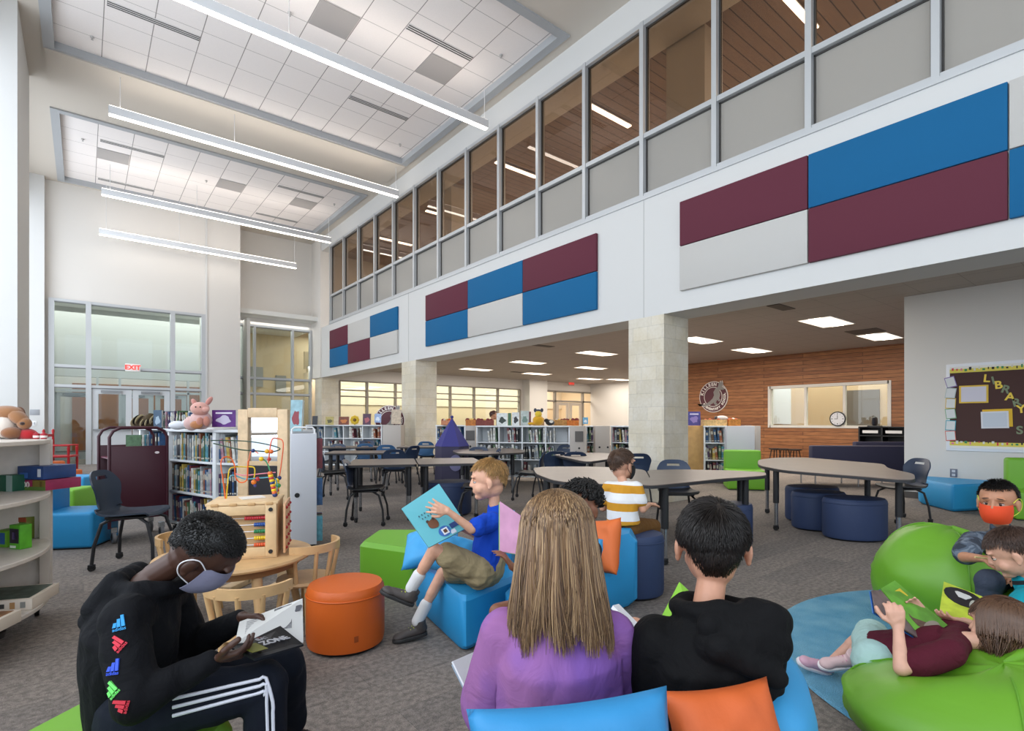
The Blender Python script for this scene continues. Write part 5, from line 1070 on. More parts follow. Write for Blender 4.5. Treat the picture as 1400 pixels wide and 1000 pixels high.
# ---- rug and bean bags
def m_rug():
    t = NT('rug_pile', .95); n = t.n('TexNoise', Vector=t.tc, Scale=220.0, Detail=2.0); n2 = t.n('TexNoise', Vector=t.tc, Scale=5.0, Detail=4.0)
    c = t.mix(.7, t.ramp(n2.outputs[0], [(.35, lin('#64b0da')), (.65, lin('#92d2ee'))]), t.ramp(n.outputs[0], [(.3, (.5, .5, .5, 1)), (.7, (1, 1, 1, 1))]), 'MULTIPLY'); return t.out(c, n.outputs[0], .9, .015)
t = MB(m_rug()).lathe([(1.335, 0), (1.355, .006), (1.345, .016), (1.325, .018), (.01, .018)], n=90).build('rug', None, (3.56 * 1, .184 * 1, 0)); tag(t, 'round blue shag rug on the carpet under the bean bags', 'rug')
t.location = (3.56, .184, .001)
BG = mat('#68a126', .45, bump=.25, bscale=14)
def beanbag(c, rx, ry, h, mt, label, rot=0, lumps=.03, dents=()):
    m = MB(mt); k = h / 2
    def f(u, v):
        a = u * 2 * pi; b = -pi / 2 + v * pi; cz = math.sin(b); cr = max(0, math.cos(b)) ** .62; zz = k + k * (abs(cz) ** .8) * (1 if cz > 0 else -1)
        fl_ = 1 - .28 * max(0, cz) - .05 * max(0, -cz)
        p = V((rx * cr * math.cos(a) * fl_, ry * cr * math.sin(a) * fl_, zz)); n_ = noise.noise(V((math.cos(a) * 1.6, math.sin(a) * 1.6, cz * 1.3)) + V(c) * 3); n2 = abs(noise.noise(V((math.cos(a) * 3.5, math.sin(a) * 3.5, cz * 5)) + V(c)))
        d = V((p.x, p.y, (p.z - k))).normalized(); p += d * (lumps * n_ - .022 * n2 * (1 - abs(cz)))
        for (dx, dy, dr, dd) in dents:
            w = math.exp(-((p.x - dx) ** 2 + (p.y - dy) ** 2) / dr ** 2)
            if cz > 0: p.z -= dd * w
        p.z = max(p.z, .004); return p
    m.grid(f, 64, 36, cu=True); t = thing('bean_bag', label, 'bean bag', c, rot, 'green bean bags'); m.sharp = 180; me = m.build('cover', t)
    for a in (.4, 2.3, 4.2):
        MB(mat('#5f9a22', .5)).tube([f(a / (2 * pi), .12 + .8 * i / 30) * 1.004 for i in range(31)], .0035, n=5).build('seam', t)
    return t
q = P3(1302, 3.05); beanbag(q + V((0, 0, .015)), .39, .40, .575, BG, 'green bean bag beside the boy with the orange mask', ang(0), dents=[(.22, -.1, .2, .08)])
q = P3(1372, 1.80); beanbag(q + V((0, 0, .015)), .50, .40, .39, BG, 'green bean bag in front carrying the girl in maroon', ang(0), dents=[(-.15, .1, .22, .08)])
q = P3(1470, 2.42); beanbag(q + V((0, 0, .015)), .42, .40, .42, BG, 'green bean bag under the boy in the teal shirt at the right edge', ang(0))
# =================== people ===================
def ring_loft(mb, rings, n=20):
    """rings = (centre, side vector * rx, front vector * ry)"""
    vs = [V(c) + V(a) * math.cos(2 * pi * i / n) + V(b) * math.sin(2 * pi * i / n) for c, a, b in rings for i in range(n)]; k = len(rings)
    return mb.add(vs, [[j * n + i, j * n + (i + 1) % n, (j + 1) * n + (i + 1) % n, (j + 1) * n + i] for j in range(k - 1) for i in range(n)] + [list(range(n))[::-1], [(k - 1) * n + i for i in range(n)]])
def cap(mb, a, b, r0, r1=None, n=14):
    r1 = r0 if r1 is None else r1; a, b = V(a), V(b); mb.cyl(a, b, r0, r1, n); mb.sph(a, r0, None, n, 8); mb.sph(b, r1, None, n, 8); return mb
def hand(mb, w, d, nrm, thumb, s=1.0, curl=(.3, .5, .4), spread=.06):
    """wrist, finger direction, palm normal, thumb side (+1/-1 along d x n)"""
    d = V(d).normalized(); nrm = V(nrm); nrm = (nrm - d * nrm.dot(d)).normalized(); u = d.cross(nrm) * thumb; w = V(w)
    for i in range(4): cap(mb, w + u * (.012 - i * .008) * s, w + (d * .058 + u * (.026 - i * .0165)) * s, .0105 * s, .0095 * s, 10)
    cap(mb, w + d * .02 * s + u * .012 * s, w + d * .035 * s - u * .012 * s, .0125 * s, .0125 * s, 10)
    for i, L in enumerate((.050, .056, .052, .041)):
        p = w + (d * (.062 - .003 * abs(i - 1)) + u * (.026 - i * .0165)) * s; dd = (d + u * spread * (1.5 - i)).normalized(); a = 0
        for k, (f, c) in enumerate(zip((.44, .31, .25), curl)):
            a += c; v = dd * math.cos(a) + nrm * math.sin(a); q = p + v * L * f * s; cap(mb, p, q, (.0077 - k * .0007) * s, (.0072 - k * .0008) * s, 8); p = q
    p = w + (d * .015 + u * .018) * s
    for f, (a, b, c) in zip((.030, .024, .02), ((.55, .75, .25), (.8, .45, .35), (.9, .2, .45))):
        q = p + (d * a + u * b + nrm * c).normalized() * f * s; cap(mb, p, q, .0098 * s, .0085 * s, 8); p = q
def head_frame(c, look, up, s):
    y = V(look).normalized(); z = V(up); z = (z - y * z.dot(y)).normalized(); x = y.cross(z); m = MX((x, y, z)).transposed().to_4x4(); m.translation = V(c); return m @ MX.Scale(s, 4)
HC, HR = V((0, -.012, .022)), V((.073, .091, .081))
def head_shape(mb, M_, face=True):
    mb.T = M_; mb.sph(HC, HR, None, 24, 16); mb.sph((0, .022, -.03), (.060, .064, .066), None, 20, 14); mb.sph((0, .05, -.075), (.030, .028, .024), None, 14, 10); mb.sph((0, -.02, -.045), (.05, .055, .05))
    for sx in (-1, 1):
        mb.sph((sx * .033, .047, -.037), (.029, .027, .028)); mb.sph((sx * .025, .072, .028), (.026, .012, .009)); e = MX.Rotation(sx * .35, 4, 'Z')
        mb.sph((sx * .078, -.006, -.012), (.0085, .017, .026), e); mb.sph((sx * .079, -.002, -.034), (.007, .010, .011))
    if face:
        cap(mb, (0, .078, .012), (0, .090, -.016), .0075, .0105); [mb.sph((sx * .009, .085, -.019), (.008, .009, .007)) for sx in (-1, 1)]; mb.sph((0, .064, -.079), (.021, .018, .017))
        mb.sph((0, .078, -.045), (.020, .011, .005)); mb.sph((0, .077, -.0535), (.017, .011, .0055))
    mb.T = MX.Identity(4)
SKINM = {}
def hairline(d):
    x, y, z = d
    if y > .25: return z > .47 + .12 * y
    if y > -.15: return z > -.02 + (y + .15) * 1.1 if abs(x) > .5 else z > .2
    if abs(x) > .72 and y > -.55: return z > -.12
    if y > -.4: return z > -.25
    return z > -.78 + .45 * abs(x)
def scalp(M_, d, k=1.0): return M_ @ (HC + V((d[0] * HR.x, d[1] * HR.y, d[2] * HR.z)) * k)
def strand(mb, P, r, n=3):
    P = [V(p) for p in P]; vs = []; N = len(P)
    for i, p in enumerate(P):
        t = (P[min(i + 1, N - 1)] - P[max(i - 1, 0)]).normalized(); u = t.cross(V((.3, .2, .9))).normalized(); w = u.cross(t); rr = r * (1 - .75 * (i / (N - 1)) ** 2) * min(1, .15 + i * .45)
        vs += [p + (u * math.cos(2 * pi * k / n) + w * math.sin(2 * pi * k / n)) * rr for k in range(n)]
    o = len(mb.v); mb.v += vs; fs = [[o + i * n + k, o + i * n + (k + 1) % n, o + (i + 1) * n + (k + 1) % n, o + (i + 1) * n + k] for i in range(N - 1) for k in range(n)]
    mb.f += fs; mb.mi += [mb.cur] * len(fs)
def hair_short(parent, M_, s, col, n=1400, L=.03, lift=.25, seed=1, mess=.35, r=.0011, test=hairline, thick=.05):
    rr = random.Random(seed); m = MB(mat(col, .36, island=.5)); m.sharp = 180
    # close-fitting base
    nu, nv = 40, 26; idx = {}; vs = []; fs = []
    def dirn(i, j):
        a = 2 * pi * i / nu; b = -pi / 2 + pi * j / nv; return (math.cos(b) * math.cos(a), math.cos(b) * math.sin(a), math.sin(b))
    for j in range(nv + 1):
        for i in range(nu):
            d = dirn(i, j); k = (1.0 + .45 * max(0, -d[2] - .3) + thick * min(1, max(.25, .3 + (d[2] + .55) * .9))) if test(d) else .96; k += .012 * noise.noise(V(d) * 7); vs.append(M_.inverted() @ scalp(M_, d, k))
    for j in range(nv):
        for i in range(nu):
            if test(dirn(i, j)) or test(dirn(i + 1, j + 1)) : fs.append([j * nu + i, j * nu + (i + 1) % nu, (j + 1) * nu + (i + 1) % nu, (j + 1) * nu + i])
    m.T = M_; m.add(vs, fs); m.T = MX.Identity(4)
    c = 0; whorl = V((.15, -.55, .8)).normalized()
    while c < n:
        d = V((rr.gauss(0, 1), rr.gauss(0, 1), rr.gauss(0, 1))).normalized()
        if not test(d): continue
        c += 1; Lk = min(1, max(.3, .35 + (d.z + .55) * .8)); flow = (d - whorl * .97); flow = flow - d * flow.dot(d); flow = flow.normalized() if flow.length > .05 else V((1, 0, 0)); sp = d.cross(flow)
        flow = (flow + sp * (.25 + rr.uniform(-mess, mess)) + V((0, 0, -.25))).normalized(); P = []; dd = d.copy(); k = 1.0 + thick * Lk + .45 * max(0, -d.z - .3)
        for q in range(5):
            P.append(M_ @ (HC + V((dd.x * HR.x, dd.y * HR.y, dd.z * HR.z)) * k)); dd = (dd + flow * (L * Lk / .08) / 4).normalized(); k += lift * L * Lk / .08 / 4 * rr.uniform(.3, 1.3)
        strand(m, P, r * s)
    return m.build('hair', parent)
def eyes(parent, M_, iris='#3a2a1e', brow='#2a1c14'):
    for sx in (-1, 1):
        m = MB(mat('#c9beb6', .35)); m.T = M_; m.sph((sx * .028, .0650, .001), (.0125, .0098, .0078)); m.m(mat(iris, .2)).sph((sx * .027, .0732, .0005), (.0062, .0032, .0062)); m.m(mat(brow, .6)).sph((sx * .028, .0715, .0085), (.0145, .0045, .002), MX.Rotation(sx * .1, 4, 'Y')); m.m(parent['skin_'] if False else SKINM[parent.name]).sph((sx * .028, .0640, .0065), (.0138, .0108, .0066)); m.build('eye', parent)
        m = MB(mat(brow, .8)); m.T = M_; m.sph((sx * .028, .0795, .030), (.015, .005, .0028), MX.Rotation(sx * .12, 4, 'Y')); m.build('eyebrow', parent)
def mask(parent, M_, col, loop='#e8e8ea', top=0):
    m = MB(mat(col, .75, bump=.2)); 
    def f(k):
        def g(u, v):
            a = math.radians(8 + 164 * u); z = -.004 + top - (.096 + top) * v; zz = (z + .035) / .075; rad = math.sqrt(max(0, 1 - .55 * zz * zz)); bul = 1 + .06 * math.sin(pi * v)
            return V((math.cos(a) * (.066 * rad) * k, .018 + math.sin(a) * .078 * rad * k * bul * (1 - .08 * max(0, v - .6)), z))
        return g
    shell_surface(m, lambda u, v: f(1.03)(u, v), 18, 10, .002); m.v = [M_ @ p for p in m.v]; m.build('face_mask', parent)
    m = MB(mat(loop, .6)); m.T = MX.Identity(4)
    for sx in (-1, 1):
        LP = [(sx * .066, .03, .004), (sx * .078, .0, .022), (sx * .086, -.022, .010), (sx * .086, -.028, -.018), (sx * .080, -.010, -.045), (sx * .06, .03, -.065)]; m.tube([M_ @ spl(LP, i / 24) for i in range(25)], .0017 * M_.to_scale().x, n=6)
    m.build('ear_loops', parent)
def torso_rings(sp, side, rx, ry):
    """sp = list of spine points from pelvis up; rx, ry = radii lists"""
    out = []; n = len(sp)
    for i, p in enumerate(sp):
        t = (V(sp[min(i + 1, n - 1)]) - V(sp[max(i - 1, 0)])).normalized(); sd = V(side); sd = (sd - t * sd.dot(t)).normalized(); fr = t.cross(sd); out.append((p, sd * rx[i], fr * ry[i]))
    return out
def limb(mb, a, b, r0, r1, bulge=0):
    a, b = V(a), V(b); cap(mb, a, b, r0, r1)
    if bulge: cap(mb, a.lerp(b, .25), a.lerp(b, .5), (r0 + r1) / 2 * (1 + bulge), (r0 + r1) / 2 * (1 + bulge * .7))
def shoe(parent, ank, toe, up, L, col, sole, lace='#c9d84a', name='shoe'):
    toe = V(toe).normalized(); up = V(up); up = (up - toe * up.dot(toe)).normalized(); x = toe.cross(up); M_ = MX((x, toe, up)).transposed().to_4x4(); M_.translation = V(ank)
    k = L / .2; m = MB(mat(col, .6, bump=.3, bscale=90)); m.T = M_ @ MX.Scale(k, 4); m.sph((0, -.02, -.035), (.031, .04, .032)); cap(m, (0, -.01, -.04), (0, .08, -.05), .031, .026); m.sph((0, .10, -.052), (.034, .042, .022)); m.cyl((0, -.015, -.03), (0, -.02, .012), .034, .036)
    o = put(name, bake(m, .005, 3), parent); q = MB(mat(sole, .6)); q.T = m.T; pts = rounded([(-.03, -.055), (.03, -.055), (.034, .05), (.037, .1), (.02, .145), (-.02, .145), (-.037, .1), (-.034, .05)], 3, .4); q.prism(pts, -.078, -.06, ins=.003); q.build('sole', o)
    q = MB(mat(lace, .6)); q.T = m.T; [q.cyl((-.018, .02 + i * .018, -.018 - i * .006), (.018, .026 + i * .018, -.018 - i * .006), .0028, n=6) for i in range(4)]; q.build('laces', o)
def person(label, H_, sk, arms, legs, spine, side, torso_r, skincol, vox=.0045, sc_=1.0, neck=None, hands=(), skin_parts=None, face=True):
    """continuous skin: head, neck, torso, arms, hands, legs"""
    t = thing('person', label, 'person', (spine[0].x, spine[0].y, 0)); off = V(t.location); t.location = (0, 0, 0)
    m = MB(mat(skincol, .5, var=.05, vscale=30)); head_shape(m, H_, face); s = sc_; hc = H_.translation; nb = V(neck); nu = H_ @ V((0, -.025, -.05)); cap(m, nb, nu, .037 * s, .034 * s)
    ring_loft(m, torso_rings(spine, side, [r * .82 for r in torso_r[0]], [r * .82 for r in torso_r[1]]))
    for sh, el, wr in arms: limb(m, sh, el, .036 * s, .028 * s); limb(m, el, wr, .0285 * s, .019 * s, .06)
    for h in hands: hand(m, *h)
    for hp, kn, an in legs: limb(m, hp, kn, .062 * s, .043 * s); limb(m, kn, an, .042 * s, .026 * s, .12)
    SKINM[t.name] = m.mats[0]; put('body', bake(m, vox, 3), t); return t
def garment(t, name, col, parts, vox=.006, smooth=5, amp=.004, f=14, dirv=(0, 0, 1), rough=.85, m_=None, st=2.5):
    m = MB(m_ or cloth(col, rough)); parts(m); return put(name, bake(m, vox, smooth, folds(amp, f, dirv, st)), t)
def cloth(col, rough=.85):
    t = NT('cloth_%s' % col.strip('#'), rough); t.b.inputs['Specular IOR Level'].default_value = .2; n = t.n('TexNoise', Vector=t.tc, Scale=14.0, Detail=4.0); n.inputs['Distortion'].default_value = 1.2; t.b.inputs['Base Color'].default_value = lin(col); return t.out(None, n.outputs[0], .5, .018)
def lerp(a, b, k): return V(a).lerp(V(b), k)

# ---- A: boy in the black hoodie at the left, reading
hA = head_frame(pt(283, 754, 1.5), vec(.60, .28, -.74), vec(.70, -.12, .62), 1.0)
spA = [pt(186, 972, 1.52), pt(180, 915, 1.5), pt(182, 860, 1.48), pt(196, 812, 1.5), pt(214, 790, 1.5)]
shA = (pt(170, 848, 1.37), pt(232, 812, 1.66)); elA = (pt(188, 958, 1.31), pt(262, 885, 1.7)); wrA = (pt(292, 903, 1.40), pt(332, 845, 1.60))
hipA = (pt(190, 978, 1.43), pt(205, 960, 1.62)); knA = (pt(362, 936, 1.50), pt(392, 908, 1.74)); anA = (pt(368, 1112, 1.5), pt(402, 992, 1.93))
sideA = (shA[0] - shA[1]).normalized(); rA = ([.12, .115, .125, .10, .05], [.10, .095, .10, .085, .05])
skA = '#452b20'
tA = person('child in a black hoodie with coloured sleeve prints and grey mask, reading at the left', hA, None, list(zip(shA, elA, wrA)), list(zip(hipA, knA, anA)), spA, sideA, rA, skA, .0038, 1.0, pt(212, 788, 1.5), face=True,
    hands=[(wrA[0], vec(.9, .3, .12), vec(.1, .5, .8), 1, 1.02, (.5, .5, .3)), (wrA[1], vec(.95, -.05, .05), vec(0, -.4, -.8), 1, 1.0, (.35, .5, .4))])
hair_short(tA, hA, 1.05, '#0d0b0a', 4200, .006, 1.0, 3, .9, .0013, thick=.045)
mask(tA, hA, '#85859c', top=.014)
HB = cloth('#0e0f13')
def hoodA(m):
    ring_loft(m, torso_rings([spA[0] - vec(0, 0, .02)] + spA[1:4], sideA, [.135, .132, .132, .10], [.112, .112, .11, .085])); limb(m, shA[0], elA[0], .058, .05); limb(m, elA[0], lerp(elA[0], wrA[0], .93), .05, .034); limb(m, shA[1], elA[1], .06, .05); limb(m, elA[1], lerp(elA[1], wrA[1], .9), .05, .033); cap(m, shA[0], shA[1], .062)
    C_ = lerp(spA[3], spA[4], .3); ax = (spA[4] - spA[2]).normalized(); e1 = sideA; e2 = ax.cross(e1).normalized()
    for i in range(14):
        a = i * 2 * pi / 14; b = (i + 1) * 2 * pi / 14; g = lambda a: C_ + e1 * math.cos(a) * .082 + e2 * math.sin(a) * .078 + ax * (.012 + .02 * math.sin(a)); cap(m, g(a), g(b), .024)
    # the hood fallen on the upper back
    for k in (-1, -.4, .4, 1): cap(m, C_ + sideA * .06 * k + vec(-.06, 0, .03), C_ + sideA * .065 * k + vec(-.115, 0, -.04), .03)
    for k in (-1, 0, 1): cap(m, C_ + sideA * .05 * k + vec(-.1, 0, .0), C_ + sideA * .05 * k + vec(-.135, 0, -.075), .022)
gA = garment(tA, 'hoodie', '', hoodA, .006, 4, .010, 11, vec(.3, 0, 1), m_=HB)
PB = mat('#121722', .85, bump=.2, bscale=200, spec=.2)
def pantsA(m):
    limb(m, hipA[0], knA[0], .085, .064); limb(m, hipA[1], knA[1], .085, .062); limb(m, knA[0], anA[0], .062, .048); limb(m, knA[1], lerp(knA[1], anA[1], .94), .06, .043); cap(m, hipA[0], hipA[1], .1)
garment(tA, 'trousers', '', pantsA, .006, 4, .008, 12, vec(0, 0, 1), m_=PB)
# three white stripes along the near trouser leg
for k in (-1, 0, 1):
    m = MB(mat('#d9dbe6', .7)); P = []
    n1 = (hipA[0] - hipA[1]).normalized(); ax = (knA[0] - hipA[0]).normalized(); upv = vec(0, 0, 1)
    for i in range(15):
        f = .28 + .72 * i / 14; r_ = .085 + (.064 - .085) * f; c = lerp(hipA[0], knA[0], f); a = .12 + k * .26; P.append(c + (n1 * math.cos(a) + upv * math.sin(a)) * (r_ * 1.03 + .003))
    for i in range(1, 12):
        f = i / 11; c = lerp(knA[0], anA[0], f * .9 + .03); a = k * .26; P.append(c + (n1 * math.cos(a) + vec(1, 0, .1) * math.sin(a)) * ((.062 - .014 * f) * 1.03 + .003))
    P = [spl(P, i / 50) for i in range(51)]; m.tube(P, .0045, n=6); m.build('trouser_stripe', tA)
# sleeve prints: little three-bar marks with a word beneath
def on_sleeve(f, lift=.004):
    a, b = shA[0], elA[0]; ax = (b - a).normalized(); out = vec(-.15, -1, .1); out = (out - ax * out.dot(ax)).normalized(); return lerp(a, b, f) + out * (.062 - .01 * f + lift), out, ax
from mathutils.bvhtree import BVHTree
bvA = BVHTree.FromPolygons([v.co.copy() for v in gA.data.vertices], [list(q.vertices) for q in gA.data.polygons])
for x_, y_, col, rot in ((163, 853, '#2f9fe0', .15), (161, 881, '#e0354a', .9), (156, 913, '#2f55d8', .1), (154, 944, '#6fe06a', .9), (166, 966, '#c8283a', 1.4)):
    eye = V((0, 0, H)); p, out, _i, _d = bvA.ray_cast(eye, (pt(x_, y_, 1.4) - eye).normalized()); out = (out + (eye - p).normalized() * .5).normalized(); p = p + out * .004; M0 = facing(p, out) @ rotz(rot); m = MB(mat(col, .6)); m.T = M0
    for i, h in enumerate((.011, .019, .027)): m.prism([(-.014 + i * .0095, -.008), (-.0065 + i * .0095, -.008), (.002 + i * .0075 - .006, h - .008), (-.0045 + i * .0075 - .006, h - .008)], -.004, .0015)
    m.T = MX.Identity(4); write(m, 'adidas', .0115, mat(col, .6), M0 @ MX.Translation((0, -.013, 0)), .001, .0001); m.build('sleeve_print', tA)
shoe(tA, anA[1] + vec(0, 0, .0), vec(1, -.1, 0), (0, 0, 1), .21, '#15161b', '#22232a', '#2c2d33')
# book A
t = thing('open_book', 'open book with black cover and white pages held by the child in the black hoodie', 'book', (0, 0, 0))
qa = [pt(321, 881, 1.46), pt(414, 880, 1.60), pt(413, 820, 1.68), pt(327, 852, 1.56)]; qb = [pt(312, 886, 1.45), pt(348, 904, 1.40), pt(415, 884, 1.55), pt(381, 857, 1.58)]
m = MB(mat('#d9d9d6', .7)); slab(m, qa, .004); m.build('pages', t)
m = MB(); foA = .011 if (qa[1] - qa[0]).cross(qa[3] - qa[0]).dot(V((0, 0, H)) - qa[0]) > 0 else -.007; decal(m, qa, rect(.52, .3, .80, .92), foA, mat('#77777a', .7, var=.5, vscale=60)); decal(m, qa, circ(.9, .75, .07, .09, w=.2), foA, mat('#5a5a60', .7))
for i in range(9): decal(m, qa, rect(.1, .2 + i * .07, .42 - .05 * (i % 3), .215 + i * .07), foA, mat('#8f8f92', .7))
m.build('printed_text', t)
m = MB(mat('#15161a', .4)); slab(m, qb, .006); m.build('cover', t)
nb = (V(qb[1]) - V(qb[0])).cross(V(qb[3]) - V(qb[0])).normalized(); nb = nb if nb.dot(V((0, 0, H)) - qb[0]) > 0 else -nb
m = MB(); xx = (qb[2] - qb[1]).normalized(); yy = nb.cross(xx); Mx = MX((xx, yy, nb)).transposed().to_4x4(); Mx.translation = onquad(qb, .45, .62) + nb * .008; write(m, 'BATTLE', .022, mat('#8f8f94', .5), Mx @ MX.Translation((0, .017, 0)), .001, .0004); write(m, 'ZONE', .034, mat('#b5b5ba', .5), Mx @ MX.Translation((0, -.012, 0)), .001, .0006)
m.m(mat('#6a6a22', .5)); m.T = Mx; m.box((-.075, -.02, -.001), (.05, .05, .001)); m.m(mat('#5a2222', .5)).box((.0, .03, -.001), (.05, .008, .001)); m.build('cover_title', t)

# ---- B: blond boy in the blue shirt
hB = head_frame(pt(667, 656, 2.85), vec(-1, -.06, -.16), vec(-.12, 0, 1), 1.02)
spB = [pt(664, 778, 2.87), pt(668, 755, 2.87), pt(672, 728, 2.87), pt(676, 706, 2.87), pt(677, 696, 2.87)]; shB = (pt(671, 713, 2.76), pt(678, 710, 2.98)); elB = (pt(645, 724, 2.64), pt(648, 730, 3.0)); wrB = (pt(612, 699, 2.60), pt(612, 712, 2.86))
hipB = (pt(655, 783, 2.79), pt(658, 778, 2.94)); knB = (pt(594, 752, 2.70), pt(606, 782, 2.96)); anB = (pt(565, 800, 2.74), pt(573, 845, 2.90)); sideB = (shB[0] - shB[1]).normalized()
rB = ([.095, .085, .09, .07, .03], [.078, .07, .072, .055, .03]); skB = '#d8a488'
tB = person('blond child in a bright blue shirt and khaki shorts reading a big turquoise book', hB, None, list(zip(shB, elB, wrB)), list(zip(hipB, knB, anB)), spB, sideB, rB, skB, .004, .82, pt(676, 698, 2.87),
    hands=[(wrB[0], vec(-.95, -.05, .3), vec(-.1, 1, .1), 1, .92, (.12, .12, .1), .22), (wrB[1], vec(-.8, -.1, .6), vec(.1, -1, 0), -1, .9, (.3, .3, .3))])
hair_short(tB, hB, 1.0, '#b58d58', 2600, .022, .5, 5, .5, .0012, thick=.03); eyes(tB, hB, '#4a6a7a', '#8a6a45')
def shirtB(m): ring_loft(m, torso_rings(spB[:4] , sideB, [.115, .108, .108, .082], [.095, .088, .088, .068])); cap(m, shB[0], lerp(shB[0], elB[0], .7), .05, .052); cap(m, shB[1], lerp(shB[1], elB[1], .6), .05, .05); cap(m, shB[0], shB[1], .046); cap(m, spB[3], spB[4], .046, .044)
garment(tB, 'shirt', '#1746b8', shirtB, .005, 3, .010, 16, vec(.5, 0, 1))
def shortsB(m):
    for i in (0, 1): limb(m, hipB[i], lerp(hipB[i], knB[i], .72), .078, .066)
    cap(m, hipB[0], hipB[1], .088); cap(m, spB[0], lerp(spB[0], spB[1], .6), .1)
garment(tB, 'shorts', '#978868', shortsB, .005, 3, .010, 17, vec(1, 0, .2))
for i, td in ((0, vec(-.86, -.12, .42)), (1, vec(-.9, -.35, -.12))):
    m = MB(mat('#dcdcdc', .9)); limb(m, lerp(knB[i], anB[i], .72), anB[i] + (anB[i] - knB[i]).normalized() * .02, .034, .031); put('sock', bake(m, .004, 2), tB); shoe(tB, anB[i] + (anB[i] - knB[i]).normalized() * .03, td, vec(.45, 0, .9) if i == 0 else (0, 0, 1), .19, '#4a4442', '#2b2b2b')
t = thing('picture_book', 'big turquoise picture book held up by the blond child', 'book', (0, 0, 0)); qB = [pt(549, 697, 2.68), pt(586, 750, 2.60), pt(640, 722, 2.70), pt(600, 663, 2.78)]
m = MB(mat('#5fb0bc', .35)); slab(m, qB, .012); m.build('cover', t); m = MB(PAGE); slab(m, [onquad(qB, u, v) + vec(0, .014, 0) for u, v in ((.02, .02), (.98, .02), (.98, .98), (.02, .98))], .006); m.build('pages', t)
sgn = -.002; m = MB(); qn = (qB[1] - qB[0]).cross(qB[3] - qB[0]).normalized(); fo = .0135 if qn.dot(-qB[0]) > 0 else -.0015
decal(m, qB, circ(.62, .38, .10, .13, w=.12), fo, mat('#6a3d22', .5)); decal(m, qB, circ(.53, .30, .035), fo * 1.0, mat('#3a2418', .5)); decal(m, qB, circ(.53, .44, .035), fo, mat('#3a2418', .5)); decal(m, qB, circ(.86, .50, .11, .14), fo, mat('#2d62a8', .4)); decal(m, qB, rect(.80, .44, .93, .58), fo * 1.15, mat('#d8dce2', .4)); decal(m, qB, rect(.83, .47, .9, .55), fo * 1.3, mat('#5a3420', .4)); decal(m, qB, rect(.78, .66, .88, .95), fo, mat('#23407c', .4)); decal(m, qB, rect(.90, .60, .98, .72), fo, mat('#c8ccd8', .4))
for i in range(14): decal(m, qB, [(x + .33 + (i % 2) * .08, y + .2 + i * .035) for x, y in rect(0, 0, .035, .022)], fo, mat('#274a5c', .5))
m.build('cover_picture', t)

# ---- C: girl with long hair, purple shirt, back to us
hC = head_frame(pt(762, 733, 1.28), vec(.05, 1, -.22), vec(0, .15, 1), 1.0)
spC = [pt(766, 1030, 1.30), pt(765, 960, 1.24), pt(764, 900, 1.22), pt(762, 848, 1.24), pt(762, 820, 1.25)]; shC = (pt(690, 868, 1.23), pt(836, 866, 1.26)); elC = (pt(664, 975, 1.30), pt(858, 958, 1.35)); wrC = (pt(668, 985, 1.52), pt(835, 930, 1.58))
hipC = (pt(735, 1030, 1.35), pt(800, 1028, 1.36)); knC = (pt(712, 975, 1.66), pt(808, 960, 1.70)); anC = (pt(715, 1100, 1.72), pt(800, 1080, 1.76)); sideC = (shC[1] - shC[0]).normalized(); rC = ([.125, .11, .115, .085, .035], [.1, .085, .085, .065, .035]); skC = '#c99478'
tC = person('child with long light brown hair and a purple T-shirt, back to us', hC, None, list(zip(shC, elC, wrC)), list(zip(hipC, knC, anC)), spC, sideC, rC, skC, .0042, .9, pt(762, 825, 1.25),
    hands=[(wrC[0], vec(.2, .9, .2), vec(.8, 0, .5), 1, .9, (.4, .4, .3)), (wrC[1], vec(-.2, .9, .2), vec(-.8, 0, .5), -1, .9, (.4, .4, .3))])
def m_purple():
    t = NT('purple_jersey', .9); n = t.n('TexNoise', Vector=t.tc, Scale=5.0, Detail=2.0); c = t.mix(t.ramp(n.outputs[0], [(.42, (0, 0, 0, 1)), (.62, (1, 1, 1, 1))]), lin('#7c57a2'), lin('#8f5f90')); n2 = t.n('TexNoise', Vector=t.tc, Scale=9.0, Detail=4.0); n2.inputs['Distortion'].default_value = 1.5; t.b.inputs['Specular IOR Level'].default_value = .2; return t.out(c, n2.outputs[0], .5, .02)
def shirtC(m):
    ring_loft(m, torso_rings([spC[0], spC[1], spC[2], spC[3]], sideC, [.15, .145, .14, .10], [.125, .115, .11, .085]))
    for i in (0, 1): cap(m, shC[i], lerp(shC[i], elC[i], .85), .052, .07)
    cap(m, lerp(shC[0], shC[1], .12), lerp(shC[0], shC[1], .88), .055); cap(m, spC[3], spC[4], .06, .05)
garment(tC, 'shirt', '', shirtC, .0055, 4, .016, 8, vec(.2, 0, 1), m_=m_purple(), st=3.5)
garment(tC, 'leggings', '#3a3f5c', lambda m: [limb(m, hipC[i], knC[i], .075, .052) for i in (0, 1)] + [limb(m, knC[i], anC[i], .05, .04) for i in (0, 1)], .007, 3, .003)
def m_longhair():
    t = NT('long_hair', .38); g = t.n('NewGeometry'); c = t.ramp(g.outputs['Random Per Island'], [(0, lin('#4a3524')), (.35, lin('#6f5238')), (.7, lin('#8f6f4c')), (1, lin('#b89870'))]); return t.out(c)
m = MB(m_longhair()); m.sharp = 180; rr = random.Random(4)
def hprof(phi, z, k=1.0):
    """outline of the hair mass around the head axis at height z (head units)"""
    ax, ay = math.cos(phi), math.sin(phi)
    if z > .02: q = math.sqrt(max(0, 1 - ((z - .02) / .092) ** 2)); rx, ry, cy = .086 * q, .104 * q, -.012
    else:
        d = min(1, (.02 - z) / .22); rx = .086 + .026 * d; ry = .104 - .012 * d; cy = -.012 - .012 * d
    return V((ax * rx * k, cy + ay * ry * k, z))
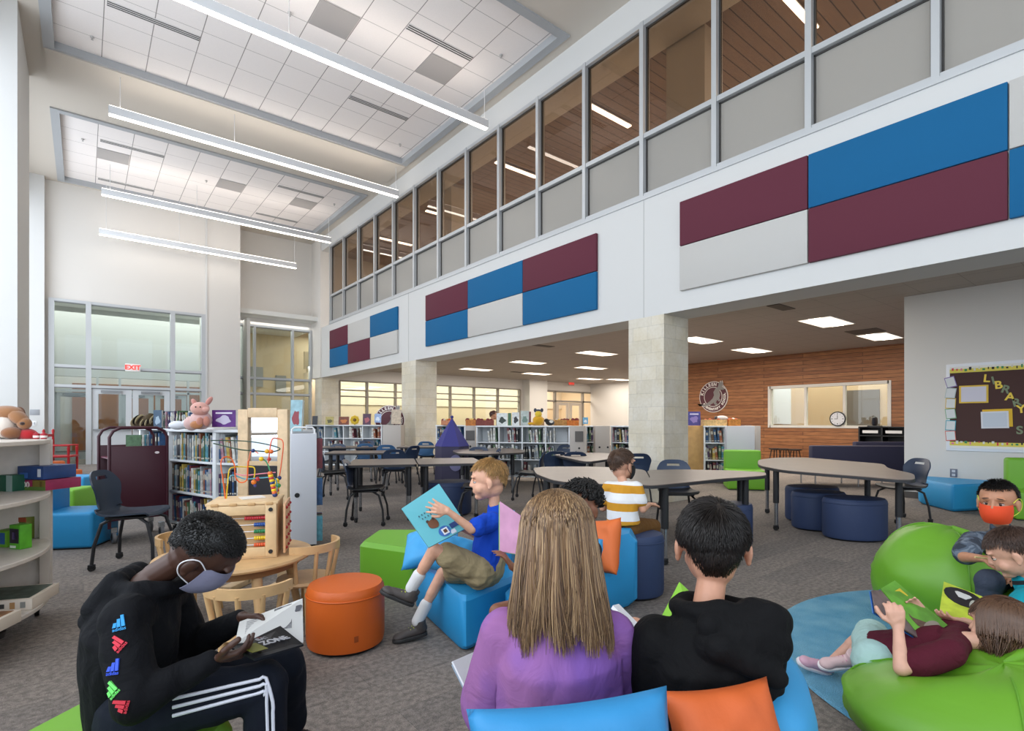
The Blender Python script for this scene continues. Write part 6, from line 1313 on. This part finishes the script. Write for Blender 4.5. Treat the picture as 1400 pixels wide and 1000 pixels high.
def ok(phi): return not (math.radians(35) < phi % (2 * pi) < math.radians(145))
vs = []; NU, NV = 56, 30
for j in range(NV + 1):
    z = .111 - j / NV * .29
    for i in range(NU + 1): ph = math.radians(145) + (math.radians(250)) * i / NU; vs.append(hC @ hprof(ph, z, .95))
m.add(vs, [[j * (NU + 1) + i, j * (NU + 1) + i + 1, (j + 1) * (NU + 1) + i + 1, (j + 1) * (NU + 1) + i] for j in range(NV) for i in range(NU)])
c = 0
for c in range(5200):
    ph = math.radians(140 + 260 * rr.random()); z0 = .1125 - .05 * rr.random() ** 2.5; ze = -.175 - .075 * rr.random() ** .7 + .02 * math.cos((ph - 1.5 * pi)) + .022 * math.sin(ph * 9); k0 = rr.uniform(.985, 1.04); dphi = rr.gauss(0, .10); lock = .03 * math.sin(ph * 19 + 1.3); wv = rr.uniform(.5, 1.4); P = []
    for i in range(14):
        f = i / 13; z = z0 + (ze - z0) * f; k = k0 + lock * f * 2 + .03 * max(0, f - .8); p_ = hprof(ph + dphi * f * f + .05 * wv * math.sin(f * 6 + ph * 7) * f, z, k); P.append(hC @ p_)
    strand(m, P, .0012 if rr.random() < .8 else .002)
m.build('hair', tC)
t = thing('open_book', 'white open book in the lap of the girl in purple, at her left side', 'book', (0, 0, 0)); m = MB(mat('#d6d6dc', .7)); qq = [pt(617, 906, 1.50), pt(658, 990, 1.42), pt(730, 960, 1.6), pt(665, 885, 1.66)]; slab(m, qq, .006); m.build('pages', t); m = MB(mat('#8fa0b0', .6)); slab(m, [p - vec(0, 0, .008) for p in qq], .003); m.build('cover', t)
t = thing('open_book', 'white book edge between the girl in purple and the boy in black', 'book', (0, 0, 0)); qq = [pt(838, 828, 1.72), pt(846, 826, 1.78), pt(886, 866, 1.62), pt(878, 872, 1.55)]; m = MB(mat('#e0e0e6', .7)); slab(m, qq, .012); m.build('pages', t); m = MB(mat('#9fb0c0', .6)); slab(m, [p - vec(0, 0, .008) for p in qq], .004); m.build('cover', t)

# ---- D: dark-haired boy in the black hoodie, back to us
hD = head_frame(pt(974, 745, 1.28), vec(.27, 1, -.2), vec(.04, .12, 1), 1.0)
spD = [pt(985, 1035, 1.28), pt(978, 965, 1.22), pt(972, 900, 1.20), pt(970, 850, 1.22), pt(968, 825, 1.23)]; shD = (pt(898, 880, 1.22), pt(1036, 872, 1.24)); elD = (pt(893, 985, 1.28), pt(1044, 960, 1.32)); wrD = (pt(910, 985, 1.52), pt(1020, 960, 1.55))
hipD = (pt(950, 1035, 1.36), pt(1010, 1035, 1.36)); knD = (pt(868, 862, 1.70), pt(1000, 900, 1.78)); anD = (pt(880, 985, 1.85), pt(1000, 1000, 1.9)); sideD = (shD[1] - shD[0]).normalized(); rD = ([.12, .11, .115, .08, .035], [.1, .085, .085, .065, .035])
tD = person('dark-haired child in a plain black hoodie, back to us, before the orange cushion', hD, None, list(zip(shD, elD, wrD)), list(zip(hipD, knD, anD)), spD, sideD, rD, '#c48f74', .0042, .92, pt(968, 828, 1.23),
    hands=[(wrD[0], vec(0, .9, .3), vec(.8, 0, .4), 1, .9, (.4, .4, .3)), (wrD[1], vec(0, .9, .3), vec(-.8, 0, .4), -1, .9, (.4, .4, .3))])
def lineD(d): return d[2] > -1.02 + .7 * abs(d[0]) if d[1] < -.12 and abs(d[0]) < .62 else hairline(d)
hair_short(tD, hD, 1.0, '#1d1714', 5600, .036, .32, 9, .35, .0013, test=lineD, thick=.035)
def hoodD(m):
    ring_loft(m, torso_rings(spD[:4], sideD, [.15, .145, .138, .10], [.12, .115, .105, .08]))
    for i in (0, 1): limb(m, shD[i], elD[i], .056, .052); limb(m, elD[i], lerp(elD[i], wrD[i], .9), .05, .034)
    cap(m, shD[0], shD[1], .055)
    C_ = spD[3] + vec(.01, 0, .02)
    for i in range(16):
        g = lambda a: C_ + vec(math.cos(a) * .078, math.sin(a) * .07, .012 - .012 * math.sin(a)); cap(m, g(i * pi / 8), g((i + 1) * pi / 8), .023)
    # hood hanging at the back, fuller to the right
    m.sph(C_ + vec(.032, -.09, -.035), (.105, .048, .06), MX.Rotation(-YAW, 4, 'Z')); m.sph(C_ + vec(.075, -.06, .0), (.07, .055, .05), MX.Rotation(-YAW, 4, 'Z')); cap(m, C_ + vec(-.04, -.09, .005), C_ + vec(.09, -.075, .02), .026); cap(m, C_ + vec(.09, -.075, .02), C_ + vec(.11, -.01, .01), .028); cap(m, C_ + vec(-.03, -.12, -.03), C_ + vec(.08, -.125, -.085), .026)
garment(tD, 'hoodie', '', hoodD, .0055, 5, .013, 10, vec(.3, 0, 1), m_=cloth('#0b0b0d'))
garment(tD, 'trousers', '#23262e', lambda m: [limb(m, hipD[i], lerp(hipD[i], knD[i], .8 if i == 0 else 1), .075, .055) for i in (0, 1)] + [limb(m, knD[1], anD[1], .05, .04)], .007, 3, .003)
t = thing('folder', 'bright green folder standing before the boy in the black hoodie', 'folder', (0, 0, 0)); m = MB(mat('#8cc83a', .5)); slab(m, [pt(898, 856, 1.85), pt(929, 796, 1.95), pt(946, 812, 1.95), pt(950, 860, 1.85)], .01); m.build('cover', t)

# ---- E: curly child behind the girl
hE = head_frame(pt(793, 694, 2.25), vec(-.7, -.6, -.35), vec(0, 0, 1), .95)
spE = [pt(785, 815, 2.5), pt(783, 790, 2.47), pt(785, 765, 2.44), pt(790, 738, 2.4), pt(792, 728, 2.38)]; shE = (pt(765, 752, 2.3), pt(810, 752, 2.5)); elE = (pt(735, 790, 2.2), pt(800, 800, 2.4)); wrE = (pt(700, 775, 2.15), pt(745, 790, 2.2)); hipE = (pt(765, 822, 2.42), pt(790, 820, 2.5)); knE = (pt(681, 838, 2.12), pt(735, 835, 2.15)); anE = (pt(690, 925, 2.3), pt(740, 930, 2.25)); sideE = (shE[1] - shE[0]).normalized()
tE = person('curly black-haired child mostly hidden behind the long-haired girl, bare knee showing', hE, None, list(zip(shE, elE, wrE)), list(zip(hipE, knE, anE)), spE, sideE, ([.1, .09, .09, .07, .03], [.08, .07, .07, .05, .03]), '#7d4f38', .0055, .88, pt(791, 730, 2.38), hands=[(wrE[0], vec(-.5, 0, .7), vec(-1, 0, 0), -1, .9, (.4, .4, .3))])
m = MB(mat('#14110f', .6, island=.3)); rr = random.Random(3); m.sharp = 180; c = 0
while c < 700:
    d = V((rr.gauss(0, 1), rr.gauss(0, 1), rr.gauss(0, 1))).normalized()
    if not hairline(d): continue
    c += 1; u = d.cross(V((.2, .5, .8))).normalized(); w = d.cross(u); r0 = rr.uniform(.006, .010); ph = rr.random() * 6
    m.tube([scalp(hE, d, 1.0 + i * .035) + (u * math.cos(ph + i * 1.1) + w * math.sin(ph + i * 1.1)) * r0 for i in range(9)], .0022, n=4)
m.build('hair', tE)
garment(tE, 'shirt', '#2b2c33', lambda m: (ring_loft(m, torso_rings(spE[:4], sideE, [.12, .11, .105, .08], [.1, .09, .085, .065])), [cap(m, shE[i], lerp(shE[i], elE[i], .7), .045, .045) for i in (0, 1)], [limb(m, hipE[i], lerp(hipE[i], knE[i], .45), .075, .065) for i in (0, 1)]), .007, 3, .003)
t = thing('picture_book', 'pink picture book held upright beside the long-haired girl', 'book', (0, 0, 0)); qq = [pt(684, 686, 2.2), pt(684, 754, 2.2), pt(722, 760, 2.1), pt(722, 712, 2.1)]; m = MB(mat('#c48fae', .6, var=.12, vscale=12)); slab(m, qq, .004); m.build('pages', t); m = MB(mat('#7fae6a', .5)); slab(m, [p + vec(0, .008, 0) - vec(.004, 0, .004) for p in qq], .004); m.build('cover', t)

# ---- F: child in the striped shirt at the table
hF = head_frame(pt(851, 635, 3.72), vec(.85, .5, -.05), vec(0, 0, 1), 1.0)
spF = [pt(852, 716, 3.66), pt(851, 702, 3.66), pt(851, 685, 3.66), pt(852, 666, 3.68), pt(852, 658, 3.69)]; shF = (pt(832, 667, 3.74), pt(870, 667, 3.62)); elF = (pt(824, 695, 3.80), pt(879, 697, 3.60)); wrF = (pt(845, 690, 3.98), pt(888, 690, 3.80)); hipF = (pt(846, 722, 3.72), pt(860, 722, 3.66)); knF = (pt(862, 722, 3.98), pt(893, 720, 3.88)); anF = (pt(862, 783, 4.0), pt(893, 785, 3.92)); sideF = (shF[1] - shF[0]).normalized()
tF = person('child in a mustard and white striped shirt sitting at the wavy table, turned away', hF, None, list(zip(shF, elF, wrF)), list(zip(hipF, knF, anF)), spF, sideF, ([.1, .09, .095, .07, .03], [.08, .07, .07, .05, .03]), '#cf9a7e', .005, .85, pt(852, 660, 3.69), hands=[(wrF[0], vec(.5, .8, 0), vec(0, 0, -1), 1, .9), (wrF[1], vec(.5, .8, 0), vec(0, 0, -1), -1, .9)])
hair_short(tF, hF, 1.0, '#5a4232', 1300, .03, .3, 12, .4, .0016, thick=.05)
mask(tF, hF, '#1b1b1d', '#1b1b1d')
m = MB(BLK); m.T = hF; m.box((0, .088, .006), (.13, .004, .004)); m.box((-.066, .045, .008), (.004, .09, .004)); m.box((.066, .045, .008), (.004, .09, .004)); m.build('glasses', tF)
def m_stripes():
    t = NT('striped_jersey', .85); sp = t.n('SeparateXYZ', Vector=t.tc); f = t.math('FRACT', t.math('DIVIDE', t.math('ADD', sp.outputs[2], .011), .118)); g = t.math('GREATER_THAN', f, .45); return t.out(t.mix(g, lin('#c48a1c'), lin('#dedede')))
garment(tF, 'shirt', '', lambda m: (ring_loft(m, torso_rings(spF[:4], sideF, [.118, .112, .11, .082], [.095, .09, .085, .066])), cap(m, shF[0], shF[1], .045), [cap(m, shF[i], lerp(shF[i], elF[i], .6), .045, .047) for i in (0, 1)]), .006, 3, .004, 18, m_=m_stripes())
garment(tF, 'trousers', '#6b4a26', lambda m: [limb(m, hipF[i], knF[i], .075, .055) for i in (0, 1)] + [limb(m, knF[i], anF[i], .05, .04) for i in (0, 1)] + [cap(m, hipF[0], hipF[1], .085)], .007, 3, .003)

# ---- G: child in camouflage shirt with orange mask
hG = head_frame(pt(1364, 686, 2.72), vec(-.88, -.62, -.12), vec(0, 0, 1), 1.0)
spG = [pt(1385, 800, 2.85), pt(1380, 780, 2.83), pt(1374, 758, 2.8), pt(1370, 733, 2.78), pt(1368, 722, 2.77)]; shG = (pt(1330, 740, 2.78), pt(1405, 737, 2.82)); elG = (pt(1318, 762, 2.62), pt(1420, 785, 2.7)); wrG = (pt(1342, 764, 2.5), pt(1385, 790, 2.5)); hipG = (pt(1370, 812, 2.8), pt(1400, 812, 2.85)); knG = (pt(1352, 795, 2.48), pt(1405, 800, 2.45)); anG = (pt(1350, 880, 2.5), pt(1410, 880, 2.5)); sideG = (shG[0] - shG[1]).normalized()
tG = person('child in a grey camouflage shirt and orange face mask behind the green bean bag', hG, None, list(zip(shG, elG, wrG)), list(zip(hipG, knG, anG)), spG, sideG, ([.11, .1, .105, .08, .03], [.085, .075, .08, .06, .03]), '#b98262', .0042, .92, pt(1369, 725, 2.77), hands=[(wrG[0], vec(.6, -.7, .1), vec(.2, .3, -.9), -1, .92, (.5, .6, .4)), (wrG[1], vec(-.7, -.6, .1), vec(0, .2, -.9), 1, .9)])
def lineG(d): return hairline(d) and not (d[1] > .1 and d[2] < .6)
hair_short(tG, hG, 1.0, '#16110f', 2400, .016, .9, 15, .6, .0013, test=lineG, thick=.015); eyes(tG, hG, '#2a1a12', '#15100e'); mask(tG, hG, '#e0481c', '#d8d84a')
def m_camo():
    t = NT('camouflage_cloth', .85); n = t.n('TexNoise', Vector=t.tc, Scale=16.0, Detail=2.0); n.inputs['Distortion'].default_value = .8; r_ = t.n('ValToRGB', i0=n.outputs[0]); r_.color_ramp.interpolation = 'CONSTANT'; e = r_.color_ramp.elements; e[0].color = lin('#2c3440'); e[1].position = .46; e[1].color = lin('#4d5968'); q = e.new(.56); q.color = lin('#6c7885'); return t.out(r_.outputs[0])
garment(tG, 'shirt', '', lambda m: (ring_loft(m, torso_rings(spG[:4], sideG, [.135, .13, .125, .09], [.105, .1, .095, .07])), cap(m, shG[0], shG[1], .05), [cap(m, shG[i], lerp(shG[i], elG[i], .8), .052, .056) for i in (0, 1)], cap(m, spG[3], spG[4], .05, .045)), .0055, 4, .005, 16, m_=m_camo())
garment(tG, 'trousers', '#3d4452', lambda m: [limb(m, hipG[i], knG[i], .075, .056) for i in (0, 1)] + [limb(m, knG[i], anG[i], .05, .042) for i in (0, 1)], .007, 3, .004)
q = pt(1348, 762, 2.44); tag(MB(mat('#d8c88a', .6)).cyl(q - vec(.05, 0, 0), q + vec(.05, 0, -.012), .004, n=8).build('pencil'), 'yellowish pencil in the hand of the child with the orange mask', 'pencil')

# ---- H: child in teal shirt at the right edge
hH = head_frame(pt(1384, 755, 2.33), vec(-.72, .62, -.55), vec(-.3, .2, 1), 1.0)
spH = [pt(1450, 900, 2.35), pt(1438, 870, 2.33), pt(1425, 840, 2.33), pt(1410, 812, 2.33), pt(1403, 795, 2.33)]; shH = (pt(1400, 825, 2.2), pt(1420, 805, 2.48)); elH = (pt(1372, 872, 2.12), pt(1380, 850, 2.5)); wrH = (pt(1318, 850, 2.16), pt(1340, 840, 2.4)); hipH = (pt(1440, 905, 2.25), pt(1445, 895, 2.45)); knH = (pt(1365, 905, 2.3), pt(1370, 895, 2.5)); anH = (pt(1330, 925, 2.45), pt(1335, 915, 2.6)); sideH = (shH[0] - shH[1]).normalized()
tH = person('brown-haired child in a teal shirt bending over a book at the right edge', hH, None, list(zip(shH, elH, wrH)), list(zip(hipH, knH, anH)), spH, sideH, ([.11, .1, .105, .08, .03], [.085, .08, .08, .06, .03]), '#cf9c84', .0045, .88, pt(1404, 798, 2.33), hands=[(wrH[0], vec(-.9, .1, .15), vec(0, .3, .9), 1, .92, (.3, .4, .3)), (wrH[1], vec(-.9, -.1, .1), vec(0, -.2, .9), -1, .9)])
hair_short(tH, hH, 1.0, '#4a362c', 3000, .03, .25, 21, .3, .0014, thick=.045); eyes(tH, hH)
garment(tH, 'shirt', '#138c9c', lambda m: (ring_loft(m, torso_rings(spH[:4], sideH, [.13, .125, .12, .09], [.105, .1, .095, .07])), cap(m, shH[0], shH[1], .05), [cap(m, shH[i], lerp(shH[i], elH[i], .7), .05, .052) for i in (0, 1)], cap(m, spH[3], spH[4], .052, .048)), .0055, 4, .005, 16)
m = MB(mat('#16181c', .8)); ring_loft(m, [(lerp(spH[3], spH[4], .85), sideH * .054, (spH[4] - spH[2]).normalized().cross(sideH) * .054), (lerp(spH[3], spH[4], 1.15), sideH * .05, (spH[4] - spH[2]).normalized().cross(sideH) * .05)]); m.build('collar', tH)
t = thing('picture_book', 'open picture book with a black oval bird picture, held by the child in teal', 'book', (0, 0, 0)); qq = [pt(1284, 838, 2.25), pt(1342, 862, 2.15), pt(1364, 826, 2.3), pt(1290, 797, 2.45)]; m = MB(mat('#b3c23a', .5, var=.2, vscale=14)); slab(m, qq, .006); m.build('pages', t); qn = (qq[1] - qq[0]).cross(qq[3] - qq[0]).normalized(); fo = .0075 if qn.z > 0 else -.0015
m = MB(); decal(m, qq, circ(.42, .70, .40, .27), fo, mat('#15181a', .4)); decal(m, qq, circ(.40, .75, .14, .12, w=.3), fo * 1.15, mat('#c9c9c4', .5)); decal(m, qq, circ(.62, .6, .06, .14), fo * 1.15, mat('#a8a89c', .5)); m.build('printed_picture', t); m = MB(mat('#e0cf3a', .5)); slab(m, [p - V((0, 0, .008)) for p in qq], .003); m.build('cover', t)

# ---- I: child in maroon lying on the front bean bag
hI = head_frame(pt(1368, 858, 1.97), vec(-.45, 1, -.2), vec(.35, .1, 1), 1.0)
spI = [pt(1204, 903, 2.16), pt(1228, 900, 2.12), pt(1262, 893, 2.06), pt(1300, 884, 2.0), pt(1322, 878, 1.98)]; shI = (pt(1298, 893, 1.87), pt(1312, 868, 2.12)); elI = (pt(1232, 915, 1.84), pt(1288, 862, 2.2)); wrI = (pt(1228, 858, 1.90), pt(1262, 838, 2.16)); hipI = (pt(1200, 908, 2.10), pt(1200, 895, 2.24)); knI = (pt(1188, 868, 2.36), pt(1190, 862, 2.44)); anI = (pt(1166, 893, 2.36), pt(1140, 903, 2.50)); sideI = (shI[0] - shI[1]).normalized()
tI = person('child in a maroon shirt lying back on the front green bean bag with a book', hI, None, list(zip(shI, elI, wrI)), list(zip(hipI, knI, anI)), spI, sideI, ([.105, .1, .105, .08, .03], [.085, .075, .08, .06, .03]), '#d3a18a', .0042, .86, pt(1322, 876, 1.98), hands=[(wrI[0], vec(-.1, .1, 1), vec(.3, .9, 0), 1, .92, (.6, .7, .5)), (wrI[1], vec(-.75, 0, .6), vec(0, -.9, -.2), -1, .92, (.3, .4, .3))])
hair_short(tI, hI, 1.0, '#5a3e2c', 1500, .05, .2, 31, .2, .0014, thick=.07)
m = MB(mat('#5f4330', .4, island=.35, key='hairI')); m.sharp = 180; rr = random.Random(8)
for c in range(1900):
    ph = math.radians(150 + 240 * rr.random()); z0 = .11 - .1 * rr.random() ** 2; P = []; end = vec(rr.uniform(-.11, .14), rr.uniform(-.10, .02), -.095 + rr.uniform(-.02, .02)) + hI.translation
    for i in range(12):
        f = i / 11; p_ = hI @ hprof(ph, z0 + (-.12 - z0) * f, rr.uniform(.99, 1.02) if i == 0 else 1.01); P.append(p_.lerp(end + V((0, 0, .02)), max(0, f - .55) * 1.6))
    strand(m, P, .0017)
m.build('long_hair', tI)
garment(tI, 'shirt', '#511827', lambda m: (ring_loft(m, torso_rings(spI[:4], sideI, [.13, .125, .12, .09], [.11, .105, .1, .075])), cap(m, shI[0], shI[1], .05), [cap(m, shI[i], lerp(shI[i], elI[i], .7), .05, .052) for i in (0, 1)]), .0055, 4, .006, 14, vec(1, 0, 0))
garment(tI, 'skirt', '#a9c9c4', lambda m: [limb(m, hipI[i], lerp(hipI[i], knI[i], .8), .085, .07) for i in (0, 1)] + [cap(m, hipI[0], hipI[1], .09)], .006, 4, .005, 14)
shoe(tI, pt(1162, 897, 2.32), vec(-.9, .1, -.12), vec(.15, -.55, .8), .17, '#d9b8b8', '#efe9ea', '#c98aa0'); shoe(tI, pt(1134, 906, 2.44), vec(-.85, -.05, .32), vec(.4, -.5, .7), .17, '#d6a9bb', '#efe6ea', '#c97a98')
t = thing('picture_book', 'open picture book with green page and brown animal held by the child in maroon', 'book', (0, 0, 0)); q1 = [pt(1203, 806, 2.18), pt(1262, 878, 2.02), pt(1294, 856, 2.10), pt(1222, 795, 2.26)]; q2 = [pt(1191, 808, 2.12), pt(1196, 838, 2.02), pt(1262, 878, 2.015), pt(1203, 808, 2.17)]
m = MB(mat('#5f9a2c', .45, var=.25, vscale=12)); slab(m, q1, .006); qn = (q1[1] - q1[0]).cross(q1[3] - q1[0]).normalized(); fo = .0075 if qn.dot(-q1[0]) > 0 else -.0015; m.build('right_page', t)
m = MB(); decal(m, q1, circ(.68, .5, .22, .40, w=.15), fo, mat('#5a4436', .6, var=.3, vscale=40)); decal(m, q1, circ(.9, .5, .10, .3), fo * 1.1, mat('#8f8478', .6)); decal(m, q1, rect(.15, .3, .32, .8), fo, mat('#c9b02c', .6)); m.build('printed_picture', t)
m = MB(mat('#6a5a58', .5, var=.3, vscale=20)); slab(m, q2, .005); m.build('left_page', t); m = MB(mat('#2c66b4', .4)); slab(m, [p + vec(0, .01, -.008) for p in q1], .004); slab(m, [p + vec(-.004, .006, -.006) for p in q2], .003); m.build('cover', t)
# ---- far child behind the long white shelf
hJ = head_frame(pt(675, 568, 12.0), vec(.8, .4, -.1), vec(0, 0, 1), .95); b0 = pt(672, 640, 12.0)
spJ = [b0, pt(672, 622, 12), pt(672, 605, 12), pt(673, 584, 12), pt(674, 577, 12)]; shJ = (pt(668, 586, 11.9), pt(677, 586, 12.1)); elJ = (pt(667, 600, 11.85), pt(679, 600, 12.2)); wrJ = (pt(672, 606, 11.7), pt(684, 606, 12.1)); hipJ = (b0 - vec(.05, 0, 0), b0 + vec(.05, 0, 0)); kn_ = [h - V((0, 0, .01)) - V((0, 0, h.z * .5)) for h in hipJ]; an_ = [V((h.x, h.y, .08)) for h in hipJ]
for i in (0, 1): kn_[i].z = (hipJ[i].z + .08) / 2
tJ = person('child in a light blue shirt far away behind the long white shelf', hJ, None, list(zip(shJ, elJ, wrJ)), list(zip(hipJ, kn_, an_)), spJ, (shJ[1] - shJ[0]).normalized(), ([.1, .09, .095, .07, .03], [.08, .07, .07, .05, .03]), '#c08a6a', .01, .85, spJ[4])
hair_short(tJ, hJ, 1.0, '#5a3426', 250, .03, .3, 2, .4, .003)
garment(tJ, 'shirt', '#7fb6c4', lambda m: (ring_loft(m, torso_rings(spJ[:4], (shJ[1] - shJ[0]).normalized(), [.12, .115, .11, .085], [.1, .09, .085, .065])), [cap(m, shJ[i], lerp(shJ[i], elJ[i], .6), .05, .05) for i in (0, 1)]), .012, 3, .003)
garment(tJ, 'trousers', '#2f3644', lambda m: [limb(m, hipJ[i], kn_[i], .08, .06) for i in (0, 1)] + [limb(m, kn_[i], an_[i], .06, .045) for i in (0, 1)], .012, 3, .002)
# =================== light and camera ===================
w = bpy.data.worlds.new('sky'); bpy.context.scene.world = w; w.use_nodes = True
bg = w.node_tree.nodes['Background']; bg.inputs[0].default_value = (.72, .84, 1, 1); bg.inputs[1].default_value = 1.5
def area(name, loc, rot, sx, sy, power, col=(1, 1, 1)):
    l = bpy.data.lights.new(name, 'AREA'); l.shape = 'RECTANGLE'; l.size = sx; l.size_y = sy; l.energy = power; l.color = col
    o = bpy.data.objects.new(name, l); COL.objects.link(o); o.location = loc; o.rotation_euler = rot; return o
area('daylight_left', (-1.5, 6.5, 4.0), (0, -pi / 2, 0), 6, 24, 950, (.92, .96, 1))
area('daylight_rear', (2.5, -4.9, 3.6), (pi / 2, 0, 0), 9, 5.5, 100, (.92, .96, 1))
for x in (9.5, 12.5, 16.5, 19.5):
    area('troffer_glow', (x, 7.4, ZL - .03), (0, 0, 0), 1.2, 7.5, 190, (1, .92, .82))
    area('troffer_glow', (x, 15.5, ZL - .03), (0, 0, 0), 1.2, 5, 120, (1, .92, .82))
area('corridor_glow', (13, 20.6, 3.2), (0, 0, 0), 14, 1.5, 520, (1, .9, .78))
area('vestibule_glow', (2.4, 20.6, 4.6), (0, 0, 0), 8, 2, 150, (1, .97, .93))
area('vestibule_glow', (1, 22.7, 4.4), (0, 0, 0), 6, 1.4, 90, (1, .95, .9))
area('corridor_glow', (7.4, 22.2, 4.8), (0, 0, 0), 5, 1.6, 150, (1, .95, .88))
area('upper_glow', (10.5, 7, 7.25), (0, 0, 0), 3, 22, 800, (1, .95, .9))
area('office_glow', (17.8, 6, 3.0), (0, 0, 0), 3, 6, 110, (1, .95, .85))
cam = bpy.data.cameras.new('camera'); co = bpy.data.objects.new('camera', cam); COL.objects.link(co)
co.location = (0, 0, H); co.rotation_euler = (pi / 2, 0, -YAW)
cam.sensor_width = 36; cam.lens = 36 * FP / 1400; cam.shift_y = (HY - 500) / 1400; cam.clip_start = .05
sc = bpy.context.scene; sc.camera = co
sc.view_settings.view_transform = 'Standard'; sc.view_settings.look = 'None'; sc.view_settings.gamma = 1; sc.view_settings.exposure = 0
sc.cycles.use_denoising = True; sc.cycles.max_bounces = 7; sc.cycles.diffuse_bounces = 4; sc.cycles.transparent_max_bounces = 12; sc.cycles.sample_clamp_indirect = 6; sc.cycles.caustics_reflective = False; sc.cycles.caustics_refractive = False
